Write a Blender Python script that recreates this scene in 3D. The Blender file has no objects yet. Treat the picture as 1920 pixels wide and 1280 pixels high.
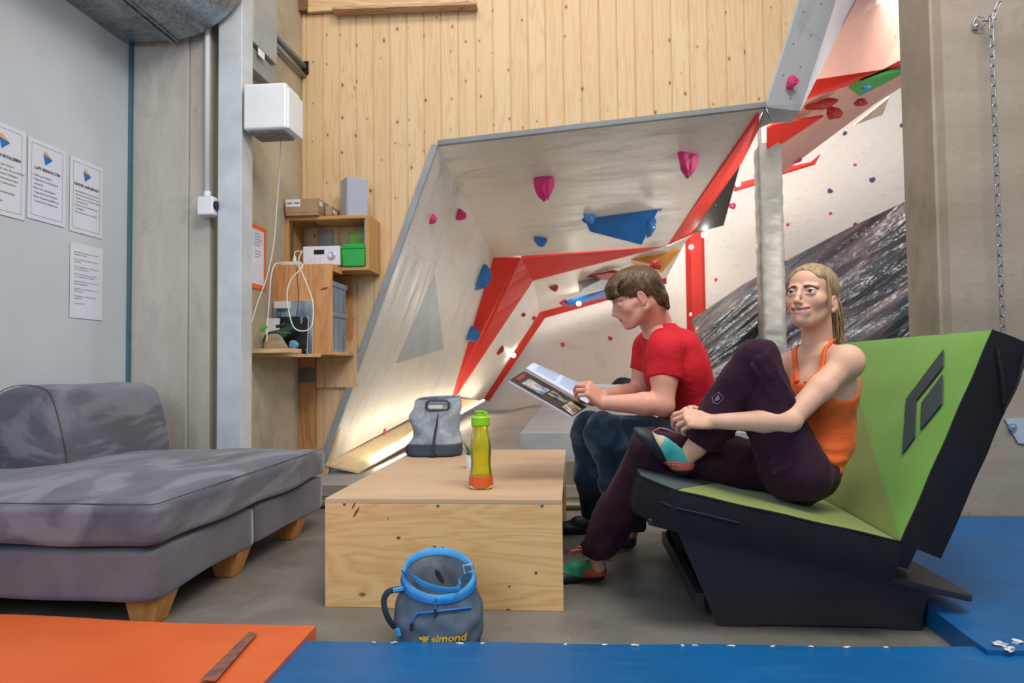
import bpy, bmesh, math, random
import numpy as np
from math import sin, cos, pi, radians, sqrt, atan2
from mathutils import Vector, Matrix, Euler
random.seed(7)
SC = bpy.context.scene
COL = SC.collection
# ------------------------------------------------------------------ camera
FPX, HC = 1280.0, 0.86            # 24 mm lens on a 36 mm sensor, 1920 px wide
_y, _p, _r = radians(5), radians(2.15), radians(.65)
_f0 = np.array([-sin(_y), cos(_y), 0.]); _r0 = np.array([cos(_y), sin(_y), 0.]); _u0 = np.array([0, 0, 1.])
CF = _f0 * cos(_p) + _u0 * sin(_p); _u = _u0 * cos(_p) - _f0 * sin(_p)
CU = _u * cos(_r) + _r0 * sin(_r); CR = _r0 * cos(_r) - _u * sin(_r)
CC = np.array([0, 0, HC])
cam_d = bpy.data.cameras.new('camera'); cam_d.lens = 24; cam_d.sensor_width = 36; cam_d.sensor_fit = 'HORIZONTAL'
cam_d.clip_start = .05; cam_d.clip_end = 100
cam = bpy.data.objects.new('camera', cam_d); COL.objects.link(cam)
cam.matrix_world = Matrix(((CR[0], CU[0], -CF[0], CC[0]), (CR[1], CU[1], -CF[1], CC[1]), (CR[2], CU[2], -CF[2], CC[2]), (0, 0, 0, 1)))
cam_d.dof.use_dof = True; cam_d.dof.focus_distance = 2.6; cam_d.dof.aperture_fstop = 4.0
SC.camera = cam
# ------------------------------------------------------------------ world, lights, exposure
SC.view_settings.view_transform = 'Standard'; SC.view_settings.look = 'None'
SC.view_settings.gamma = 1.0; SC.view_settings.exposure = 0.0; SC.view_settings.use_curve_mapping = False
wd = bpy.data.worlds.new('hall_air'); SC.world = wd; wd.use_nodes = True
wd.node_tree.nodes['Background'].inputs[0].default_value = (.80, .88, 1.0, 1)
wd.node_tree.nodes['Background'].inputs[1].default_value = .42
def area(name, loc, target, sx, sy, power, col=(1, 1, 1), spread=180):
    l = bpy.data.lights.new(name, 'AREA'); l.shape = 'RECTANGLE'; l.size = sx; l.size_y = sy
    l.energy = power; l.color = col; l.spread = radians(spread)
    o = bpy.data.objects.new(name, l); COL.objects.link(o); o.location = loc
    o.rotation_euler = (Vector(target) - Vector(loc)).to_track_quat('-Z', 'Y').to_euler(); return o
area('hall_lamp_front', (1.2, .6, 4.6), (.3, 3.2, .3), 2.2, 1.2, 150, (1, .95, .88))
area('hall_window_left', (-2.3, -1.6, 2.6), (-.6, 3.2, .8), 2.6, 1.8, 100, (.68, .81, 1))
area('hall_lamp_wood', (-.6, 2.6, 5.2), (-.6, 5.2, 1.6), 3.0, .8, 66, (1, .96, .9))
area('hall_lamp_right', (3.4, 1.2, 4.6), (2.2, 3.4, .6), 1.2, 1.0, 28, (.95, .95, 1))
area('boulder_lamp_left', (1.2, 9.8, 3.2), (.6, 12.8, .8), 2.4, .8, 70, (1, .93, .82))
area('boulder_lamp_right', (3.6, 8.4, 5.6), (3.2, 12, 2.2), 3.5, 2.0, 270, (1, .92, .87))
area('boulder_lamp_roof', (3.0, 7.0, 1.6), (3.0, 8.6, 4.2), 1.6, 1.0, 40, (1, .9, .84))
area('boulder_fill_back', (1.4, 12.2, .9), (.2, 6.8, 2.7), 2.4, .6, 26, (1, .95, .87))  # added fill: stands for light bounced up onto the grey roof panel
area('boulder_fill_mid', (3.6, 6.4, 2.6), (1.2, 7.6, 2.2), 1.0, 1.0, 45, (1, .93, .88))  # added to brighten the red side panel, standing for lamps at its right
# ------------------------------------------------------------------ pixels of the 1920x1280 frame <-> points of the place
def ray(x, y): return CF + (x - 960) / FPX * CR + (640 - y) / FPX * CU
def P(x, y, d): return CC + d * ray(x, y)                       # d = depth from the camera
def onz(x, y, z=0): r = ray(x, y); return CC + r * (z - HC) / r[2]
def ony(x, y, Y): r = ray(x, y); return CC + r * Y / r[1]
def onx(x, y, X): r = ray(x, y); return CC + r * X / r[0]
def onplane(x, y, p, n): r = ray(x, y); n = np.array(n); return CC + r * (((np.array(p) - CC) @ n) / (r @ n))
# ------------------------------------------------------------------ materials
def s2l(c):
    if isinstance(c, str): c = [int(c[i:i + 2], 16) / 255 for i in (0, 2, 4)]
    return tuple((v / 12.92 if v <= .04045 else ((v + .055) / 1.055) ** 2.4) for v in c[:3]) + (1,)
class NT:
    def __init__(s, m): s.m = m; s.t = m.node_tree; s.b = s.t.nodes['Principled BSDF']
    def n(s, typ, **kw):
        o = s.t.nodes.new(typ)
        for k, v in kw.items():
            if k.startswith('i_'):
                key = k[2:]; key = int(key) if key.isdigit() else key.replace('_', ' '); o.inputs[key].default_value = v
            else: setattr(o, k, v)
        return o
    def l(s, a, b): s.t.links.new(a, b)
    def math(s, op, a, b=None, c=None, clamp=False):
        o = s.t.nodes.new('ShaderNodeMath'); o.operation = op; o.use_clamp = clamp
        for i, v in enumerate((a, b, c)):
            if v is None: continue
            if isinstance(v, (int, float)): o.inputs[i].default_value = v
            else: s.l(v, o.inputs[i])
        return o.outputs[0]
    def ramp(s, fac, stops, interp='LINEAR'):
        r = s.t.nodes.new('ShaderNodeValToRGB'); r.color_ramp.interpolation = interp; e = r.color_ramp.elements
        while len(e) < len(stops): e.new(.5)
        for i, (p, c) in enumerate(stops): e[i].position = p; e[i].color = c if not isinstance(c, (int, float)) else (c, c, c, 1)
        s.l(fac, r.inputs[0]); return r.outputs[0]
    def mix(s, fac, a, b, mode='MIX'):
        o = s.t.nodes.new('ShaderNodeMix'); o.data_type = 'RGBA'; o.blend_type = mode
        for i, v in ((0, fac), (6, a), (7, b)):
            if isinstance(v, (int, float)): o.inputs[i].default_value = v
            elif isinstance(v, tuple): o.inputs[i].default_value = v
            else: s.l(v, o.inputs[i])
        return o.outputs[2]
    def co(s, kind='Object', scale=(1, 1, 1), rot=(0, 0, 0), loc=(0, 0, 0)):
        c = s.n('ShaderNodeTexCoord'); m = s.n('ShaderNodeMapping')
        m.inputs['Scale'].default_value = scale; m.inputs['Rotation'].default_value = rot; m.inputs['Location'].default_value = loc
        s.l(c.outputs[kind], m.inputs[0]); return m.outputs[0]
    def noise(s, v, scale, detail=4, rough=.55, dist=0):
        o = s.n('ShaderNodeTexNoise', i_Scale=scale, i_Detail=detail, i_Roughness=rough, i_Distortion=dist); s.l(v, o.inputs['Vector']); return o.outputs['Fac']
    def bump(s, h, strength=.3, dist=.01, normal=None):
        o = s.n('ShaderNodeBump', i_Strength=strength, i_Distance=dist); s.l(h, o.inputs['Height'])
        if normal is not None: s.l(normal, o.inputs['Normal'])
        s.l(o.outputs[0], s.b.inputs['Normal']); return o.outputs[0]
    def base(s, c): s.l(c, s.b.inputs['Base Color'])
MATS = {}
def newmat(name, color='808080', rough=.6, metal=0, spec=.5, **kw):
    m = bpy.data.materials.new(name); m.use_nodes = True; b = m.node_tree.nodes['Principled BSDF']
    b.inputs['Base Color'].default_value = s2l(color); b.inputs['Roughness'].default_value = rough
    b.inputs['Metallic'].default_value = metal; b.inputs['Specular IOR Level'].default_value = spec
    for k, v in kw.items(): b.inputs[k.replace('_', ' ')].default_value = v
    MATS[name] = m; return m
def mottled(name, c1, c2, scale=4, rough=.6, bump=.2, bscale=60, bdist=.003, metal=0, spec=.5, detail=5, lo=.35, hi=.65, stretch=(1, 1, 1), sheen=0, dist=0, kind='Object', **kw):
    m = newmat(name, c1, rough, metal, spec, **kw); t = NT(m); v = t.co(kind, stretch)
    n = t.noise(v, scale, detail, .6, dist); t.base(t.ramp(n, [(lo, s2l(c1)), (hi, s2l(c2))]))
    if bump: t.bump(t.noise(v, bscale, 3), bump, bdist)
    if sheen: t.b.inputs['Sheen Weight'].default_value = sheen
    return m
def plain(name, c, rough=.6, bump=0, **kw): return mottled(name, c, c, 5, rough, bump, **kw) if bump else varied(name, c, rough, **kw)
def varied(name, c, rough=.6, metal=0, spec=.5, amt=.06, scale=6, **kw):
    m = newmat(name, c, rough, metal, spec, **kw); t = NT(m); v = t.co(); n = t.noise(v, scale, 4)
    a = s2l(c); lo = tuple(x * (1 - amt * 2) for x in a[:3]) + (1,); hi = tuple(min(1, x * (1 + amt * 2)) for x in a[:3]) + (1,)
    t.base(t.ramp(n, [(.3, lo), (.7, hi)])); return m
def wood(name, light, dark, axis='X', rough=.55, scale=1.0, knots=True, knot='6b3f22', bump=.12, rings=True):
    """grain runs along axis"""
    m = newmat(name, light, rough, spec=.35); t = NT(m)
    st = {'X': (.12, 1, 1), 'Y': (1, .12, 1), 'Z': (1, 1, .12)}[axis]
    v = t.co('Object', tuple(q * scale for q in st))
    n1 = t.noise(v, 5, 3, .5, .6)
    w = t.math('FRACT', t.math('MULTIPLY', n1, 13 if rings else 6)); w = t.math('ABSOLUTE', t.math('SUBTRACT', w, .5))
    fine = t.noise(v, 120, 2, .5)
    g = t.math('ADD', t.math('MULTIPLY', w, 1.1), t.math('MULTIPLY', fine, .5))
    c = t.ramp(g, [(.2, s2l(dark)), (.62, s2l(light))])
    big = t.noise(t.co('Object', (1.3, 1.3, 1.3)), 1.7, 2)
    c = t.mix(t.math('MULTIPLY', big, .35), c, s2l(dark))
    if knots:
        kst = {'X': (.6, 1, 1), 'Y': (1, .6, 1), 'Z': (1, 1, .6)}[axis]
        vo = t.n('ShaderNodeTexVoronoi', i_Scale=6.2 * scale, i_Randomness=1.0); t.l(t.co('Object', kst), vo.inputs['Vector'])
        rnd = t.n('ShaderNodeSeparateColor'); t.l(vo.outputs['Color'], rnd.inputs[0])
        thr = t.math('MULTIPLY', t.math('SUBTRACT', rnd.outputs[0], .45, clamp=True), .16)
        k = t.math('SUBTRACT', 1.0, t.math('DIVIDE', vo.outputs['Distance'], t.math('ADD', thr, .0005)), clamp=True)
        c = t.mix(t.math('MULTIPLY', k, 1.6, clamp=True), c, s2l(knot))
    t.base(c); t.bump(g, bump, .002); return m
def emis(name, c, strength):
    m = newmat(name, c, .4); b = m.node_tree.nodes['Principled BSDF']; b.inputs['Emission Color'].default_value = s2l(c); b.inputs['Emission Strength'].default_value = strength; return m
# ------------------------------------------------------------------ mesh helper
class MB:
    def __init__(s): s.v = []; s.f = []; s.mi = []; s.uv = {}
    def add(s, verts, faces, mi=0):
        o = len(s.v); s.v += [tuple(float(q) for q in p) for p in verts]
        for f in faces: s.f.append([i + o for i in f]); s.mi.append(mi)
        return s
    def box(s, lo, hi, mi=0, M=None):
        x0, y0, z0 = lo; x1, y1, z1 = hi
        vs = [(x0, y0, z0), (x1, y0, z0), (x1, y1, z0), (x0, y1, z0), (x0, y0, z1), (x1, y0, z1), (x1, y1, z1), (x0, y1, z1)]
        if M is not None: vs = [M @ Vector(p) for p in vs]
        return s.add(vs, [(0, 3, 2, 1), (4, 5, 6, 7), (0, 1, 5, 4), (1, 2, 6, 5), (2, 3, 7, 6), (3, 0, 4, 7)], mi)
    def prism(s, poly, off, mi=0):
        """poly: 3-D loop, off: extrusion vector"""
        n = len(poly); p = [np.array(q, float) for q in poly]; o = np.array(off, float)
        vs = p + [q + o for q in p]
        return s.add(vs, [tuple(range(n))[::-1], tuple(range(n, 2 * n))] + [(i, (i + 1) % n, n + (i + 1) % n, n + i) for i in range(n)], mi)
    def loft(s, rings, cap=True, closed=True, mi=0):
        n = len(rings[0]); vs = [p for r in rings for p in r]; fs = []
        for k in range(len(rings) - 1):
            for i in range(n if closed else n - 1):
                j = (i + 1) % n; fs.append((k * n + i, k * n + j, (k + 1) * n + j, (k + 1) * n + i))
        if cap and closed: fs.append(tuple(range(n))[::-1]); fs.append(tuple(range((len(rings) - 1) * n, len(rings) * n)))
        return s.add(vs, fs, mi)
    def tube(s, pts, r, n=8, cap=True, mi=0, closed=False, flat=1.0, up=None):
        pts = [np.array(p, float) for p in pts]; m = len(pts); rings = []
        rr = r if hasattr(r, '__len__') else [r] * m
        prev = None
        for i in range(m):
            a = pts[(i - 1) % m] if (closed or i > 0) else pts[i]; b = pts[(i + 1) % m] if (closed or i < m - 1) else pts[i]
            t = b - a; t /= np.linalg.norm(t) + 1e-12
            if up is not None: x = np.cross(t, np.array(up, float))
            elif prev is None: x = np.cross(t, (0, 0, 1) if abs(t[2]) < .9 else (1, 0, 0))
            else: x = prev - t * (prev @ t)
            x /= np.linalg.norm(x) + 1e-12; prev = x; y = np.cross(t, x)
            rings.append([pts[i] + rr[i] * (cos(2 * pi * k / n) * x + sin(2 * pi * k / n) * y * flat) for k in range(n)])
        if closed: rings.append(rings[0]); cap = False
        return s.loft(rings, cap, True, mi)
    def lathe(s, prof, c=(0, 0, 0), n=32, axis=(0, 0, 1), mi=0, cap=True):
        ax = np.array(axis, float); ax /= np.linalg.norm(ax)
        x = np.cross(ax, (0, 1, 0) if abs(ax[1]) < .9 else (1, 0, 0)); x /= np.linalg.norm(x); y = np.cross(ax, x); c = np.array(c, float)
        rings = [[c + ax * z + r * (cos(2 * pi * k / n) * x + sin(2 * pi * k / n) * y) for k in range(n)] for r, z in prof]
        return s.loft(rings, cap, True, mi)
    def ico(s, c, r, sub=2, M=None, noise=0, seed=0, mi=0):
        bm = bmesh.new(); bmesh.ops.create_icosphere(bm, subdivisions=sub, radius=1.0)
        rn = np.random.RandomState(seed); ph = rn.rand(9) * 6.28; rr = r if hasattr(r, '__len__') else (r, r, r); vs = []
        for v in bm.verts:
            p = np.array(v.co); q = 1 + noise * (sin(3.1 * p[0] + ph[0]) * sin(2.7 * p[1] + ph[1]) + .6 * sin(5 * p[2] + ph[2] + 2 * p[0]) + .4 * sin(7 * p[1] + ph[3] + 3 * p[2]))
            p = p * q * np.array(rr)
            if M is not None: p = M @ p
            vs.append(p + np.array(c, float))
        fs = [tuple(v.index for v in f.verts) for f in bm.faces]; bm.free(); return s.add(vs, fs, mi)
    def grid(s, fn, nu, nv, mi=0, flip=False):
        vs = [fn(i / nu, j / nv) for i in range(nu + 1) for j in range(nv + 1)]; w = nv + 1
        fs = [(i * w + j, (i + 1) * w + j, (i + 1) * w + j + 1, i * w + j + 1) for i in range(nu) for j in range(nv)]
        if flip: fs = [f[::-1] for f in fs]
        return s.add(vs, fs, mi)
ROOT = {}
def rootloc(p):
    while p is not None:
        if p.name in ROOT: return ROOT[p.name]
        p = p.parent
    return None
def props(o, label=None, cat=None, group=None, kind=None):
    if label: o['label'] = label
    if cat: o['category'] = cat
    if group: o['group'] = group
    if kind: o['kind'] = kind
    return o
def thing(name, label, cat, loc, group=None):
    o = bpy.data.objects.new(name, None); COL.objects.link(o); o.empty_display_size = .05
    o.location = [float(q) for q in loc]; ROOT[o.name] = np.array(loc, float); return props(o, label, cat, group)
def obj(name, mb, mat, parent=None, smooth=False, bevel=0, bseg=2, sub=0, label=None, fix=True, loc=None, uvs=None, angle=None):
    me = bpy.data.meshes.new(name); L = rootloc(parent)
    if isinstance(mb, MB): V = np.array(mb.v, float); Fc = mb.f; mi = mb.mi
    else: V, Fc = mb; V = np.array(V, float); mi = None
    if parent is None:
        if loc is None: lo, hi = V.min(0), V.max(0); loc = ((lo[0] + hi[0]) / 2, (lo[1] + hi[1]) / 2, lo[2])
        L = np.array(loc, float)
    if L is not None: V = V - L
    me.from_pydata([tuple(p) for p in V], [], [tuple(f) for f in Fc])
    mats = mat if isinstance(mat, (list, tuple)) else [mat]
    for m in mats: me.materials.append(m)
    if mi is not None and len(mats) > 1: me.polygons.foreach_set('material_index', mi)
    if uvs is not None:
        ul = me.uv_layers.new(name='UVMap')
        for lp in me.loops: ul.data[lp.index].uv = uvs[lp.vertex_index]
    if fix and len(Fc) < 60000:
        bm = bmesh.new(); bm.from_mesh(me); bmesh.ops.recalc_face_normals(bm, faces=bm.faces); bm.to_mesh(me); bm.free()
    if smooth: me.polygons.foreach_set('use_smooth', [True] * len(me.polygons))
    me.update(); o = bpy.data.objects.new(name, me); COL.objects.link(o)
    if parent is None: o.location = [float(q) for q in L]; ROOT[o.name] = L
    else: o.parent = parent
    if bevel: b = o.modifiers.new('bevel', 'BEVEL'); b.width = bevel; b.segments = bseg; b.limit_method = 'ANGLE'; b.angle_limit = radians(35); 
    if sub: b = o.modifiers.new('sub', 'SUBSURF'); b.levels = sub; b.render_levels = sub
    if bevel and not smooth and bseg > 1:
        me.polygons.foreach_set('use_smooth', [True] * len(me.polygons)); w = o.modifiers.new('wn', 'WEIGHTED_NORMAL'); w.keep_sharp = False
    if label: o['label'] = label
    return o
def struct(name, mb, mat, **kw): o = obj(name, mb, mat, **kw); o['kind'] = 'structure'; return o
def solo(name, mb, mat, label, cat, group=None, **kw): o = obj(name, mb, mat, **kw); return props(o, label, cat, group)
def text_mesh(s, size, align='LEFT', extrude=0.0, space=1.0, bold=0, shear=0, width=1.0):
    cu = bpy.data.curves.new('t', 'FONT'); cu.body = s; cu.size = size; cu.align_x = align; cu.extrude = extrude; cu.space_line = space; cu.offset = bold; cu.shear = shear; cu.resolution_u = 2
    o = bpy.data.objects.new('t', cu); COL.objects.link(o); bpy.context.view_layer.update()
    me = bpy.data.meshes.new_from_object(o.evaluated_get(bpy.context.evaluated_depsgraph_get()))
    V = np.array([v.co[:] for v in me.vertices]) * (width, 1, 1) if len(me.vertices) else np.zeros((0, 3)); Fs = [tuple(p.vertices) for p in me.polygons]
    bpy.data.objects.remove(o); bpy.data.curves.remove(cu); bpy.data.meshes.remove(me); return V, Fs
def put_text(mb, s, size, org, ex, ey, mi=0, **kw):
    V, Fs = text_mesh(s, size, **kw); ex, ey, org = np.array(ex, float), np.array(ey, float), np.array(org, float); en = np.cross(ex, ey)
    mb.add([org + ex * p[0] + ey * p[1] + en * p[2] for p in V], Fs, mi); return mb
def frame_of(n, up=(0, 0, 1)):
    n = np.array(n, float); n /= np.linalg.norm(n); x = np.cross(up, n); 
    if np.linalg.norm(x) < 1e-3: x = np.cross((0, 1, 0), n)
    x /= np.linalg.norm(x); return x, np.cross(n, x), n
def spline(pts, n=24, closed=False):
    p = [np.array(q, float) for q in pts]; m = len(p); out = []
    segs = m if closed else m - 1; k = max(2, n // segs)
    for i in range(segs):
        a = p[(i - 1) % m] if closed else p[max(i - 1, 0)]; b = p[i % m]; c = p[(i + 1) % m]; d = p[(i + 2) % m] if closed else p[min(i + 2, m - 1)]
        for j in range(k):
            t = j / k; out.append(.5 * (2 * b + (c - a) * t + (2 * a - 5 * b + 4 * c - d) * t * t + (3 * b - a - 3 * c + d) * t ** 3))
    if not closed: out.append(p[-1])
    return out
# ================================================================== MATERIALS OF THE SETTING
def concrete(name, c1, c2, stain, scale=1.2, form='Z', rough=.8):
    m = newmat(name, c1, rough, spec=.25); t = NT(m)
    st = {'Z': (1, 1, .25), 'Y': (1, 1, 1), 'X': (.35, 1, 1)}[form]; v = t.co('Object', st)
    n = t.noise(v, 1.6 * scale, 6, .62); c = t.ramp(n, [(.32, s2l(c1)), (.68, s2l(c2))])
    n2 = t.noise(t.co('Object', (1, 1, .5)), 3.1 * scale, 8, .7, .4); c = t.mix(t.ramp(n2, [(.55, 0), (.75, .55)]), c, s2l(stain))
    n3 = t.noise(t.co(), 28, 3, .6); c = t.mix(t.ramp(n3, [(.68, 0), (.74, .5)]), c, s2l(stain))
    t.base(c); h = t.math('ADD', t.noise(t.co(), 45, 4), t.math('MULTIPLY', n2, 2)); t.bump(h, .35, .006); return m
M_CONC = concrete('concrete_board', 'C9C3B8', 'A79F93', '7F776B')
M_CONC2 = concrete('concrete_dusty', 'C2B59C', 'A0937B', '766C5B', form='Y')
M_CONC3 = concrete('concrete_cast', 'A89C8D', '8B7F70', '64594D', form='X')
def floor_mat():
    m = newmat('screed', '7b766e', .42, spec=.4); t = NT(m); v = t.co()
    n = t.noise(v, 2.2, 8, .65, .5); c = t.ramp(n, [(.3, s2l('635f58')), (.7, s2l('827d75'))])
    n3 = t.noise(t.co(), 60, 2, .5); c = t.mix(t.ramp(n3, [(.74, 0), (.78, .5)]), c, s2l('c8c4bc'))
    t.base(c); t.l(t.ramp(n, [(.3, .32), (.7, .6)]), t.b.inputs['Roughness']); t.bump(t.noise(v, 80, 3), .12, .002); return m
M_FLOOR = floor_mat()
def tnut_panel(name, c1, c2, pitch=.2, rough=.35, smear='7f7a72', dots=True, dotk=.8):
    m = newmat(name, c1, rough, spec=.4); t = NT(m)
    uv = t.co('UV'); n = t.noise(t.co('UV', (1, .35, 1), (0, 0, .5)), 2.4, 6, .6, .8)
    c = t.ramp(n, [(.3, s2l(c1)), (.62, s2l(c1)), (.8, s2l(c2))])
    n2 = t.noise(t.co('UV', (.5, 2.2, 1), (0, 0, .9)), 2.0, 5, .65, 1.5); c = t.mix(t.ramp(n2, [(.56, 0), (.78, .5)]), c, s2l(smear))
    if dots:
        for off in (0, .5):
            mp = t.co('UV', (1 / pitch, 1 / pitch, 1), (0, 0, 0), (off, off, 0)); sp = t.n('ShaderNodeSeparateXYZ'); t.l(mp, sp.inputs[0])
            fx = t.math('SUBTRACT', t.math('FRACT', sp.outputs[0]), .5); fy = t.math('SUBTRACT', t.math('FRACT', sp.outputs[1]), .5)
            r = t.math('SQRT', t.math('ADD', t.math('MULTIPLY', fx, fx), t.math('MULTIPLY', fy, fy)))
            c = t.mix(t.math('MULTIPLY', t.math('LESS_THAN', r, .034), dotk), c, s2l('5a5650'))
    t.base(c); t.l(t.ramp(n2, [(.3, rough - .08), (.7, rough + .2)]), t.b.inputs['Roughness']); return m
M_PANEL = tnut_panel('birch_panel_grey', 'CEC9BF', 'B2ADA3')
M_WHITE = tnut_panel('birch_panel_white', 'DFD6CC', 'CFC4B8', .3, .5, 'BDB0A4', dotk=.4)
M_GREYV = tnut_panel('panel_grey_paint', 'B9BDC0', 'A3A7AA', .25, .4)
M_RED = tnut_panel('panel_red_paint', 'CF2E20', 'BE2A1E', .4, .62, 'BC3A2E', False)
M_PINKW = tnut_panel('panel_warm_white', 'DDA794', 'D29480', .4, .5, 'C9907C', False)
def plankwood():
    m = newmat('spruce_boards', 'DDBF94', .55, spec=.3); t = NT(m); v = t.co('Object', (1, 1, .1))
    sp = t.n('ShaderNodeSeparateXYZ'); t.l(t.co('Object'), sp.inputs[0])
    pid = t.math('FLOOR', t.math('DIVIDE', t.math('ADD', sp.outputs[0], 10.0), PLK))
    wn = t.n('ShaderNodeTexWhiteNoise', noise_dimensions='1D'); t.l(pid, wn.inputs['W'])
    off = t.n('ShaderNodeCombineXYZ'); t.l(t.math('MULTIPLY', wn.outputs['Value'], 37), off.inputs[2]); t.l(t.math('MULTIPLY', pid, 3.7), off.inputs[1])
    def shifted(st):
        a = t.n('ShaderNodeVectorMath', operation='MULTIPLY'); t.l(t.co('Object'), a.inputs[0]); a.inputs[1].default_value = st
        b = t.n('ShaderNodeVectorMath', operation='ADD'); t.l(a.outputs[0], b.inputs[0]); t.l(off.outputs[0], b.inputs[1]); return b.outputs[0]
    n1 = t.noise(shifted((1, 1, .08)), 9, 3, .5, .4); w = t.math('ABSOLUTE', t.math('SUBTRACT', t.math('FRACT', t.math('MULTIPLY', n1, 9)), .5))
    fine = t.noise(shifted((1, 1, .04)), 130, 2)
    g = t.math('ADD', w, t.math('MULTIPLY', fine, .6))
    c = t.ramp(g, [(.15, s2l('CBA679')), (.6, s2l('D8BC94'))])
    c = t.mix(t.math('MULTIPLY', wn.outputs['Value'], .32), c, s2l('CDA477'))
    big = t.noise(shifted((1, 1, .25)), 3, 3); c = t.mix(t.ramp(big, [(.5, 0), (.75, .45)]), c, s2l('D8B48A'))
    s2 = t.n('ShaderNodeSeparateXYZ'); t.l(shifted((1, 1, .6)), s2.inputs[0]); c2 = t.n('ShaderNodeCombineXYZ'); t.l(s2.outputs[0], c2.inputs[0]); t.l(s2.outputs[2], c2.inputs[1])
    vo = t.n('ShaderNodeTexVoronoi', voronoi_dimensions='2D', i_Scale=9.0); t.l(c2.outputs[0], vo.inputs['Vector'])
    rnd = t.n('ShaderNodeSeparateColor'); t.l(vo.outputs['Color'], rnd.inputs[0])
    thr = t.math('ADD', t.math('MULTIPLY', t.math('SUBTRACT', rnd.outputs[0], .58, clamp=True), .27), .0005)
    k = t.math('SUBTRACT', 1.0, t.math('DIVIDE', vo.outputs['Distance'], thr), clamp=True)
    halo = t.math('SUBTRACT', 1.0, t.math('DIVIDE', vo.outputs['Distance'], t.math('MULTIPLY', thr, 2.4)), clamp=True)
    c = t.mix(t.math('MULTIPLY', halo, .35), c, s2l('B98555')); c = t.mix(t.math('MULTIPLY', k, 1.5, clamp=True), c, s2l('6E4426'))
    t.base(c); t.bump(g, .1, .002); return m
PLK = .1365
M_SPRUCE = plankwood()
# ================================================================== SETTING
W = 5.2                                   # plane of the boarded wall
A_ = ony(822, 275, W); B_ = ony(612, 868, W); C_ = ony(1434, 204, W); T_ = ony(1503, 0, W)
struct('floor', MB().box((-5, -1.5, -.1), (6, 14.2, 0)), M_FLOOR)
# sheet metal wall on the left, teal jamb, concrete pillar, grey service column, recess wall
M_SHEET = mottled('wall_sheet', 'CDD3D8', 'C2C9CE', 1.2, .42, .15, 9, .004)
struct('wall_left', MB().box((-2.9, -1.5, 0), (-2.75, 4.03, 4.4)), M_SHEET)
struct('trim_1', MB().box((-2.755, 4.0, 0), (-2.735, 4.05, 4.4)), plain('teal_jamb', '3F6A78', .4), bevel=.004)
pil = MB().box((-2.9, 4.03, 0), (-2.375, 4.3, 4.4)).box((-2.375, 4.045, 0), (-2.235, 4.3, 4.4))
struct('trim_2', pil, M_CONC, bevel=.008)
struct('wall_recess', MB().box((-2.9, 4.3, 0), (-2.12, 5.35, 4.4)), M_CONC2)
struct('trim_3', MB().box((-2.163, 4.0, 0), (-2.01, 4.15, 4.4)), plain('grey_column_paint', 'C3C9CB', .4), bevel=.006)
# boarded wall: upright boards with a V groove between them
def zlow(x):
    if x <= B_[0]: return 0.0
    if x < A_[0]: return B_[2] + (x - B_[0]) / (A_[0] - B_[0]) * (A_[2] - B_[2])
    if x < C_[0]: return A_[2] + (x - A_[0]) / (C_[0] - A_[0]) * (C_[2] - A_[2])
    return C_[2] + (x - C_[0]) / (T_[0] - C_[0]) * (T_[2] - C_[2])
brd = MB(); x0 = -2.12
brk = [B_[0], A_[0], C_[0]]
k0 = math.floor((x0 + 10) / PLK)
XE = 2.02
for k in range(k0, k0 + 60):
    a, b = max(x0, k * PLK - 10), min(XE, (k + 1) * PLK - 10)
    if a >= XE or b <= a: continue
    xs = [a, a + .004, a + .009] + [q for q in brk if a + .01 < q < b - .01] + [b - .004, b]
    dz = [.009, .009, 0] + [0] * (len(xs) - 5) + [0, .009]
    vs = []
    for x, d in zip(xs, dz):
        lo = min(zlow(x), 4.39); vs += [(x, W + d, lo), (x, W + d, 4.4), (x, W + .05, lo), (x, W + .05, 4.4)]
    n = len(xs); fs = []
    for i in range(n - 1): fs += [(4 * i, 4 * i + 4, 4 * i + 5, 4 * i + 1), (4 * i + 2, 4 * i, 4 * i + 4, 4 * i + 6)]
    fs += [(0, 2, 3, 1), (4 * n - 4, 4 * n - 2, 4 * n - 1, 4 * n - 3)]
    brd.add(vs, fs)
wb = struct('wall_back', brd, M_SPRUCE, loc=(0, 0, 0), fix=True)
# boards and battens above the boarded wall
pT = ony(565, 26, W - .02)
M_PLANKH = wood('lying_board', 'DDBE92', 'C59E6D', 'X', scale=1.0)
tb = MB().box((-2.05, W - .045, pT[2]), (-.78, W - .015, 4.0)); struct('trim_4', tb, M_PLANKH)
l0, l1 = ony(623, 19, W - .1), ony(893, 9, W - .1)
struct('trim_5', MB().prism([(l0[0], W - .11, l0[2]), (l1[0], W - .11, l1[2]), (l1[0], W - .11, l1[2] + .025), (l0[0], W - .11, l0[2] + .025)], (0, .1, 0)), wood('ledge_wood', 'C9A684', '9C7757', 'X'))
struct('trim_6', MB().box((-2.12, W - .06, pT[2] + .01), (-2.045, W - .01, 4.0)), plain('dark_batten', '7A5636', .7))
hb = ony(573, 127, W)
struct('trim_7', MB().box((-2.11, W - .012, ony(570, 140, W)[2]), (ony(579, 127, W)[0], W - .002, ony(570, 116, W)[2])), plain('black_opening', '101010', .9))
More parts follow.
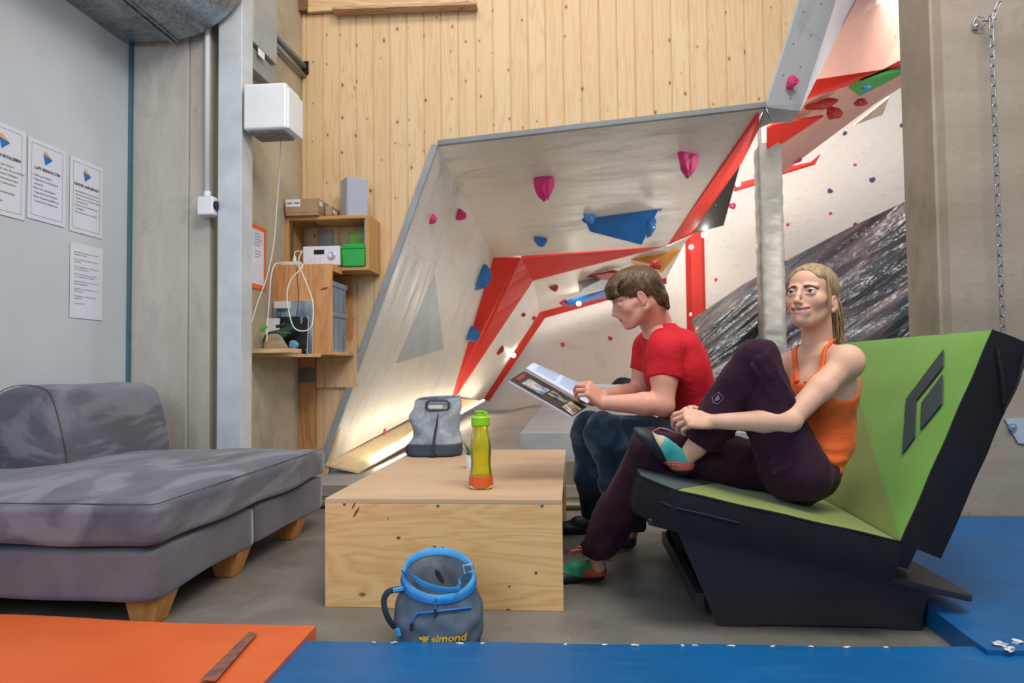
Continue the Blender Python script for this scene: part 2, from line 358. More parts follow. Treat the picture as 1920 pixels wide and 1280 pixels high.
# post under the boards beside the shelves
struct('trim_8', MB().box((-2.118, W - .05, 0), (-1.99, W - .012, ony(575, 660, W)[2] + .3)), wood('post_pine', 'C89462', 'A97645', 'Z'))
struct('trim_9', MB().box((-2.118, W - .06, ony(580, 716, W)[2]), (-1.99, W - .05, ony(580, 690, W)[2])), tnut_panel('perforated_steel', '9A9C9A', '8d8f8e', .03, .4))
struct('trim_10', MB().box((-1.985, W - .03, ony(600, 726, W)[2]), (-1.66, W - .006, ony(600, 664, W)[2] + .1)), wood('patch_board', 'D9B992', 'C6A077', 'Z', knots=False))
# right concrete wall with protruding pillar
xa = ony(1777, 600, 3.74)[0]
struct('wall_right', MB().prism([(xa + .02, 3.74, 0), (4.2, 3.74, 0), (4.2, 4.12, 0), (xa - .015, 4.12, 0), (xa - .015, 3.79, 0), (xa + .0, 3.785, 0)], (0, 0, 4.6)), M_CONC3, loc=(3, 3.9, 0))
# ------------------------------------------------------------------ climbing wall
CW = thing('climbing_wall', 'grey, white and red faceted bouldering wall dotted with bolt holes behind the boards', 'climbing wall', (0, 8, 0))
def facet(name, pts, mat, th=.04, parent=CW, label=None, pitch=1.0, away=None, bevel=0):
    p = [P(*q) if len(q) == 3 and q[0] > 20 else np.array(q, float) for q in pts]; n = np.zeros(3)
    for i in range(len(p)): n += np.cross(p[i], p[(i + 1) % len(p)])
    n /= np.linalg.norm(n); c = sum(p) / len(p)
    if n @ (c - CC) < 0: n = -n                      # thickness goes away from the viewer's side
    ex = p[1] - p[0]; ex /= np.linalg.norm(ex); ey = np.cross(n, ex)
    mb = MB().prism(p, n * th); uvs = [(float(np.array(q) @ ex), float(np.array(q) @ ey)) for q in mb.v]
    return obj(name, mb, mat, parent, label=label, uvs=uvs, bevel=bevel)
D_ = P(925, 483, 9.4); Q_ = (1250, 461, 9.6); E_ = (848, 742, 10.1)
facet('side_panel', [A_, B_, E_, D_], M_PANEL)
facet('roof_panel', [A_, C_, Q_, D_], M_PANEL)
M_EDGE = plain('grey_edge_strip', '8F9496', .5)
def edge(name, a, b, w, d, mat=M_EDGE, parent=CW):
    return obj(name, MB().tube([a, b], w, 4, flat=d), mat, parent)
e1 = MB(); nn = np.array([.937, -.005, -.349])
e1.prism([A_ + (0, -.03, 0), B_ + (0, -.03, 0), B_ - nn * .05 + (0, -.03, 0), A_ - nn * .05 + (0, -.03, 0)], (0, .06, 0)); obj('edge_strip', e1, M_EDGE, CW, bevel=.004)
e2 = MB().prism([A_ + (0, -.035, 0), C_ + (0, -.035, 0), C_ + (0, -.035, .042), A_ + (0, -.035, .042)], (0, .07, 0)); obj('edge_strip', e2, plain('grey_edge_dark', '74797C', .5), CW, bevel=.004)
facet('outer_side_panel', [B_ - nn * .03 , ony(637, 727, W + .02), ony(622, 727, W + .02), ony(600, 780, W + .02), ony(600, 860, W + .02)], plain('back_paint', 'B4B9BE', .5), .02)
facet('red_panel', [D_, (977, 484, 9.5), (1000, 526, 10.3), (856, 742, 10.7), E_], M_RED)
facet('red_panel', [(977, 484, 9.5), Q_, (1000, 526, 10.3)], M_RED)
facet('white_panel', [(1000, 526, 10.3), (1012, 585, 12.0), (905, 750, 12.3), (856, 742, 10.7)], M_WHITE)
facet('white_panel', [(1000, 526, 10.3), (1250, 461, 9.7), (1286, 452, 10.2), (1250, 520, 11.9), (1012, 585, 12.0)], M_WHITE)
facet('red_strip', [(1012, 585, 12.0), (1022, 596, 12.3), (917, 752, 12.5), (905, 750, 12.3)], M_RED)
facet('red_strip', [(1012, 585, 12.0), (1250, 520, 12.0), (1250, 532, 12.3), (1022, 596, 12.3)], M_RED)
facet('red_side_panel', [C_ + (-.03, .05, -.03), Q_, (1297, 440, 9.7), (1392, 304, 7.2), (1424, 240, 5.6)], M_RED)
facet('white_panel', [(1250, 462, 9.65), (1297, 441, 9.7), (1272, 465, 9.9)], M_WHITE)
# white back wall with its two red uprights
WB = 12.9
bw = [(-2.6, WB, 0), (9.5, WB, 0), (9.5, WB, 8.5), (-2.6, WB, 8.5)]
facet('back_panel', bw, M_WHITE, .06)
for xl, xr, ya, yb in ((1290, 1322, 425, 640),):
    a, b = ony(xl, yb, WB - .1), ony(xr, ya, WB - .1); m = (a[0] + b[0]) / 2
    mb = MB().prism([(a[0], WB, .3), (a[0] + .08, WB - .14, .3), (b[0] - .08, WB - .14, .3), (b[0], WB, .3)], (0, 0, b[2] + .3)); obj('red_upright', mb, M_RED, CW)
# light grey slab at the upper right and the bay behind it
facet('slab_panel', [C_ + (0, -.03, 0), T_ + (0, -.03, .05), ony(1568, 0, W + .1), ony(1500, 208, W + .12)], M_GREYV, .03)
facet('slab_edge', [C_ + (0, -.035, 0), ony(1500, 208, W + .10), ony(1487, 229, W + .3), ony(1447, 231, W + .25)], plain('slab_edge_grey', '9DA3A7', .5), .05)
facet('slab_edge', [C_ + (.0, -.02, -.01), ony(1447, 231, W + .25), ony(1424, 240, W + .3)], M_EDGE, .03)
facet('white_panel', [(1500, 210, 5.6), (1568, -60, 5.6), (1640, -60, 7.6), (1580, 50, 7.3), (1522, 150, 6.6)], M_GREYV, .03)
facet('warm_roof_panel', [(1522, 150, 7.2), (1580, 48, 7.2), (1640, -60, 7.4), (1760, -60, 8.2), (1760, 75, 8.6), (1655, 130, 8.4), (1515, 145, 7.9)], M_PINKW)
facet('red_panel', [(1500, 190, 7.6), (1519, 143, 7.8), (1655, 130, 8.4), (1760, 65, 8.6), (1760, 120, 9.0), (1600, 158, 8.8), (1498, 180, 8.6)], M_RED)
facet('warm_panel', [(1470, 235, 9.2), (1500, 176, 8.6), (1600, 156, 8.8), (1760, 90, 9.0), (1760, 120, 10.0), (1640, 195, 10.2), (1460, 330, 11.2), (1440, 300, 10.4)], M_PINKW)
facet('red_panel', [(1453, 233, 8.6), (1545, 218, 9.0), (1462, 273, 9.2), (1440, 285, 9.0), (1440, 240, 8.6)], M_RED, .03)
facet('red_strip', [(1376, 345, 11.5), (1420, 333, 11.4), (1463, 316, 11.3), (1521, 303, 11.2), (1538, 288, 11.1), (1528, 306, 11.1), (1463, 326, 11.3), (1420, 344, 11.4), (1376, 357, 11.5)], M_RED, .05)
facet('warm_panel', [(1602, 235, 10.8), (1668, 182, 10.6), (1655, 215, 10.9)], varied('panel_sand', 'D8B9A2', .5), .03)
# ledge with plywood and light strip at the foot of the side panel
LB = thing('plywood_ledge', 'sloping plywood board along the foot of the grey side panel with a glowing light strip', 'board', ony(640, 875, W))
lp = [B_ + (0, -.02, 0), ony(675, 884, W - .02), P(908, 751, 12.0), P(852, 746, 10.4)]
facet('board', lp, wood('birch_ply', 'E0C9A0', 'D0B486', 'Y', knots=False), .018, LB)
ea, eb = ony(700, 860, W + .35), P(907, 752, 11.6)
obj('light_strip', MB().tube([ea + (0, 0, .02), (ea + eb) / 2 + (0, 0, .02), eb + (0, 0, .02)], .018, 6, flat=.6), emis('warm_strip', 'FFF3DC', 22), LB, label='glowing white light strip')
# steel channel and the mats of the climbing area
M_MAT = mottled('mat_grey_top', 'A5A199', '8A867E', 1.4, .5, .3, 6, .01, lo=.3, hi=.7, stretch=(.35, 1.6, 1), dist=1)
M_MATS = mottled('mat_olive_side', '8C8A74', '77755F', 3, .55, .3, 8, .008)
fm = MB()
fm.grid(lambda u, v: (-1.9 + 7.6 * u, 4.17 + 8.7 * v * v, .135 - .085 * max(0, min(1, (8.7 * v * v - .35) / .5)) * max(0, min(1, (.12 - u) / .05 + .6)) + .006 * sin(9 * v + 3 * u) * (v > .05)), 60, 60)
fm.box((-1.9, 4.17, .075), (5.7, 4.2, .134))
solo('floor_mat', fm, M_MAT, 'wide flat grey landing mat covering the climbing area floor behind the table', 'mat', smooth=False, loc=(1.9, 8, .0))
solo('mat_rail', MB().tube([(-2.05, 4.13, .035), (5.0, 4.13, .035)], .018, 8).box((-2.05, 4.15, 0), (5.0, 4.2, .075)), mottled('rail_zinc', 'A5A386', '8b8a72', 5, .35, .1, metal=.6), 'narrow metal rail on the floor along the front edge of the grey mats', 'rail')
M_PADG = mottled('pad_cover_grey', 'A9AAA8', '8F9192', 2.0, .42, .35, 7, .012, lo=.35, hi=.65, stretch=(.7, 1.3, 1), dist=.8)
xl = onz(976, 808, .46)[0]
gp = MB(); 
def padf(u, v):
    x = xl + u * 3.2; y = 4.22 + 3.48 * v; z = .4485 + (.006 * sin(8 * u + 5 * v) + .018) * (sin(pi * u) * sin(pi * v)) ** .3
    return (x, y, z)
gp.grid(padf, 20, 20); gp.box((xl, 4.22, .135), (xl + 3.2, 7.7, .448))
solo('landing_mat', gp, M_PADG, 'thick light grey vinyl crash mat lying on the floor mat behind the table', 'mat', smooth=False, bevel=0)
solo('landing_mat', MB().box((xl + .02, 4.2, .075), (xl + 3.1, 4.215, .28)), M_MATS, 'olive grey fabric skirt below the thick light grey crash mat', 'mat cover')
# black plastic tarp heap
TA = [(1295, 600), (1390, 535), (1470, 490), (1590, 428), (1730, 362)]
def tarp(u, v):
    # u along the ridge, v down the slope
    t = u * (len(TA) - 1); i = min(int(t), len(TA) - 2); s = t - i
    x = TA[i][0] * (1 - s) + TA[i + 1][0] * s; y = TA[i][1] * (1 - s) + TA[i + 1][1] * s
    a = P(x, y, 10.6 - 1.3 * u); b = P(x + 40 - 60 * u, 760, 8.6)
    p = a * (1 - v) + b * v; s1 = u * 3.4 + v * 1.2
    q = v * 5.5 + u * 3.6 + .35 * sin(3.1 * u + 2 * v) + .12 * sin(11 * u + 3 * v)
    w = .11 * abs(sin(q * 2.4)) ** .7 + .06 * abs(sin(q * 5.3 + 1.2 * sin(4 * u)))
    return p + np.array([.1, -1, .45]) * w * min(1, v * 4)
tm = MB(); 
M_TARP = newmat('black_tarp', '2c3138', .2, spec=1.0); _t = NT(M_TARP)
def _dot(v):
    o = _t.n('ShaderNodeVectorMath', operation='DOT_PRODUCT'); _t.l(_t.co('Object'), o.inputs[0]); o.inputs[1].default_value = v; return o.outputs['Value']
_cx = _t.n('ShaderNodeCombineXYZ'); _t.l(_t.math('MULTIPLY', _dot((.78, 0, .62)), .35), _cx.inputs[0]); _t.l(_dot((0, 1, 0)), _cx.inputs[1]); _t.l(_t.math('MULTIPLY', _dot((-.62, .3, .78)), 2.2), _cx.inputs[2])
_n = _t.noise(_cx.outputs[0], 1.6, 5, .6, .6); _t.base(_t.ramp(_n, [(.35, s2l('262C34')), (.52, s2l('4A4B50')), (.68, s2l('7B6A66'))]))  # grey and pinkish streaks along the creases put highlights into the colour
_t.bump(_t.math('ADD', _t.noise(_cx.outputs[0], 2.6, 3, .5, .4), _t.math('MULTIPLY', _t.noise(_t.co(), 7, 3, .6, 1.0), .18)), 1.0, .09)
_t.l(_t.ramp(_n, [(.35, .16), (.7, .34)]), _t.b.inputs['Roughness'])
tp = MB().grid(tarp, 110, 90)
solo('plastic_tarp', tp, M_TARP, 'creased shiny black plastic tarp draped over a slope behind the two people', 'tarp', smooth=True, loc=tuple(P(1500, 780, 8)))
# padded post in front of the back wall
pt, pb = P(1447, 250, 9.0), P(1447, 590, 9.0)
PO = thing('padded_post', 'upright post wrapped in wrinkled silver grey padding between the red strip and the tarp', 'post', (pb[0], pb[1], 0))
def postpad(u, v):
    a = 2 * pi * u; sq = lambda q: np.sign(q) * abs(q) ** .3; z = .6 + (pt[2] - .16 - .6) * v
    w = .008 * sin(z * 26 + 2 * sin(a)) + .004 * sin(z * 61 + 3 * a)
    return (pb[0] + (.155 + w * .4) * sq(cos(a + .6)), pb[1] + (.14 + w * .4) * sq(sin(a + .6)), z + .02 * sin(a * 2))
obj('padding', MB().grid(postpad, 32, 120), mottled('silver_padding', '9A9B93', '84867f', 4, .28, .3, 10, .01), PO, smooth=True)
obj('post_core', MB().box((pb[0] - .1, pb[1] - .1, 0), (pb[0] + .1, pb[1] + .1, pt[2] + .5)), plain('post_paint', 'D8CFC4', .5), PO)
# ================================================================== FURNITURE
def fabric(name, c1, c2, chalk, amt=.5, rough=.85, sheen=.35, s=3.0, lo=.5, hi=.6):
    """suede like cover with brushed lighter strokes of chalk"""
    m = newmat(name, c1, rough, spec=.2); t = NT(m); v = t.co('Object', (1, .45, 1), (0, 0, .5))
    n = t.noise(v, s, 5, .55, 1.6); c = t.ramp(n, [(.3, s2l(c1)), (.6, s2l(c2))])
    k = t.noise(t.co('Object', (1, .4, 1), (0, 0, .9), (3, 1, 0)), s * .8, 4, .5, 2.2)
    c = t.mix(t.ramp(k, [(lo, 0), (hi, amt)]), c, s2l(chalk)); t.base(c)
    t.b.inputs['Sheen Weight'].default_value = sheen; t.b.inputs['Sheen Roughness'].default_value = .4
    t.bump(t.math('ADD', t.noise(t.co(), 350, 2), t.math('MULTIPLY', t.noise(t.co(), 6, 3), 6)), .25, .003); return m
def cushion(lo, hi, r=.05, seg=6, crown=.012, nx=14, ny=14, seed=1, wob=.004):
    """a soft box: rounded edges, crowned top, slightly wavy faces"""
    lo, hi = np.array(lo, float), np.array(hi, float); c = (lo + hi) / 2; h = (hi - lo) / 2; rn = np.random.RandomState(seed); ph = rn.rand(6) * 6.28
    bm = bmesh.new(); bmesh.ops.create_cube(bm, size=2); bmesh.ops.subdivide_edges(bm, edges=bm.edges, cuts=nx, use_grid_fill=True)
    vs = []
    for v in bm.verts:
        p = np.array(v.co) * h; q = np.clip(p, -(h - r), h - r); d = p - q; l = np.linalg.norm(d)
        # snap the surface on a rounded box
        m = np.abs(np.array(v.co)); sgn = np.sign(np.array(v.co)); e = m * h
        q = np.clip(p, -(h - r), h - r); d = p - q; l = np.linalg.norm(d); 
        if l > 1e-9: p = q + d / l * r
        u, w = v.co[0], v.co[1]
        p[2] += crown * (1 - u * u) * (1 - w * w) * (1 if v.co[2] > 0 else 0)
        b = wob * (sin(7 * p[0] + ph[0] + 5 * p[1]) + sin(9 * p[1] + ph[1] - 6 * p[2]) + .6 * sin(17 * p[0] - 11 * p[1] + ph[2]))
        p += (d / l if l > 1e-9 else 0) * b if l > 1e-9 else 0
        vs.append(p + c)
    fs = [tuple(x.index for x in f.verts) for f in bm.faces]; bm.free(); return MB().add(vs, fs)
def seam(pts, r=.0025, n=5): return MB().tube(pts, r, n)
# ---------------------------------------------------------------- chaise sofa
M_SUEDE = fabric('sofa_suede', '52515A', '61606A', '86868F', .62)
M_SUEDEB = fabric('sofa_base_suede', '5A5962', '65646D', '72717A', .35)
SF = thing('chaise_sofa', 'long grey suede chaise with short wooden feet against the left wall', 'sofa', (-1.95, 2.9, 0))
SX0, SX1, SY0, SY1 = -2.68, -1.36, 2.14, 3.70
obj('seat_cushion', cushion((SX0, SY0 - .005, .275), (SX1, SY1 + .01, .425), .035, crown=.022, nx=28), M_SUEDE, SF, smooth=True)
obj('cushion_seam', MB().tube([(SX0 + .03, SY0 + .018, .424), (SX1 - .025, SY0 + .012, .422), (SX1 - .012, SY0 + .03, .422), (SX1 - .012, SY1 - .04, .424)], .0022, 5), plain('seam_thread', '4A4848', .8), SF)
for i, (a, b) in enumerate(((SY0 + .012, 2.875), (2.885, SY1 - .02))):
    obj('base', cushion((SX0, a, .10), (SX1 - .018, b, .272), .02, crown=0, nx=16, seed=4 + i, wob=.003), M_SUEDEB, SF, smooth=True)
M_FOOT = wood('foot_beech', 'D69A55', 'C08240', 'Z', .4, knots=False)
for x, y in ((-1.44, 2.26), (-1.44, 2.80), (-1.44, 3.42), (-2.55, 2.26), (-2.55, 2.80), (-2.55, 3.42)):
    s = 1 if x > -2 else -1; t_, b_ = .068, .045
    mb = MB(); vs = [(x + sx * t_ / 1, y + sy * t_, .105) for sx, sy in ((-1, -1), (1, -1), (1, 1), (-1, 1))]
    vs = [(x - .075, y - .06, .105), (x + .055, y - .06, .105), (x + .055, y + .06, .105), (x - .075, y + .06, .105)]
    vb = [(x - .055, y - .045, 0), (x + .02, y - .045, 0), (x + .02, y + .045, 0), (x - .055, y + .045, 0)]
    mb.loft([vb, vs]); obj('leg', mb, M_FOOT, SF, bevel=.005)
# back cushion: leaning profile with big rounded top, running along the wall side
prof = [(-2.70, .30), (-2.335, .30), (-2.30, .44), (-2.33, .60), (-2.375, .74), (-2.42, .785), (-2.50, .80), (-2.585, .79), (-2.64, .76), (-2.665, .70), (-2.70, .5)]
pf = spline([(p[0], p[1], 0) for p in prof[1:-1]], 48); pf = [(prof[0][0], prof[0][1])] + [(p[0], p[1]) for p in pf] + [(prof[-1][0], prof[-1][1])]
rings = []; cx, cz = -2.5, .55
for y, k in ((2.905, .90), (2.912, .95), (2.925, .98), (2.94, .995), (2.96, 1), (3.1, 1), (3.25, 1.004), (3.4, 1), (3.6, 1.004), (3.72, 1), (3.74, .99), (3.752, .97), (3.76, .92)):
    rings.append([(cx + (p[0] - cx) * k, y + (.0 if k < 1 else .0), .30 + (p[1] - .30) * (1 - (1 - k) * .7) + .004 * sin(14 * y + 9 * p[0])) for p in pf])
obj('back_cushion', MB().loft(rings), M_SUEDE, SF, smooth=True)
obj('back_seam', MB().tube([(p[0] + .003, 2.935, p[1] + .003) for p in pf[1:]], .0022, 5), MATS['seam_thread'], SF)
# ---------------------------------------------------------------- table
M_TTOP = mottled('table_plywood', 'D6B592', 'C09E7C', 2.2, .5, .12, 90, .001, lo=.3, hi=.72, stretch=(.5, 1.6, 1), dist=1.2)
M_TFRONT = wood('table_pine', 'E6BF86', 'D8A86E', 'X', .45, 1.0, knot='7A4A2A')
TB = thing('coffee_table', 'low plain pine box table with plywood top and screwed front panel', 'table', (-.47, 3.18, 0))
TX0, TX1, TY0, TY1 = -.905, -.042, 2.44, 3.90
obj('tabletop', MB().box((TX0, TY0 + .001, .372), (TX1, TY1, .39)), M_TTOP, TB, bevel=.002)
obj('front_panel', MB().box((TX0, TY0, 0), (TX1, TY0 + .022, .3715)), M_TFRONT, TB, bevel=.0015)
obj('back_panel', MB().box((TX0 + .002, TY1 - .022, 0), (TX1 - .002, TY1, .3715)), wood('table_pine_back', 'C58E58', 'A97443', 'Z', .5), TB)
obj('side_panel', MB().box((TX0 + .004, TY0 + .022, .03), (TX0 + .022, TY1 - .022, .3715)), M_TFRONT, TB)
obj('side_panel', MB().box((TX1 - .02, TY0 + .022, .25), (TX1 - .004, TY1 - .022, .3715)), M_TFRONT, TB)
M_STEEL = varied('steel', '8A8C90', .35, 1.0)
for px, py in ((646, 945), (821, 948), (1016, 948)):
    c = ony(px, py, TY0); obj('screw', MB().lathe([(.0001, -.001), (.006, -.001), (.0062, .0005), (.004, .0012), (.0001, .0006)], c, 16, (0, -1, 0)), M_STEEL, TB)
def knot(px, py, rx, rz, ang=0):
    c = ony(px, py, TY0 - .0007); pts = [(c[0] + rx * cos(a) * cos(ang) - rz * sin(a) * sin(ang), c[1], c[2] + rx * cos(a) * sin(ang) + rz * sin(a) * cos(ang)) for a in [2 * pi * k / 18 for k in range(18)]]
    return pts
M_KNOT = plain('knot_brown', '7A4526', .6)
for q in ((668, 960, .004, .022, -.55), (663, 948, .003, .014, -.5), (747, 1008, .008, .005, 0), (1005, 1074, .006, .005, 0), (955, 1099, .004, .004, 0), (953, 1143, .007, .004, 0), (727, 972, .002, .003, 0)): obj('knot', MB().prism(knot(*q), (0, .0006, 0)), M_KNOT, TB)
# ---------------------------------------------------------------- pad couch: dark frame, folded crash pad
M_NAVY = mottled('pad_black_cordura', '101116', '171820', 3, .8, .35, 220, .001, spec=.25)
M_GREEN = mottled('pad_green_canvas', '6EA33A', '659935', 2.2, .8, .3, 250, .001, sheen=.15)
M_OLIVE = mottled('pad_olive_canvas', '7C8C35', '74832F', 2.2, .8, .3, 250, .001, sheen=.15)
M_SLATE = mottled('pad_slate_canvas', '3D494B', '4A5655', 3, .75, .3, 250, .001)
M_BOARD = mottled('frame_film_plywood', '2E2A30', '262329', 4, .38, .1, 60, .001)
BN = thing('pad_couch_frame', 'low dark plywood bench frame with slanted side panels under the folded crash pad', 'bench frame', (.75, 2.7, 0))
YN, YF = 2.20, 3.36                       # near and far side of the pad
def sidepanel(y, name='side_panel'):
    a, b = ony(1345, 1172, y), ony(1722, 1178, y); tl, tr = ony(1278, 1002, y), ony(1742, 1100, y)
    if y > 2.4:
        k = lambda p, q: (p[0], y, p[2])
    pts = [(.466, 0), (.60, 0), (.605, .008), (1.00, .008), (1.005, 0), (1.105, 0), (1.135, .152), (.335, .325)]
    return obj(name, MB().prism([(x, y, z) for x, z in pts], (0, .024, 0)), M_BOARD, BN, bevel=.002)
for y in (2.33, 2.93, 3.22): sidepanel(y)
obj('cross_rail', MB().box((.40, 2.354, .045), (.43, 3.22, .10)), M_BOARD, BN, bevel=.003)
# seat board, sloping down to the back, projecting behind the hinge
def slope(x, off=0): return .349 - (x - .30) * .232 + off
def sb(x0, x1, y0, y1, th=.022):
    r = .035; pts = [(x0, y0), (x1 - r, y0)] + [(x1 - r + r * sin(a), y0 + r - r * cos(a)) for a in [pi / 2 * k / 6 for k in range(1, 7)]] + [(x1 - r + r * cos(a), y1 - r + r * sin(a)) for a in [pi / 2 * k / 6 for k in range(7)]] + [(x0, y1)]
    return MB().prism([(x, y, slope(x)) for x, y in pts], (0, 0, -th))
obj('seat_board', sb(.24, 1.245, 2.27, 3.30), M_BOARD, BN, bevel=.004)
for y in (2.42, 3.1):
    obj('back_bracket', MB().prism([(1.02, y, .19), (1.11, y, .17), (1.30, y, .55), (1.25, y, .57)], (0, .03, 0)), M_BOARD, BN)
# crash pad
PD = thing('crash_pad', 'folded green and black crash pad used as couch cushion, leaning open as seat and backrest', 'crash pad', (.8, 2.75, .3))
s0 = onz(1262, 918, .46); 
hz = .315; hx = .993                         # hinge line (near end), inner faces meet there
ps = np.array([hx, hz]); pe = np.array([.228, .487]); ds = (pe - ps); Ls = np.linalg.norm(ds); ds /= Ls; ns = np.array([-ds[1], ds[0]]); ns = ns if ns[1] < 0 else -ns
TH = .125
def padpart(along, nrm, L, chy, name, mat_in, seed, thick=TH, zpuff=.012):
    """slab: 'along' from the hinge in the XZ plane, nrm points away from the sitter; chy: chamfer at the free end"""
    o = ps; nu, nv = 26, 26
    def pt(u, v, w):
        y0, y1 = YN, YF
        uu = u * L; ch = .10
        lim = max(0, uu - (L - ch)) * chy
        y = (y0 + lim) + (y1 - y0 - 2 * lim) * v
        b = zpuff * (sin(pi * u) * sin(pi * v)) ** .4
        k = w * thick if w > 0 else 0
        off = k - (b if w == 0 else -b * .4) + .001 * sin(21 * u + 9 * v + seed) 
        q = o + along * uu + nrm * off
        return (q[0], y, q[1])
    inner = MB().grid(lambda u, v: pt(u, v, 0), nu, nv)
    body = MB().grid(lambda u, v: pt(u, v, 1), nu, nv)
    # sides
    def side(fn, n):
        def g(i, j):
            a, b = np.array(fn(i, 0)), np.array(fn(i, 1)); m = a * (1 - j) + b * j; c = np.array(pt(.5, .5, .5)); d = m - c; d[0] *= .3; d[2] *= .3
            d /= np.linalg.norm(d) + 1e-9; return m + d * (.006 * sin(pi * j) + .0012 * sin(31 * i + 5 * j))
        body.grid(g, n, 8)
    side(lambda i, w: pt(i, 0, w), 40); side(lambda i, w: pt(i, 1, w), 40); side(lambda i, w: pt(1, i, w), 30); side(lambda i, w: pt(0, i, w), 30)
    return inner, body, pt
inn, body, fs = padpart(ds, ns, Ls, 1.5, 'seat', None, 1)
obj('seat_cover', body, M_NAVY, PD, smooth=True, label='black side cover of the seat half')
obj('seat_face', inn, M_OLIVE, PD, smooth=True, label='olive green canvas on the seat')
def corner(fn, name, mat, rng, nrm, label):
    g = MB().grid(lambda a, v: tuple(np.array(fn(rng(v)[0] + (rng(v)[1] - rng(v)[0]) * a, v, 0)) - np.array([nrm[0], 0, nrm[1]]) * .0014), 30, 60); return obj(name, g, mat, PD, smooth=True, label=label)
corner(fs, 'seat_corner', M_SLATE, lambda v: (max(.0, .885 - v * .9), 1.0), ns, 'slate grey canvas corner of the seat')
top = np.array([1.281, .957]); db = top - ps; Lb = np.linalg.norm(db); db /= Lb; nb = np.array([db[1], -db[0]])
inn2, body2, fb = padpart(db, nb, Lb, .0, 'back', None, 4)
obj('back_cover', body2, M_NAVY, PD, smooth=True, label='black side cover of the backrest half')
obj('back_face', inn2, M_GREEN, PD, smooth=True, label='bright green canvas on the backrest')
corner(fb, 'back_corner', M_OLIVE, lambda v: (0.0, min(1.0, v / .98)), nb, 'olive green canvas corner of the backrest')
# logo on the backrest: two slanted bars that form an open diamond
bn = np.array([-nb[0], 0, -nb[1]]); pb0 = np.array([ps[0], YN, ps[1]])
def onback(px, py, lift=.016): return onplane(px, py, pb0 + bn * lift, bn)
lg = MB()
for poly in (((1768, 655), (1767, 686), (1717, 750), (1714, 818), (1691, 850), (1698, 748)), ((1766, 702), (1765, 756), (1725, 805), (1727, 755))):
    lg.prism([onback(*q) for q in poly], -bn * .004)
obj('logo', lg, plain('logo_slate', '323F42', .8), PD, label='dark slate diamond logo')
M_SEAM2 = plain('seam_dark', '0f1014', .8)
obj('piping', MB().tube([tuple(fs(i / 30, 0, 0)) for i in range(31)], .003, 5), M_SEAM2, PD)
obj('piping', MB().tube([tuple(fb(i / 30, 0, 0)) for i in range(31)], .003, 5), M_SEAM2, PD)
zp = [np.array(fs(u, 0, .42)) + (0, -.007, 0) for u in [.62 + .3 * k / 10 for k in range(11)]]
obj('zipper', MB().tube(zp, .004, 6), M_SEAM2, PD)
# handle strap and closure flap at the near top corner of the back
q1 = np.array(fb(.9, 0, .3)); q2 = np.array(fb(.72, 0, .85)); q3 = np.array(fb(.93, 0, .95))
obj('strap', MB().tube(spline([q1 + (0, -.006, .02), (q1 + q2) / 2 + (0, -.016, 0), q2 + (0, -.008, 0)], 12), .009, 6, flat=.5), M_SEAM2, PD)
obj('strap', MB().tube(spline([q3 + (0, -.004, .03), q3 * .5 + q2 * .5 + (0, -.022, 0), q2 + (.0, -.01, -.02)], 12), .007, 6, flat=.5), M_SEAM2, PD)
# ---------------------------------------------------------------- mats in front and at the right
def vinyl(name, c1, c2, tape, rough=.4, spec=.5):
    m = newmat(name, c1, rough, spec=spec); t = NT(m); n = t.noise(t.co('Object', (1, 1, 1)), 2.6, 6, .6, .6)
    c = t.ramp(n, [(.35, s2l(c1)), (.65, s2l(c2))]); k = t.noise(t.co('Object', (.5, 3, 1), (0, 0, .2)), 3.5, 6, .65, 1.5)
    c = t.mix(t.ramp(k, [(.54, 0), (.8, .5)]), c, s2l(tape)); t.base(c); t.bump(t.math('ADD', t.math('MULTIPLY', t.noise(t.co(), 9, 3), 3), t.noise(t.co(), 400, 1)), .2, .004); return m
M_BLUE = vinyl('vinyl_blue', '0A5F98', '0C568C', '35709A')
M_ORANGE = vinyl('vinyl_orange', 'E06A36', 'D8602E', 'B9664A')
bm0, bm1, bm2 = onz(572, 1201, .05), onz(1920, 1214, .05), onz(505, 1282, .05)
blue = MB(); yb = bm0[1]
def bl(u, v):
    x = bm2[0] - .02 + (u) * 3.6; y = 1.2 + (yb + (bm1[1] - yb) * max(0, (x - bm0[0]) / (bm1[0] - bm0[0])) - 1.2) * v; x += (bm0[0] - bm2[0]) * (y - bm2[1]) / (yb - bm2[1]) * (1 - u)
    return (x, y, .05 + .002 * sin(9 * x + 5 * y))
blue.grid(bl, 40, 12)
blue.grid(lambda u, v: tuple(np.array(bl(u, 1)) * (1, 1, 1 - v)), 40, 2); blue.grid(lambda u, v: tuple(np.array(bl(0, u)) * (1, 1, 1 - v)), 12, 2)
M_FLUFF = plain('white_fluff', 'D8D4D2', .9)
BM = solo('gym_mat', blue, M_BLUE, 'blue vinyl mat across the bottom of the view in front of the table', 'mat', smooth=False, loc=(.6, 1.6, 0))
for i, px in enumerate((1060, 1135, 1190, 1280, 1305, 1370, 1448, 1520, 1590, 1660, 905, 862, 702, 738)):
    
    c = onz(px, 1202.5 + (px - 572) * .0096, .052); obj('seam_fluff', MB().ico(c, (.006 + .003 * (i % 3), .003, .0025), 1, noise=.5, seed=i), M_FLUFF, BM)
og0, og1 = onz(593, 1173, .06), onz(0, 1160, .06)
om = MB(); y1 = (og0[1] + og1[1]) / 2
def of(u, v):
    x = -3.2 + (og0[0] + 3.2 - .0) * u; y = 1.2 + (y1 - 1.2 + .02 * (1 - u)) * v; x2 = x - (1 - v) * .0
    return (x + (bm0[0] - bm2[0]) * (v - 1) * 1.2 * u * u, y, .062 + .004 * sin(6 * x + 3 * y) + .006 * sin(2.5 * x) * v)
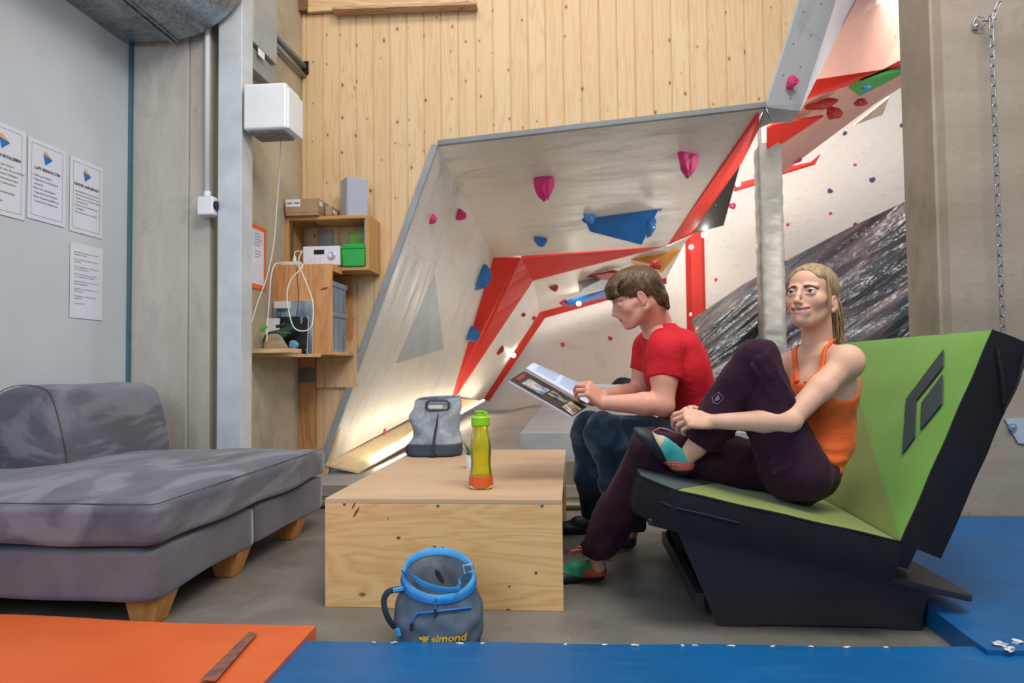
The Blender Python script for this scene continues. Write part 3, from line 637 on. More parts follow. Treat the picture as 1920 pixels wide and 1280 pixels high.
om.grid(of, 40, 14); om.grid(lambda u, v: tuple(np.array(of(u, 1)) * (1, 1, 1 - v)), 40, 2); om.grid(lambda u, v: tuple(np.array(of(1, u)) * (1, 1, 1 - v)), 14, 2)
OM = solo('gym_mat', om, M_ORANGE, 'orange vinyl mat in the lower left corner in front of the sofa', 'mat', loc=(-1.9, 1.7, 0))
ta, tb_, tc, td = onz(470, 1184, .068), onz(440, 1222, .068), onz(384, 1272, .068), onz(404, 1275, .068)
obj('tape_mark', MB().prism([onz(468, 1183, .0685), onz(482, 1187, .0685), onz(404, 1276, .0685), onz(376, 1273, .0685)], (0, 0, -.002)), mottled('tape_mark_grey', '9A5B40', '4f4a4c', 26, .6, 0), OM, label='dark worn tape stripe')
rb = MB(); ra = onz(1732, 1133, .065); 
def rf(u, v):
    y = 2.02 + (3.72 - 2.02) * v; x = ra[0] + (3.3 - ra[0]) * u + (1 - u) * (y - ra[1]) * .03
    return (x, y, .065 + .004 * sin(10.5 * y + .6 * x) + .006 * abs(sin(4.6 * y + .25 * x)))
rb.grid(rf, 30, 70); rb.grid(lambda u, v: tuple(np.array(rf(0, u)) * (1, 1, 1 - v)), 60, 2); rb.grid(lambda u, v: tuple(np.array(rf(u, 0)) * (1, 1, 1 - v)), 30, 2)
RM = solo('gym_mat', rb, M_BLUE, 'rippled blue vinyl mat on the floor at the right behind the bench frame', 'mat', smooth=True, loc=(2.2, 2.8, 0))
for i, (px, py) in enumerate(((1893, 1217), (1907, 1202), (1878, 1208), (1868, 1206))): obj('torn_stitching', MB().ico(onz(px, py, .07), (.012, .008, .006), 2, noise=.5, seed=i), M_FLUFF, RM)
# ================================================================== PIPES, BOXES AND NOTICES ON THE LEFT
M_ZINC = newmat('galvanised', '8E989E', .38, .85); _t = NT(M_ZINC)
_vo = _t.n('ShaderNodeTexVoronoi', i_Scale=60.0); _t.l(_t.co(), _vo.inputs['Vector']); _s = _t.n('ShaderNodeSeparateColor'); _t.l(_vo.outputs['Color'], _s.inputs[0])
_t.base(_t.ramp(_t.math('ADD', _t.math('MULTIPLY', _s.outputs[0], .35), _t.noise(_t.co(), 5, 4)), [(.35, s2l('6F7A82')), (.95, s2l('AEB7BC'))]))
DU = thing('air_duct', 'large round galvanised air duct under the ceiling in the upper left corner', 'duct', (-2.3, 2.4, 3.4))
R_ = .56; cxd, czd, yd = -2.45, 2.905 + .56, 3.96
pts = [(cxd + R_ * sin(a), czd - R_ * cos(a)) for a in [radians(q) for q in range(0, 181, 7)]]
pts += [(-2.745, czd + R_), (-2.745, czd - R_)]
obj('duct_shell', MB().prism([(x, .2, z) for x, z in pts], (0, yd - .2, 0)), M_ZINC, DU, bevel=.006)
obj('flange', MB().prism([(cxd + .0, .2, czd - R_ - .012), (cxd + .022, .2, czd - R_ - .012), (cxd + .022, .2, czd - R_ + .01), (cxd, .2, czd - R_ + .01)], (0, yd - .18, 0)), M_ZINC, DU)
obj('flange', MB().prism([(cxd + .035, .2, czd - R_ - .006), (cxd + .05, .2, czd - R_ - .006), (cxd + .05, .2, czd - R_ + .01), (cxd + .035, .2, czd - R_ + .01)], (0, yd - .19, 0)), M_ZINC, DU)
# switch box and conduit
M_WPL = varied('white_plastic', 'E4E6E8', .35, amt=.02)
SB = thing('switch_box', 'white surface mounted switch box on the concrete pillar with a conduit running up', 'switch', ony(391, 408, 4.02))
c = ony(391, 388, 4.0); obj('box_body', MB().box((c[0] - .052, 3.955, c[2] - .058), (c[0] + .052, 4.043, c[2] + .058)), M_WPL, SB, bevel=.01)
k0_ = np.array((c[0] + .054, 3.985, c[2] + .004)); obj('rotary_knob', MB().lathe([(.0001, 0), (.028, 0), (.027, .012), (.0001, .014)], k0_, 20, (1, 0, 0)), plain('black_plastic', '15161A', .35), SB, label='black round socket face')
cp = ony(389, 364, 4.02); obj('conduit', MB().tube([(cp[0], 4.02, cp[2] - .01), (cp[0] - .012, 4.02, 4.3)], .017, 12), M_WPL, SB, smooth=True)
obj('gland', MB().lathe([(.02, -.015), (.022, 0), (.022, .015), (.018, .018)], (cp[0], 4.02, cp[2] + .0), 12), M_WPL, SB)
# white dispenser cabinet on a bracket on the service column
q0, q1 = ony(457, 158, 3.98), ony(536, 244, 3.98)
WX = thing('dispenser', 'white rounded metal dispenser box mounted on the grey service column', 'dispenser', ((q0[0] + q1[0]) / 2, 4.1, q1[2]))
wz0, wz1 = ony(460, 243, 3.98)[2], ony(460, 157, 3.98)[2]
obj('cover', MB().box((q0[0] - .005, 3.98, wz0), (q1[0], 4.20, wz1)), M_WPL, WX, bevel=.016, bseg=4)
obj('cover_side', MB().box((q1[0] - .004, 3.995, wz0 + .004), (q1[0] + .012, 4.22, wz1 - .03)), M_WPL, WX, bevel=.01, bseg=3)
obj('underside_tray', MB().box((q0[0] + .02, 4.01, wz0 - .012), (q1[0] - .03, 4.18, wz0 + .004)), mottled('tray_mottled_grey', '8D8B84', '6E6C66', 30, .6, 0), WX, label='mottled grey underside')  # underside in mottled grey, darker than the white cover
solo('wall_bracket', MB().prism([(-2.118, 4.42, 2.03), (-2.118, 4.42, 2.18), (-2.118, 4.66, 1.98), (-2.118, 4.66, 1.90)], (.012, 0, 0)).box((-2.118, 4.42, 2.16), (-2.09, 4.68, 2.18)), tnut_panel('bracket_steel', 'A9A69E', '98958d', .03, .4), 'perforated steel bracket on the recess wall below the white dispenser', 'bracket') if False else None
# electrical cabinet and pipes on the recess wall
EC = thing('electrical_cabinet', 'grey electrical cabinet high on the recess wall above the white dispenser', 'electrical cabinet', (-2.06, 4.6, 2.5))
M_EC = varied('cabinet_grey', 'A2A6A6', .4)
zt = onx(520, 123, -2.03)[2]; ye = onx(520, 60, -2.03)[1]
obj('cabinet_body', MB().box((-2.12, 4.2, zt), (-2.03, ye, 3.6)), M_EC, EC, bevel=.006)
obj('cable_tray', MB().box((-2.12, 4.2, zt - .16), (-2.05, ye, zt - .02)), varied('tray_grey', '8F9494', .45), EC, bevel=.004)
la, lb = onx(484, 88, -2.028), onx(496, 108, -2.028); obj('paper_tag', MB().prism([(-2.029, la[1], la[2]), (-2.029, lb[1], la[2]), (-2.029, lb[1], la[2] - .05), (-2.029, la[1], la[2] - .05)], (.002, 0, 0)), plain('paper_white', 'F0F1F3', .7), EC)
M_PIPE = varied('pipe_grey', '8A8F92', .35)
for i, (dz, r_) in enumerate(((0, .022), (-.075, .016))):
    a = onx(572, 125, -2.085); y1_ = W - .005; z_ = a[2] + dz
    solo('pipe', MB().tube([(-2.09, ye + .01, z_), (-2.09, y1_, z_)], r_, 12), M_PIPE, ('upper thicker', 'lower thinner')[i] + ' grey pipe running along the recess wall into the black opening in the boards', 'pipe', 'pipes entering the boarded wall', smooth=True)
M_CABW = varied('cable_white', 'E6E4DE', .45, amt=.02)
solo('cable', MB().tube([(-2.112, 4.45, 2.07), (-2.112, 4.93, 1.98)], .003, 5), plain('crack_dark', '4a463f', .8), 'thin dark cable crossing the recess wall diagonally beside the shelves', 'cable') if False else None
solo('hanging_cable', MB().tube(spline([P(527, 262, 4.5), P(524, 320, 4.55), P(518, 400, 4.6), P(513, 460, 4.62), P(500, 520, 4.6), P(482, 570, 4.55), P(470, 610, 4.5)], 40), .0042, 6), M_CABW, 'white cable hanging from the dispenser in front of the orange notice', 'cable', smooth=True)
# ---------------------------------------------------------------- notices
M_PAPER = newmat('paper_laminated', 'DDE0EA', .25, spec=.5); M_INK = plain('ink', '23262E', .6); M_INK2 = plain('ink_grey', '4a4d56', .7)
M_LB, M_LO = plain('logo_blue', '1E6FC0', .5), plain('logo_orange', 'F2A63A', .5)
XW = -2.748
def sheet(name, tl, w, h, label, title, lines, logo=True, group=None, tsize=.021, lsize=.0155, cut=None, tilt=0, lspc=1.45):
    """sheet on the left wall; local axes: u = +Y, v = +Z"""
    o = np.array([XW + .001, tl[1], tl[2]]); ey, ez, ex = np.array([0, 1., 0]), np.array([0, 0, 1.]), np.array([1., 0, 0])
    r = thing(name, label, 'notice', o + ey * w / 2 - ez * h, group)
    mb = MB().grid(lambda u, v: tuple(o + ey * w * u - ez * h * v + ex * (.001 + .0015 * abs(sin(5 * u + 3 * v + tl[1] * 7)))), 8, 10)
    obj('paper', mb, M_PAPER, r, smooth=True)
    lift = o + ex * .0032
    if logo:
        c = lift + ey * w * .5 - ez * h * .19; s = w * .115
        obj('logo', MB().prism([c + ey * -s - ez * -s * .7, c - ey * s * .25 + ez * s * 1.2 - ey * s * .3, c + ey * s * 1.1], ex * .0004), M_LO, r, label='orange upper half of the logo')
        obj('logo', MB().prism([c - ey * s + ez * s * .5, c + ey * s * 1.1 - ez * s * .05, c - ey * s * .5 - ez * s * 1.35], ex * .0005), M_LB, r, label='blue lower half of the logo')
        fr = MB(); m_ = w * .09
        a = [lift + ey * m_ - ez * m_, lift + ey * (w - m_) - ez * m_, lift + ey * (w - m_) - ez * (h - m_), lift + ey * m_ - ez * (h - m_)]
        for i in range(4): fr.tube([a[i], a[(i + 1) % 4]], .0006, 4)
        obj('frame_line', fr, M_INK2, r)
    t = MB()
    if title: put_text(t, title, tsize, lift + ey * w * .5 - ez * h * .37, ey, ez, align='CENTER', bold=.0006); obj('title', t, M_INK, r)
    b = MB(); put_text(b, lines, lsize, lift + ey * w * .12 - ez * (h * .455 if title else h * .13), ey, ez, space=lspc); obj('text_block', b, M_INK2, r); return r
pw, ph = .262, .42
pos = [onx(-36, 213, XW), onx(52, 254, XW), onx(131, 290, XW), onx(131, 452, XW)]
sheet('wall_notice', pos[0], pw, ph + .03, 'white notice on the left wall cut by the left edge, titled ...ES BOULDERN', 'SICHERES BOULDERN', 'Es gilt: nicht quer klettern\nBitte beachten, dass die Landefl\u00e4che\nund der Sturzraum freihalten!\nKontrolliert herunterspringen\nstatt fallen als unkontrolliert\nabspringen.\nVorsicht Matten\u00fcberg\u00e4nge\nbeachten\nst\u00e4ndig spotten', group='notices taped to the left wall')
sheet('wall_notice', pos[1], pw, ph, 'white notice titled LUFT REINHALTEN, middle of the upper row on the left wall', 'LUFT REINHALTEN', '\u2022 L\u00fcftung einschalten\n\u2022 Magnesium zur\u00fcckhaltend\n   einsetzen\n\u2022 Nicht mit angeh\u00e4ngtem\n   Magnesiumsack bouldern\n\u2022 Keine Magnesiumabf\u00e4lle im\n   Landebereich deponieren', group='notices taped to the left wall')
sheet('wall_notice', pos[2], pw, ph, 'white notice titled KINDER AUFGEPASST on the left wall beside the teal jamb', 'KINDER AUFGEPASST', '\u2022 Die Boulderhalle ist kein Spielplatz\n\u2022 Aufenthalt auf den Matten nur zum\n   Bouldern, nicht zum Spielen. Gefahr\n   im Landebereich!\n\u2022 Kinder immer im Blickfeld haben\n   und begleiten\n\u2022 Kein Herumrennen in der Halle', group='notices taped to the left wall', lsize=.0135)
sheet('wall_notice', pos[3], pw, ph, 'plain white sheet with small dense print below the KINDER AUFGEPASST notice', '', 'Benutzungsordnung: Eltern mit Kindern und\nBegleitpersonen haften\n\nBitte beachten Sie die folgenden Hinweise im\nganzen Haus.\n\nKinder und Jugendliche nur unter Aufsicht der\nEltern in der Halle klettern.\n\nEltern oder Lehrer d\u00fcrfen dieses Bouldern\nnur mit Erlaubnis und unter Anleitung.\n\nDie Betreiber haften nicht bei Unf\u00e4llen und\nSch\u00e4den, sorgf\u00e4ltig pr\u00fcfen.\n\nDie Kletterer m\u00fcssen alle Ger\u00e4te vor dem\nGebrauch pr\u00fcfen.\n\nBei Fragen bitte an der Kasse melden und\nAuskunft holen.\n\nIhr Team der Halle', logo=False, group='notices taped to the left wall', lsize=.0105, lspc=1.3)
# orange framed notice on the recess wall
a, b = onx(475, 419, -2.118), onx(497, 430, -2.118); zb_ = onx(496, 545, -2.118)[2]
ON = thing('framed_notice', 'sheet of small print in a bright orange frame on the recess wall beside the shelves', 'notice', (-2.118, (a[1] + b[1]) / 2, zb_))
y0_, y1_ = 4.28, b[1]; zt_ = b[2] + .0
obj('frame', MB().box((-2.119, y0_, zb_), (-2.112, y1_, zt_)), plain('orange_card', 'F0642A', .5), ON)
obj('sheet', MB().box((-2.1125, y0_, zb_ + .03), (-2.110, y1_ - .035, zt_ - .03)), M_PAPER, ON)
tb_ = MB(); put_text(tb_, 'Hinweise f\u00fcr die\nBenutzung der\nWerkbank und der\nElektroger\u00e4te\nbitte beachten\n\nWerkzeug nach\nGebrauch immer\nzur\u00fccklegen', .014, (-2.1095, y1_ - .17, zt_ - .06), (0, 1, 0), (0, 0, 1), space=1.4); obj('text_block', tb_, M_INK2, ON)
# ================================================================== SHELVES
M_SHELF = wood('shelf_oak_laminate', 'C89A5E', 'B78548', 'X', .5, .8, knots=False); M_SHELFZ = wood('shelf_laminate_upright', 'C4955A', 'B38146', 'Z', .5, .8, knots=False)
SX = -1.48; ZS0, ZS1 = 1.589, 2.0; YS = 4.9
S1 = thing('wall_shelf', 'open wooden box shelf on the boarded wall holding the radio and green boxes', 'shelf', (-1.8, 5.05, ZS0))
obj('top_board', MB().box((-2.118, YS, ZS1 - .026), (SX, 5.192, ZS1)), M_SHELF, S1, bevel=.0015)
obj('bottom_board', MB().box((-2.118, YS, ZS0), (SX, 5.192, ZS0 + .025)), M_SHELF, S1, bevel=.0015)
obj('side_board', MB().box((-2.118, YS, ZS0 + .025), (-2.092, 5.19, ZS1 - .026)), M_SHELFZ, S1)
obj('side_board', MB().box((SX - .026, YS + .001, ZS0 + .0255), (SX, 5.192, ZS1 - .0265)), M_SHELFZ, S1)
for xx in (-2.078, SX - .038): obj('shelf_rail', MB().box((xx, YS + .012, ZS0 + .027), (xx + .008, YS + .03, ZS1 - .028)), M_STEEL, S1, label='narrow metal edge rail')
obj('mounting_plate', MB().box((-1.98, 5.182, 1.77), (-1.86, 5.188, 1.95)), M_STEEL, S1); obj('mounting_plate', MB().box((-2.03, YS + .05, ZS1 - .034), (-1.93, YS + .25, ZS1 - .027)), M_STEEL, S1)
# lower cabinet: front panel, opening to the right
CYF = 4.68; XR = ony(622, 560, CYF)[0]; zc1 = ZS0 - .002; zc0 = ony(600, 665, CYF)[2]; XR2 = ony(661, 600, 5.18)[0]
M_PINE2 = wood('cabinet_pine', 'D9A068', 'BE8350', 'Z', .5, .8, knot='6d3a22')
S2 = thing('pine_cabinet', 'pine cabinet under the shelf, open to the right, holding two grey crates', 'cabinet', (-1.9, 4.95, zc0))
obj('front_panel', MB().box((-2.118, CYF, zc0), (XR, CYF + .024, zc1 + .02)), M_PINE2, S2, bevel=.0015)
kc = ony(608, 541, CYF - .001); obj('knot', MB().prism([(kc[0] + .028 * cos(a), kc[1], kc[2] + .009 * sin(a) + .006 * cos(a)) for a in [2 * pi * k / 20 for k in range(20)]], (0, .002, 0)), M_KNOT, S2)
obj('bottom_board', MB().box((-2.118, CYF + .024, zc0), (XR, 5.19, zc0 + .026)), M_PINE2, S2)
obj('back_board', MB().box((-2.118, 5.172, zc0 + .026), (XR2, 5.192, zc1 - .002)), M_PINE2, S2)
obj('top_board', MB().box((-2.118, CYF + .0245, zc1 - .028), (XR, YS, zc1 + .02)), M_PINE2, S2)
# grey crates stacked in the cabinet
M_CRATE = varied('crate_grey', '7F8D99', .45)
def crate(z0, h, label):
    t = thing('euro_crate', label, 'crate', (-1.83, 4.95, z0), 'grey crates in the pine cabinet')
    x1 = XR - .012; x0 = x1 - .28; ya, yb_ = CYF + .05, 5.03
    body = MB().loft([[(x0 + .01, ya + .012, z0), (x1 - .012, ya + .012, z0), (x1 - .012, yb_ - .012, z0), (x0 + .01, yb_ - .012, z0)], [(x0, ya, z0 + h), (x1, ya, z0 + h), (x1, yb_, z0 + h), (x0, yb_, z0 + h)]])
    obj('crate_body', body, M_CRATE, t, bevel=.004)
    obj('crate_rim', MB().box((x0 - .006, ya - .008, z0 + h - .035), (x1 + .007, yb_ + .008, z0 + h)), M_CRATE, t, bevel=.003)
    for y in (ya + .04, (ya + yb_) / 2, yb_ - .04): obj('rib', MB().box((x1 - .004, y - .004, z0 + .02), (x1 + .006, y + .004, z0 + h - .035)), M_CRATE, t)
    return t
ch = (zc1 - .03 - zc0 - .026) / 2 - .03
c1 = crate(zc0 + .027, ch + .03, 'lower grey plastic crate of the two in the pine cabinet'); c2 = crate(zc0 + .027 + ch + .032, ch - .04, 'upper grey plastic crate of the two in the pine cabinet')
# work board below with the things on it
zb = onx(474, 669, -2.118)[2]; xe = -1.73
S3 = solo('shelf_board', MB().prism([(-2.118, 4.3, zb), (-1.98, 4.42, zb), (-1.80, 4.66, zb), (-1.76, 4.674, zb), (-2.118, 4.674, zb)], (0, 0, .022)), wood('shelf_board_pine', 'D2AE82', 'BB9264', 'X', knots=False), 'pine corner board beside the grey column carrying magazines and a saw', 'shelf board')
zt0 = zb + .0225
# speaker, cardboard boxes
sA = ony(631, 401, 4.96); sp = thing('loudspeaker', 'light grey box loudspeaker standing on top of the wall shelf', 'speaker', (-1.6, 5.05, ZS1))
M_SPK = plain('speaker_grey', 'AFB2BC', .6)
zsp = ony(660, 331, 4.93)[2]; an_ = radians(38); FL = ony(650, 400, 4.92)[:2]; ax_, ay_ = np.array((cos(an_), sin(an_))), np.array((-sin(an_), cos(an_)))
bq = [(q[0], q[1], ZS1) for q in (FL, FL + ax_ * .165, FL + ax_ * .165 + ay_ * .14, FL + ay_ * .14)]
obj('speaker_body', MB().prism(bq, (0, 0, zsp - ZS1)), M_SPK, sp, bevel=.006, bseg=3)
fa, fb_ = np.array(bq[0]), np.array(bq[1]); dd = (fb_ - fa) / np.linalg.norm(fb_ - fa); nf = np.array([dd[1], -dd[0], 0])
obj('speaker_grille', MB().prism([fa + dd * .004 + nf * .001 + (0, 0, .004), fb_ - dd * .004 + nf * .001 + (0, 0, .004), fb_ - dd * .004 + nf * .001 + (0, 0, zsp - ZS1 - .004), fa + dd * .004 + nf * .001 + (0, 0, zsp - ZS1 - .004)], nf * .008), mottled('grille_cloth', 'A6A9B6', '9fa2b0', 60, .8, .2, 400, .001), sp, bevel=.004, bseg=3)
M_CARD = mottled('cardboard', 'A98B6C', 'A08263', 8, .8, .1, 100, .001)
def carton(x0, x1, y0, y1, z0, z1, label, txt, a=0):
    t = thing('cardboard_box', label, 'box', ((x0 + x1) / 2, (y0 + y1) / 2, z0), 'cardboard boxes on the shelf')
    obj('box_body', MB().box((x0 + .003, y0 + .003, z0), (x1 - .003, y1 - .003, z1 - .02)), M_CARD, t, bevel=.001)
    obj('box_lid', MB().box((x0, y0, z0 + .022), (x1, y1, z1)), M_CARD, t, bevel=.0015)
    if txt:
        obj('label_sticker', MB().box((x0 + .004, y0 - .0012, z1 - .058), (x0 + .115, y0 - .0002, z1 - .004)), plain('sticker', 'E3E4E6', .6), t)
        m_ = MB(); put_text(m_, txt, .021, (x0 + .015, y0 - .0018, z1 - .040), (1, 0, 0), (0, 0, 1), bold=.0008); obj('label_text', m_, M_INK, t)
    return t
cz1 = ony(540, 373, 4.86)[2]
cA = ony(530, 395, 4.86)[0]; cB = ony(597, 395, 4.86)[0]
cc = carton(cA + .02, cB, 4.86, 5.08, ZS1 + .001, cz1, 'flat brown cardboard box with SAP 11834 sticker on the wall shelf', 'SAP 11834')
obj('side_sticker', MB().box((cB + .0002, 4.88, cz1 - .05), (cB + .0015, 4.94, cz1 - .015)), MATS['sticker'], cc); 
cd_ = carton(cB + .012, cB + .062, 4.97, 5.15, ZS1 + .001, cz1 - .035, 'smaller brown cardboard box squeezed between the labelled box and the speaker', '')
obj('side_sticker', MB().box((cB + .0622, 5.0, cz1 - .085), (cB + .0635, 5.08, cz1 - .055)), MATS['sticker'], cd_)
# radio
zf = ZS0 + .026
ra_, rb_ = ony(567, 495, 4.87), ony(637, 495, 4.87); rz1 = ony(600, 461, 4.87)[2]
RD = thing('radio', 'small white table radio with round knob and dark display on the wall shelf', 'radio', ((ra_[0] + rb_[0]) / 2, 4.95, zf))
obj('radio_body', MB().box((ra_[0], 4.87, zf + .008), (rb_[0], 5.02, rz1)), varied('radio_white', 'D5D8E2', .4, amt=.01), RD, bevel=.01, bseg=4)
rw, rh = rb_[0] - ra_[0], rz1 - zf
def rp(u, v): return (ra_[0] + rw * u, 4.8695, zf + rh * v)
a, b = rp(.31, .6), rp(.585, .82); obj('display', MB().box((a[0], 4.868, a[2]), (b[0], 4.872, b[2])), plain('display_black', '1c1b20', .2), RD)
obj('volume_knob', MB().lathe([(.028, 0), (.027, .014), (.022, .016), (.0001, .015)], (rp(.8, .53)[0], 4.870, rp(.8, .53)[2]), 28, (0, -1, 0)), varied('knob_silver', 'C9CCD2', .25, .8), RD, smooth=False)
for u in (.22, .33, .48):
    for v in (.27, .42): q = rp(u, v); obj('button', MB().lathe([(.0045, 0), (.004, .002), (.0001, .002)], (q[0], 4.8705, q[2]), 10, (0, -1, 0)), M_SPK, RD)
for u in (.17, .88): q = rp(u, 0); obj('foot', MB().lathe([(.01, 0), (.011, .009)], (q[0], 4.9, zf), 12), M_SPK, RD)
# green boxes
GA, GB = ony(640, 497, 4.88)[0], ony(684, 497, 4.88)[0]; gz = ony(660, 463, 4.88)[2]
M_GRN = newmat('green_plastic', '18A336', .35); M_GRN.node_tree.nodes['Principled BSDF'].inputs['Subsurface Weight'].default_value = .15
G1 = thing('storage_box', 'bright green plastic box with lid standing beside the radio', 'box', ((GA + GB) / 2, 4.95, zf), 'green plastic boxes')
obj('box_body', MB().loft([[(GA + .006, 4.886, zf), (GB - .006, 4.886, zf), (GB - .006, 5.02, zf), (GA + .006, 5.02, zf)], [(GA, 4.88, gz - .01), (GB, 4.88, gz - .01), (GB, 5.03, gz - .01), (GA, 5.03, gz - .01)]]), M_GRN, G1, bevel=.008, bseg=3)
obj('box_lid', MB().box((GA - .002, 4.876, gz - .012), (GB + .002, 5.034, gz + .003)).box((GA + .008, 4.89, gz + .003), (GB - .008, 5.02, gz + .028)), M_GRN, G1, bevel=.005, bseg=3)
g2, g3 = ony(659, 437, 5.1)[0], ony(686, 437, 5.1)[0]; gt = ony(670, 437, 5.1)[2]
G2 = thing('storage_tub', 'olive green open plastic tub behind the bright green box', 'tub', ((g2 + g3) / 2, 5.12, zf), 'green plastic boxes')
obj('tub_body', MB().loft([[(g2 + .02, 5.055, zf), (g3 - .02, 5.055, zf), (g3 - .02, 5.17, zf), (g2 + .02, 5.17, zf)], [(g2, 5.045, gt - .01), (g3 + .02, 5.045, gt - .01), (g3 + .02, 5.18, gt - .01), (g2, 5.18, gt - .01)]]), varied('olive_plastic', '6F9A2C', .45), G2, bevel=.004)
obj('tub_rim', MB().box((g2 - .006, 5.04, gt - .012), (g3 + .026, 5.185, gt)), MATS['olive_plastic'], G2, bevel=.003)
# power strip and cables
PS = thing('power_strip', 'cream socket strip with plugged cable at the left end of the wall shelf', 'power strip', (-2.0, 4.75, zc1 + .02))
pa, pb_ = ony(526, 497, 4.72), ony(561, 497, 4.72)
obj('strip_body', MB().box((pa[0], 4.72, zc1 + .0205), (pb_[0], 4.77, zc1 + .05)), varied('cream_plastic', 'DAD5C6', .5), PS, bevel=.005)
obj('plug', MB().lathe([(.012, 0), (.014, .02), (.006, .05)], (ony(552, 480, 4.74)[0], 4.745, zc1 + .045), 12), M_CABW, PS)
solo('power_cable', MB().tube(spline([P(527, 493, 4.66), P(515, 496, 4.6), P(508, 520, 4.58), P(505, 560, 4.58), P(502, 598, 4.57), P(500, 640, 4.56)], 36), .0042, 6), M_CABW, 'white cable from the socket strip down behind the magazines', 'cable', 'white power cables', smooth=True)
solo('power_cable', MB().tube(spline([P(566, 470, 4.84), P(560, 488, 4.72), P(567, 500, 4.64), P(545, 525, 4.62), P(538, 555, 4.6), P(543, 590, 4.58), P(550, 612, 4.57), P(562, 620, 4.57), P(578, 618, 4.57), P(586, 605, 4.57), P(587, 570, 4.6), P(580, 545, 4.62), P(568, 515, 4.63), P(560, 497, 4.66)], 90), .0042, 6), M_CABW, 'white cable hanging in a big loop in front of the magazines', 'cable', 'white power cables', smooth=True)
solo('power_cable', MB().tube(spline([P(552, 482, 4.745), P(553, 474, 4.8), P(560, 470, 4.86), P(566, 473, 4.9)], 16), .0035, 6), M_CABW, 'short white cable arching from the socket strip to the radio', 'cable', 'white power cables', smooth=True)
solo('thin_cable', MB().tube(spline([P(556, 500, 4.65), P(558, 530, 4.64), P(560, 560, 4.62), P(556, 595, 4.6)], 20), .0028, 5), plain('cable_black', '1b1c1e', .5), 'thin black cable hanging down in front of the pine cabinet', 'cable', smooth=True)
# magazines leaning on the cabinet
M_COVER_A = mottled('cover_mountain', '8FA1AE', '596A78', 9, .35, 0, stretch=(1, 1, .5), lo=.4, hi=.6)
M_COVER_B = mottled('cover_dark', '17181B', 'B9B2A6', 10, .3, 0, lo=.6, hi=.66); M_COVER_C = plain('cover_white', 'D9DBDF', .4)
def mag(px0, px1, pyt, d, mat, label, lean=.05, th=.012, zz=zt0):
    a, b = ony(px0, pyt, d), ony(px1, pyt, d); h = a[2] - zz
    t = thing('magazine', label, 'magazine', ((a[0] + b[0]) / 2, a[1], zz), 'magazines standing on the corner board')
    q = [(a[0], a[1] - lean, zz), (b[0], b[1] - lean, zz), (b[0], b[1], zz + h), (a[0], a[1], zz + h)]
    obj('pages', MB().prism([(p[0], p[1] + .001, p[2]) for p in q], (0, th, 0)), plain('page_edges', 'D6D3CC', .8), t); obj('cover', MB().prism(q, (0, -.001, 0)), mat, t); return t, q
m1, q_ = mag(514, 587, 565, 4.662, M_COVER_A, 'tall magazine with a mountain cover and bergm... masthead, leaning rearmost on the cabinet', .02)
a = np.array(q_[3]); obj('cover_band', MB().prism([a + (.0, -.0035, 0), a + (.125, -.0035, 0), a + (.125, -.0035 , -.10), a + (0, -.0035, -.10)], (0, .0005, 0)), M_COVER_C, m1, label='white cover band'); t_ = MB(); put_text(t_, 'bergm', .034, a + (.022, -.006, -.072), (1, 0, 0), (0, 0, 1), bold=.0008); obj('masthead', t_, M_INK, m1)
mag(520, 578, 594, 4.625, M_COVER_B, 'dark magazine with climbing equipment photographs, in front of the mountain magazine', .03)
mag(484, 524, 597, 4.585, M_COVER_C, 'white magazine leaning at the left end of the corner board', .03)
# saw, block, blue sponge, light offcut
BO = solo('wood_offcut', MB().box((-2.1, P(474, 660, 4.42)[1], zt0), (P(547, 660, 4.45)[0], 4.47, zt0 + .028)), wood('offcut', 'E0C08F', 'CBA56F', 'X', knots=False), 'light wood offcut lying on the front of the corner board', 'offcut', bevel=.002)
zo = zt0 + .029; yo = 4.44
arch = [P(474, 652, 4.44), P(475, 640, 4.44), P(480, 628, 4.44), P(492, 623, 4.44), P(504, 627, 4.44), P(512, 638, 4.44), P(521, 651, 4.44)]
arch = spline(arch, 24); solo('shaped_block', MB().prism([(p[0], 4.43, max(p[2], zo)) for p in arch], (0, .035, 0)), mottled('mdf', 'B29A80', 'A48C73', 6, .8), 'rounded brown board piece standing on the light offcut', 'board piece', bevel=.003)
JS = thing('jigsaw', 'dark green power tool lying behind the rounded brown piece', 'power tool', (P(505, 630, 4.5)[0], 4.5, zo))
gp_ = spline([P(472, 640, 4.5), P(480, 622, 4.5), P(505, 615, 4.5), P(528, 608, 4.5), P(524, 622, 4.5), P(512, 632, 4.5), P(490, 640, 4.5)], 30, True)
obj('tool_body', MB().prism([(p[0], 4.485, max(p[2], zo)) for p in gp_], (0, .045, 0)), plain('tool_green', '1F5238', .4), JS, bevel=.008)
obj('tool_handle', MB().tube([P(518, 612, 4.5), P(535, 609, 4.5), P(548, 610, 4.5)], [.012, .009, .006], 8), plain('tool_black', '181a1a', .5), JS)
obj('tool_tip', MB().tube([P(488, 620, 4.49), P(500, 611, 4.49)], .012, 8), plain('tool_lime', '4FC22E', .4), JS, label='bright green switch')
obj('tool_blade_guard', MB().tube([P(520, 622, 4.49), P(545, 624, 4.49)], .008, 8, flat=.4), M_STEEL, JS)
bs = P(533, 641, 4.44); solo('sponge', MB().ico((bs[0], 4.445, zo + .028), (.034, .02, .032), 3, noise=.12, seed=4), plain('sponge_blue', '5E93B4', .8), 'blue rubber piece standing beside the rounded brown board piece', 'sponge', smooth=True)
# ================================================================== THINGS ON AND BY THE TABLE
ZT = .39
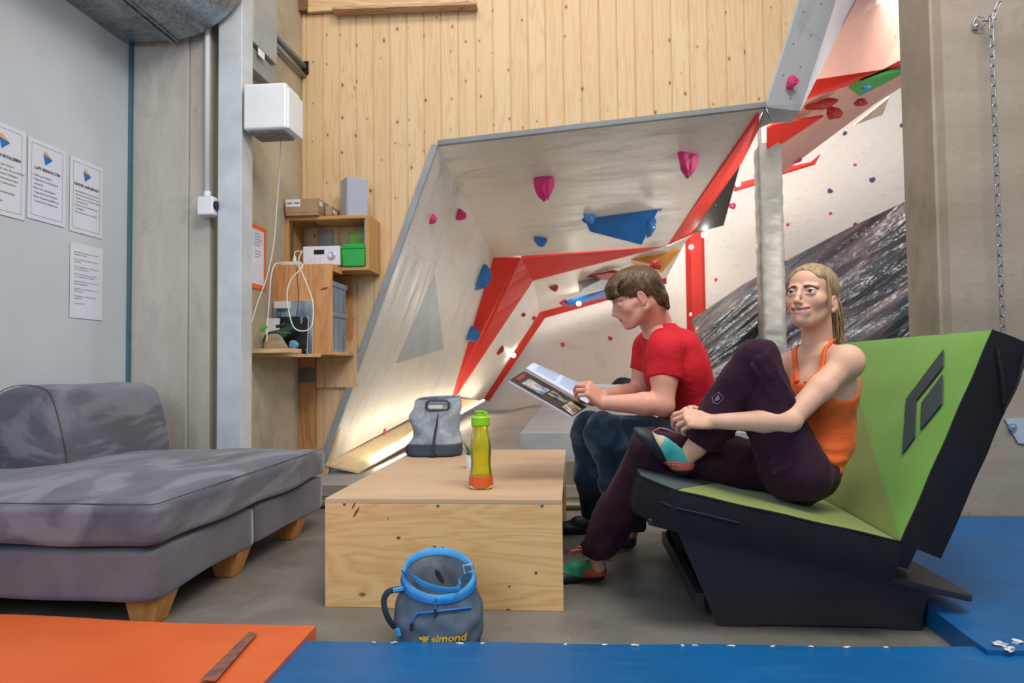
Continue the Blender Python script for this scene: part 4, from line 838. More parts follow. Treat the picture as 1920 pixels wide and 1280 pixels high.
# grey chalk bucket
cb = onz(820, 846, ZT); BX, BY = cb[0] + .016, 3.66
CB = thing('chalk_bucket', 'grey chalky roll top bucket bag with cut out handle standing on the table', 'bag', (BX, BY, ZT))
M_CLOTH = mottled('bucket_cloth', '757F8C', 'A3A7AB', 7, .85, .9, 20, .014, lo=.35, hi=.65, dist=1.5, sheen=.2); M_CLOTHD = mottled('bucket_base', '2E343F', '3C434F', 8, .85, .4, 30, .004)
def bk(a, z, wx, wy, seed=0):
    q = .75; c, s = cos(a), sin(a); w = 1 + .012 * sin(5 * a + 40 * z) + .012 * sin(3 * a - 70 * z + 1)
    return (BX + wx * np.sign(c) * abs(c) ** q * w, BY + wy * np.sign(s) * abs(s) ** q * w, ZT + z)
zs = np.linspace(0, .308, 34); rings = []
for z in zs:
    t = z / .308; wx = .143 - .012 * t + .006 * sin(9 * t) ; wy = .095 * (1 - t) ** .8 + .012
    if t < .02: wx -= .012; wy -= .012
    rings.append([tuple(np.array(bk(2 * pi * k / 56, z, wx, wy)) + (.004 + .004 * t - .016 * max(0, cos(2 * pi * (k - 28) / 56)) ** 3 * sin(11 * t + .6), .028 * t + .010 * sin(2 * pi * k / 56 * 3 + 9 * t) * sin(pi * t), (.012 * sin(2 * pi * (k + 6) / 56) - .014 * max(0, cos(2 * pi * (k - 28) / 56)) ** 6) * t)) for k in range(56)])
lo_i = 7
cloth = MB().loft(rings[lo_i:], cap=False); obj('bag_body', cloth, M_CLOTH, CB, smooth=True).modifiers.new('thick', 'SOLIDIFY').thickness = .003
obj('bag_base', MB().loft(rings[:lo_i + 1], cap=True), M_CLOTHD, CB, smooth=True, label='dark navy base band')
hy = BY - .005 - .02
hc = ony(855, 760, hy); 
def rr_(cx, cz, w, h, r, n=8): return [(cx + sx * (w - r) + r * cos(a), cz + sz * (h - r) + r * sin(a)) for sx, sz, a0 in ((1, 1, 0), (-1, 1, pi / 2), (-1, -1, pi), (1, -1, 1.5 * pi)) for a in [a0 + pi / 2 * k / n for k in range(n + 1)]]
hx_, hz_ = BX + .022, ZT + .268
hl = [(x, BY - .013, z) for x, z in rr_(hx_, hz_, .062, .026, .022)]
obj('handle', MB().tube(hl, .006, 8, closed=True), plain('handle_rubber', '3A434B', .6), CB, label='dark oval handle rim')
obj('handle_opening', MB().prism([(x, BY - .012, z) for x, z in rr_(hx_ - .012, hz_ - .008, .040, .010, .009)], (0, .004, 0)), plain('opening_light', 'DDD8CC', .7), CB)
obj('cord', MB().tube(spline([(BX + .028, BY - .04, ZT + .215), (BX + .022, BY - .066, ZT + .16), (BX + .014, BY - .088, ZT + .1), (BX + .010, BY - .106, ZT + .03)], 20), .0035, 6), plain('cord_dark', '30383F', .8), CB)
obj('cord', MB().tube(spline([(BX + .030, BY - .04, ZT + .225), (BX + .028, BY - .068, ZT + .16), (BX + .022, BY - .09, ZT + .1), (BX + .016, BY - .106, ZT + .03)], 20), .0035, 6), MATS['cord_dark'], CB)
obj('cord_lock', MB().box((BX - .002, BY - .122, ZT + .006), (BX + .028, BY - .106, ZT + .024)), plain('lock_black', '1e2226', .5), CB, bevel=.003)
# plant pot
pp = onz(884, 878, ZT); PX, PY = pp[0], pp[1]
PL = thing('potted_succulent', 'small spiky green succulent in a white pot between chalk bucket and bottle', 'plant', (PX, PY, ZT))
obj('pot', MB().lathe([(.0001, 0), (.022, 0), (.031, .062), (.029, .064), (.027, .058), (.0001, .056)], (PX, PY, ZT), 28), M_WPL, PL, smooth=False)
rn = np.random.RandomState(3); lf = MB()
for i in range(16):
    a = 2 * pi * i / 16 + rn.rand() * .4; l = .05 + .045 * rn.rand(); r0_ = .008; tilt = .25 + .5 * rn.rand()
    p0_ = np.array((PX + r0_ * cos(a), PY + r0_ * sin(a), ZT + .055)); d = np.array((cos(a) * sin(tilt), sin(a) * sin(tilt), cos(tilt)))
    obj('leaf', MB().tube([p0_, p0_ + d * l * .5, p0_ + d * l + (0, 0, .006)], [.0055, .004, .0003], 6, flat=.5), M_LEAF if i else plain('succulent_green', '2F5A45', .5), PL) if i else None
    if i == 0: M_LEAF = plain('succulent_green', '2F5A45', .5)
# bottle
bp = onz(902, 915, ZT); BX2, BY2 = bp[0], bp[1]; sc = BY2 / 1280 / 1.0
BT = thing('water_bottle', 'transparent yellow green drinking bottle with lime cap, partly filled with orange drink, on the table', 'bottle', (BX2, BY2, ZT))
hpx = lambda y: (915 - y) * BY2 / 1280 * 1.0
prof = [(.0001, .0015), (.030, .0), (.038, .004), (.0405, .012), (.040, .03), (.0375, .055), (.0345, .082), (.0345, .105), (.037, .13), (.0385, .15), (.0375, .17), (.034, .19), (.0305, .21), (.029, .218), (.029, .236), (.026, .237)]
k = hpx(795) / .237; prof = [(r * (hpx(795) / .237 * (1.14 - .13 * z / .237)), z * k) for r, z in prof]
M_BOT = newmat('bottle_tritan', 'F2EE5A', .08, spec=.5); _b = M_BOT.node_tree.nodes['Principled BSDF']; _b.inputs['Transmission Weight'].default_value = .85; _b.inputs['IOR'].default_value = 1.25; _b.inputs['Roughness'].default_value = .12
inner = [(max(r - .002, .0001), z + .0025) for r, z in prof[1:]][::-1]
obj('bottle_body', MB().lathe(prof + inner, (BX2, BY2, ZT), 40, cap=False), M_BOT, BT, smooth=True, fix=True)
liq = [(max(r - .0035, .0001), z + .003) for r, z in prof if z < .047 * k]; lr = liq[-1][0]; liq = liq + [(lr - .0005, .046 * k), (.0001, .046 * k)]
M_DRINK = newmat('orange_drink', 'E8622A', .3); M_DRINK.node_tree.nodes['Principled BSDF'].inputs['Subsurface Weight'].default_value = .2
M_DRINK.node_tree.nodes['Principled BSDF'].inputs['Transmission Weight'].default_value = .2
obj('drink', MB().lathe([(r + .0038, z - .001) for r, z in liq[1:-2]] + [(lr + .003, .046 * k), (.0001, .046 * k)], (BX2, BY2, ZT + .001), 40), M_DRINK, BT, smooth=False, label='orange drink in the bottom')
M_CAP = newmat('cap_lime', '8FCC22', .4); M_CAP.node_tree.nodes['Principled BSDF'].inputs['Subsurface Weight'].default_value = .1
z1_ = hpx(796); cr = .034 * k
capm = MB(); nn_ = 48
rr2 = lambda r, rib: [(BX2 + (r + (.0008 if (q % 2 and rib) else 0)) * cos(2 * pi * q / nn_), BY2 + (r + (.0008 if (q % 2 and rib) else 0)) * sin(2 * pi * q / nn_)) for q in range(nn_)]
capm.loft([[(x, y, ZT + z) for x, y in rr2(r, rib)] for r, z, rib in ((cr, z1_ - .002, 1), (cr, z1_ + .026 * k, 1), (cr * .9, z1_ + .031 * k, 0), (cr * .55, z1_ + .033 * k, 0))])
obj('cap', capm, M_CAP, BT, smooth=False); obj('spout_lid', MB().lathe([(cr * .55, z1_ + .033 * k), (cr * .55, z1_ + .046 * k), (cr * .62, z1_ + .047 * k), (cr * .62, z1_ + .051 * k), (.0001, z1_ + .052 * k)], (BX2 - .002, BY2, ZT), 24).box((BX2 + .01, BY2 - .008, ZT + z1_ + .036 * k), (BX2 + cr * .82, BY2 + .008, ZT + z1_ + .048 * k)), M_CAP, BT, bevel=.002)
obj('neck_ring', MB().lathe([(cr * .98, z1_ - .006), (cr * .98, z1_ - .003), (cr * .8, z1_ - .003)], (BX2, BY2, ZT), 32), M_BOT, BT)
for i in range(5):
    for s in (-1, 1):
        z = (.02 + .018 * i) * k; a = -pi / 2 + s * .45 + .05; r = np.interp(z, [p[1] for p in prof[1:]], [p[0] for p in prof[1:]])
        obj('grip_dimple', MB().ico((BX2 + r * cos(a), BY2 + r * sin(a), ZT + z), (.004, .002, .004), 2), M_BOT, BT, smooth=True) if not (s == 1 and i == 0) else None
# blue chalk bag on the floor
GX, GY = ony(822, 1150, 2.13)[0], 2.14
BG = thing('chalk_bag', 'dark grey chalk bucket bag with bright blue rim standing on the floor before the table', 'bag', (GX, GY, 0))
M_BAG = mottled('bag_grey', '4A5866', '5E6B78', 6, .8, .5, 20, .006, lo=.3, hi=.7, dist=1); M_BAGIN = mottled('bag_inside', '6A7178', '9AA0A6', 8, .9, .5, 25, .005); M_BLU = mottled('webbing_blue', '2F8FD0', '4AA3DC', 20, .6, .2, 300, .001); M_BLU2 = plain('zip_blue', '1B6DB8', .6)
zr = lambda a: .225 + .047 * sin(a) - .011 * cos(a)          # rim height: higher at the back
def gring(t, inner=0, dr=0):
    out = []
    for k in range(64):
        a = 2 * pi * k / 64; z = zr(a) * t
        w = .128 + .012 * sin(pi * min(1, t * 1.3)) - .017 * max(0, t - .5) * 2; w = w * (1 - .06 * (t < .03)); wy = w * .80
        wr = .003 * sin(9 * a + 11 * t) * (1 - abs(2 * t - 1)) + .003 * sin(4 * a - 19 * t) * (1 - t)
        out.append((GX + (w + wr - inner + dr) * cos(a), GY + (wy + wr - inner + dr) * sin(a) + .0 * t, z))
    return out
obj('bag_body', MB().loft([gring(t) for t in np.linspace(0, .93, 24)], cap=False).loft([gring(0), [(GX, GY, .001)] * 64], cap=False), M_BAG, BG, smooth=True)
ins = [gring(t, .006) for t in np.linspace(.95, .35, 10)]
bot = [(GX + (p[0] - GX) * .05, GY + (p[1] - GY) * .05, p[2] - .01) for p in ins[-1]]
obj('fleece_lining', MB().loft(ins + [bot], cap=False), M_BAGIN, BG, smooth=True)
rim = MB().loft([gring(.90, -.001), gring(.93, -.003), gring(1.0, -.002), gring(1.005, .002), gring(1.0, .006), gring(.92, .008)], cap=False)
obj('rim_band', rim, M_BLU, BG, smooth=True, label='bright blue rim')
obj('rim_zip', MB().loft([gring(.85, -.002), gring(.87, -.0045), gring(.90, -.002)], cap=False), M_BLU2, BG, smooth=True)
# closure strap across the opening
def gp2(px, py, y): return ony(px, py, y)
sp_ = spline([gp2(755, 1072, 2.12), gp2(775, 1082, 2.06), gp2(795, 1095, 2.04), gp2(825, 1104, 2.035), (gp2(858, 1104, 2.04)), gp2(862, 1085, 2.08), gp2(878, 1074, 2.12), gp2(888, 1062, 2.15)], 40)
obj('strap', MB().tube(sp_, .0115, 6, flat=.2, up=(0, 1, .4)), M_BLU, BG, label='bright blue closure strap')
bl_ = gp2(877, 1066, 2.12); obj('buckle', MB().tube([bl_ + (-.014, 0, .010), bl_ + (.012, 0, .014), bl_ + (.016, 0, -.008), bl_ + (-.010, 0, -.014)], .003, 6, closed=True), varied('buckle_grey', 'A9B2B8', .4), BG, label='pale grey ladder buckle')
obj('slit', MB().prism([ony(816, 1066, 2.17), ony(824, 1072, 2.165), ony(833, 1088, 2.15), ony(831, 1094, 2.148), ony(822, 1088, 2.15), ony(816, 1076, 2.165)], (0, .002, 0)), plain('slit_black', '0a0b0c', .9), BG)
# side handle
hp = spline([gp2(757, 1104, 2.09), gp2(730, 1108, 2.08), gp2(720, 1125, 2.08), gp2(724, 1150, 2.08), gp2(735, 1170, 2.09), gp2(745, 1178, 2.10)], 30)
obj('side_handle', MB().tube(hp, .0095, 8, flat=.35, up=(0, 1, 0)), plain('handle_navy', '2D3744', .75), BG)
obj('handle_tab', MB().tube([gp2(757, 1103, 2.085), gp2(737, 1107, 2.075)], .0075, 6, flat=.4, up=(0, 1, 0)), M_BLU, BG); obj('handle_tab', MB().tube([gp2(744, 1178, 2.06), gp2(748, 1192, 2.06)], .009, 6, flat=.4, up=(0, 1, 0)), M_BLU, BG)
def front(px, py, lift=.003):
    # point on the bag's front surface
    r = ray(px, py); best = None
    for q in np.linspace(1.6, 2.3, 1400):
        p = CC + r * q / r[1]; t = max(0, min(1, p[2] / .2)); w = .128 + .012 * sin(pi * min(1, t * 1.3)) - .017 * max(0, t - .5) * 2
        if ((p[0] - GX) / (w + lift)) ** 2 + ((p[1] - GY) / (w * .8 + lift)) ** 2 < 1: return p
    return CC + r * 2.1 / r[1]
obj('pocket_zip', MB().tube([front(780 + i * 8, 1150 - i * .9) for i in range(14)], .004, 6), M_BLU2, BG)
obj('zip_pull', MB().tube([front(783, 1149, .006), front(776, 1158, .010), front(772, 1168, .008)], .0022, 5), M_BLU2, BG); obj('zip_pull_knot', MB().tube([front(772, 1168, .008), front(770, 1182, .008)], .004, 6), plain('pull_black', '1b1e22', .6), BG)
obj('zip_pull', MB().tube([front(816, 1122, .004), front(817, 1142, .007)], .0022, 5), M_BLU2, BG); obj('zip_pull_knot', MB().tube([front(817, 1142, .007), front(815, 1158, .007)], .004, 6), MATS['pull_black'], BG)
lt = MB(); V_, F_ = text_mesh('simond', 1, bold=.03, shear=.15)
xr = (V_[:, 0].min(), V_[:, 0].max())
def mp(p):
    u = (p[0] - xr[0]) / (xr[1] - xr[0]); px = 808 + 68 * u; py = 1205 - 5.5 * u - p[1] * 19 ; return front(px, py, .0065)
lt.add([mp(p) for p in V_], F_); obj('brand_lettering', lt, plain('print_yellow', 'E8B62A', .6), BG, label='yellow simond lettering')
st = [(785, 1193), (794, 1195), (793, 1191), (799, 1194), (806, 1191), (802, 1197), (805, 1200), (800, 1200), (803, 1205), (796, 1203), (789, 1207), (793, 1200), (787, 1199)]
obj('brand_mark', MB().add([front(x, y, .0068) for x, y in st], [tuple(range(len(st)))]), MATS['print_yellow'], BG, label='yellow star shaped mark')
# brush tips sticking up behind the rim
for i, (px, mat) in enumerate(((814, plain('brush_dark', '3B3F48', .7)), (829, plain('brush_black', '191a1c', .7)), (834, plain('brush_tan', 'B79A84', .6)))):
    a, b = ony(px, 1045, 2.262), ony(px + 1, 1024 + 2 * i, 2.266)
    solo('climbing_brush', MB().tube([(a[0], a[1], .05), a, b, b + (0, 0, .002)], [.006, .006, .0055, .002], 8), mat, ('dark grey brush tip, left of three behind the blue bag rim', 'black brush tip, middle of three behind the blue bag rim', 'tan brush tip, right of three behind the blue bag rim')[i], 'brush', 'brushes in the blue bag', smooth=True)
# ================================================================== SMOOTH BODIES (signed distances -> surface mesh)
def rotm(ax, deg):
    a = radians(deg); return np.array(Matrix.Rotation(a, 3, ax))
def basis(fwd, up):
    """columns: x right-hand side, y forward, z up"""
    f = np.array(fwd, float); f /= np.linalg.norm(f); u = np.array(up, float); u -= f * (u @ f); u /= np.linalg.norm(u)
    return np.stack([np.cross(f, u), f, u], 1)
class SDF:
    def __init__(s, lo, hi, h, org=None, B=None, sc=1.0):
        """grid in world space, or in a local frame (org, B) when given"""
        s.h = h; s.lo = np.array(lo, float); s.hi = np.array(hi, float); s.n = np.ceil((s.hi - s.lo) / h).astype(int) + 1
        s.ax = [(s.lo[i] + h * np.arange(s.n[i])).astype(np.float32) for i in range(3)]
        s.d = np.full(tuple(s.n), 1.0, np.float32); s.org = np.zeros(3) if org is None else np.array(org, float); s.B = np.eye(3) if B is None else B; s.sc = sc
    def loc(s, p): return (np.array(p, float) - s.org) @ s.B / s.sc          # world -> local
    def sub(s, lo, hi):
        a = np.clip(np.floor((np.array(lo) - s.lo) / s.h).astype(int), 0, s.n - 1); b = np.clip(np.ceil((np.array(hi) - s.lo) / s.h).astype(int) + 1, 1, s.n)
        if np.any(b <= a): return None, None
        sl = tuple(slice(int(a[i]), int(b[i])) for i in range(3))
        return sl, np.meshgrid(s.ax[0][sl[0]], s.ax[1][sl[1]], s.ax[2][sl[2]], indexing='ij', sparse=True)
    def mergev(s, sl, v, k, mode='u'):
        d = s.d[sl]
        if mode == 'u':
            if k > 0: hh = np.clip(.5 + .5 * (d - v) / k, 0, 1); r = d * (1 - hh) + v * hh - k * hh * (1 - hh)
            else: r = np.minimum(d, v)
        else:                                                        # subtract v
            v = -v
            if k > 0: hh = np.clip(.5 - .5 * (d - v) / k, 0, 1); r = d * (1 - hh) + v * hh + k * hh * (1 - hh)
            else: r = np.maximum(d, v)
        s.d[sl] = r
    def cone(s, a, b, ra, rb, k=.01, mode='u', local=False):
        if not local: a, b = s.loc(a), s.loc(b)
        a, b = np.array(a, float), np.array(b, float); m = max(ra, rb) + k + .025
        sl, g = s.sub(np.minimum(a, b) - m, np.maximum(a, b) + m)
        if sl is None: return s
        ab = b - a; L2 = ab @ ab + 1e-12; px, py, pz = g[0] - a[0], g[1] - a[1], g[2] - a[2]
        t = np.clip((px * ab[0] + py * ab[1] + pz * ab[2]) / L2, 0, 1)
        dx, dy, dz = px - ab[0] * t, py - ab[1] * t, pz - ab[2] * t
        s.mergev(sl, np.sqrt(dx * dx + dy * dy + dz * dz) - (ra + (rb - ra) * t), k, mode); return s
    def chain(s, pts, rs, k=.01, mode='u', local=False):
        for i in range(len(pts) - 1): s.cone(pts[i], pts[i + 1], rs[i], rs[i + 1], k, mode, local)
        return s
    def ell(s, c, r, k=.01, R=None, mode='u', local=False):
        """R columns = ellipsoid axes (in the same space as c)"""
        if not local: c = s.loc(c); R = s.B.T @ (np.eye(3) if R is None else R)
        elif R is None: R = np.eye(3)
        c = np.array(c, float); r = np.array(r, float) if hasattr(r, '__len__') else np.array([r] * 3, float); m = max(r) + k + .02
        sl, g = s.sub(c - m, c + m)
        if sl is None: return s
        px, py, pz = g[0] - c[0], g[1] - c[1], g[2] - c[2]
        q = [px * R[0, i] + py * R[1, i] + pz * R[2, i] for i in range(3)]
        k0 = np.sqrt(sum((q[i] / r[i]) ** 2 for i in range(3))); k1 = np.sqrt(sum((q[i] / r[i] ** 2) ** 2 for i in range(3))) + 1e-9
        s.mergev(sl, np.where(k0 < .2, k0 * min(r) - min(r), k0 * (k0 - 1) / k1), k, mode); return s
    def cut(s, p, n, k=0.0, local=False, near=None):
        """remove the side the normal points to"""
        if not local: p = s.loc(p); n = np.array(n, float) @ s.B
        n = np.array(n, float); n /= np.linalg.norm(n); sl = (slice(None),) * 3
        if near is not None:
            c, r = near; c = np.array(c, float) if local else s.loc(c); sl, g = s.sub(c - r, c + r)
        else: g = np.meshgrid(*s.ax, indexing='ij', sparse=True)
        v = (g[0] - p[0]) * n[0] + (g[1] - p[1]) * n[1] + (g[2] - p[2]) * n[2]
        s.d[sl] = np.maximum(s.d[sl], v) if k == 0 else -(lambda a, b, h: a * (1 - h) + b * h - k * h * (1 - h))(-s.d[sl], -v, np.clip(.5 + .5 * (-s.d[sl] + v) / k, 0, 1)); return s
    def disp(s, f):
        g = np.meshgrid(*s.ax, indexing='ij', sparse=True); s.d += f(g[0], g[1], g[2]).astype(np.float32); return s
    def blur(s, n=1):
        for _ in range(n):
            for ax in range(3):
                a = np.moveaxis(s.d, ax, 0); a[1:-1] = .25 * a[:-2] + .5 * a[1:-1] + .25 * a[2:]
        return s
    def mesh(s):
        d = s.d; nx, ny, nz = d.shape; ins = d < 0
        c = [d[i:nx - 1 + i, j:ny - 1 + j, k:nz - 1 + k] for i in (0, 1) for j in (0, 1) for k in (0, 1)]
        cnt = sum((q < 0).astype(np.int8) for q in c); act = (cnt > 0) & (cnt < 8); idx = -np.ones(act.shape, np.int32); cells = np.argwhere(act); idx[act] = np.arange(len(cells))
        vals = np.stack([q[act] for q in c], 1); corners = np.array([(i, j, k) for i in (0, 1) for j in (0, 1) for k in (0, 1)], float)
        acc = np.zeros((len(cells), 3)); n = np.zeros(len(cells))
        for e0 in range(8):
            for b in (4, 2, 1):
                if e0 & b: continue
                e1 = e0 | b; v0, v1 = vals[:, e0], vals[:, e1]; m = (v0 < 0) != (v1 < 0); t = np.where(m, v0 / np.where(m, v0 - v1, 1), 0)
                acc += np.where(m[:, None], corners[e0] + (corners[e1] - corners[e0]) * t[:, None], 0); n += m
        V = (cells + acc / n[:, None]) * s.h + s.lo; F = []
        for ax in range(3):
            o = [(0, 1, 2), (1, 2, 0), (2, 0, 1)][ax]; sl0 = [slice(None)] * 3; sl1 = [slice(None)] * 3; sl0[ax] = slice(0, -1); sl1[ax] = slice(1, None)
            a, b = ins[tuple(sl0)], ins[tuple(sl1)]; ch = np.argwhere(a != b)
            u, w = o[1], o[2]; ok = (ch[:, u] > 0) & (ch[:, w] > 0) & (ch[:, u] < d.shape[u] - 1) & (ch[:, w] < d.shape[w] - 1); ch = ch[ok]
            def at(du, dw):
                q = ch.copy(); q[:, u] += du; q[:, w] += dw; return idx[q[:, 0], q[:, 1], q[:, 2]]
            quad = np.stack([at(-1, -1), at(0, -1), at(0, 0), at(-1, 0)], 1); flip = ~a[tuple(ch.T)]
            quad[flip] = quad[flip][:, ::-1]; F.append(quad)
        F = np.concatenate(F); F = F[(F >= 0).all(1)]
        return V @ s.B.T * s.sc + s.org, F
    def val(s, p):
        """distance at world points (nearest grid node)"""
        q = (np.array(p) - s.org) @ s.B; i = np.clip(np.round((q - s.lo) / s.h).astype(int), 0, s.n - 1); return s.d[i[:, 0], i[:, 1], i[:, 2]]
def relax(V, F, it=2, w=.5):
    n = len(V)
    for _ in range(it):
        acc = np.zeros_like(V); c = np.zeros(n)
        for a, b in ((0, 1), (1, 2), (2, 3), (3, 0)):
            for x, y in ((F[:, a], F[:, b]), (F[:, b], F[:, a])):
                for k in range(3): acc[:, k] += np.bincount(x, V[y, k], n)
                c += np.bincount(x, minlength=n)
        V = V * (1 - w) + w * acc / np.maximum(c, 1)[:, None]
    return V
def sobj(name, parts, mat, parent, colf=None, smooth=True, label=None, relaxn=2):
    """parts: list of SDF or (V, F); colf(V) -> vertex colours (linear rgb)"""
    Vs, Fs, o = [], [], 0
    for p in parts:
        V, F = p.mesh() if isinstance(p, SDF) else p
        if relaxn: V = relax(V, F, relaxn)
        Vs.append(V); Fs.append(F + o); o += len(V)
    V = np.concatenate(Vs); F = np.concatenate(Fs); u, inv = np.unique(F, return_inverse=True); V = V[u]; F = inv.reshape(F.shape); L = rootloc(parent); me = bpy.data.meshes.new(name)
    V0 = V; V = V - L if L is not None else V
    me.vertices.add(len(V)); me.vertices.foreach_set('co', V.astype(np.float32).ravel())
    me.loops.add(len(F) * 4); me.loops.foreach_set('vertex_index', F.astype(np.int32).ravel())
    me.polygons.add(len(F)); me.polygons.foreach_set('loop_start', np.arange(len(F), dtype=np.int32) * 4)
    me.polygons.foreach_set('use_smooth', np.ones(len(F), bool)); me.update(calc_edges=True); me.validate()
    if colf is not None:
        c = np.ones((len(V), 4), np.float32); c[:, :3] = colf(V0); at = me.color_attributes.new('Col', 'FLOAT_COLOR', 'POINT'); at.data.foreach_set('color', c.ravel())
    me.materials.append(mat); ob = bpy.data.objects.new(name, me); COL.objects.link(ob)
    if parent is not None: ob.parent = parent
    if label: ob['label'] = label
    return ob
def skin_mat(name, c, rough=.5):
    m = newmat(name, c, rough, spec=.35); t = NT(m); a = t.n('ShaderNodeVertexColor', layer_name='Col')
    n = t.noise(t.co(), 40, 4); col = t.mix(t.ramp(n, [(.35, 0), (.7, .10)]), a.outputs['Color'], s2l('B8603F'), 'MIX'); t.base(col)
    t.b.inputs['Subsurface Weight'].default_value = .12; t.b.inputs['Subsurface Radius'].default_value = (.012, .005, .003); t.b.inputs['Subsurface Scale'].default_value = 1.0
    t.bump(t.noise(t.co(), 500, 2), .05, .001); return m
def hand(S, wrist, dirv, back, palm_len, spread, curls, thumb, sc=1.0, side=1, k=.006, fr=.0078):
    """adds palm, four fingers and a thumb to the field. dirv: wrist -> knuckles, back: normal on the back of the hand,
    side=+1 when the thumb lies on +x of (dirv x back). curls: per finger (mcp, pip, dip) degrees"""
    d = np.array(dirv, float); d /= np.linalg.norm(d); b = np.array(back, float); b -= d * (b @ d); b /= np.linalg.norm(b); x = np.cross(d, b) * side
    w = np.array(wrist, float); L = palm_len * sc
    offs = [.031, .011, -.010, -.029]; lens = [(.042, .025, .020), (.047, .029, .021), (.043, .027, .020), (.034, .020, .018)]; base = [0, .003, 0, -.007]
    kn = []
    for i in range(4):
        q = w + d * (L + base[i] * sc) + x * offs[i] * sc - b * abs(offs[i]) * .12; kn.append(q)
        S.chain([w + x * offs[i] * .55 * sc, q], [.0135 * sc, .0105 * sc], k * 1.6)
    S.ell(w + d * L * .55, (.036 * sc, L * .62, .013 * sc), k * 2, np.stack([x, d, b], 1))
    S.ell(w + d * L * .42 + x * .026 * sc - b * .008 * sc, (.017 * sc, .030 * sc, .015 * sc), k * 2, np.stack([x, d, b], 1))
    tips = []
    for i in range(4):
        p = kn[i]; a = 0; dd = d + x * (spread * (1.5 - i) / 1.5 * .18); dd /= np.linalg.norm(dd); rs = [fr * 1.18 * sc, fr * 1.02 * sc, fr * .93 * sc, fr * .78 * sc]
        if i == 3: rs = [r * .88 for r in rs]
        pts = [p]
        for j in range(3):
            a += curls[i][j]; v = dd * cos(radians(a)) - b * sin(radians(a)); p = p + v * lens[i][j] * sc; pts.append(p)
        for j in range(3): S.cone(pts[j], pts[j + 1], rs[j], rs[j + 1], k * .35)
        tips.append(pts[-1])
    t0 = w + d * L * .22 + x * .020 * sc - b * .006 * sc
    pts = [t0]; v = np.array(thumb[0], float); pts.append(t0 + (x * v[0] + d * v[1] - b * v[2]) / np.linalg.norm(v) * .043 * sc)
    v = np.array(thumb[1], float); pts.append(pts[-1] + (x * v[0] + d * v[1] - b * v[2]) / np.linalg.norm(v) * .033 * sc)
    v = np.array(thumb[2], float); pts.append(pts[-1] + (x * v[0] + d * v[1] - b * v[2]) / np.linalg.norm(v) * .025 * sc)
    S.chain(pts, [.015 * sc, .011 * sc, .0095 * sc, .0078 * sc], k * .7)
    return tips
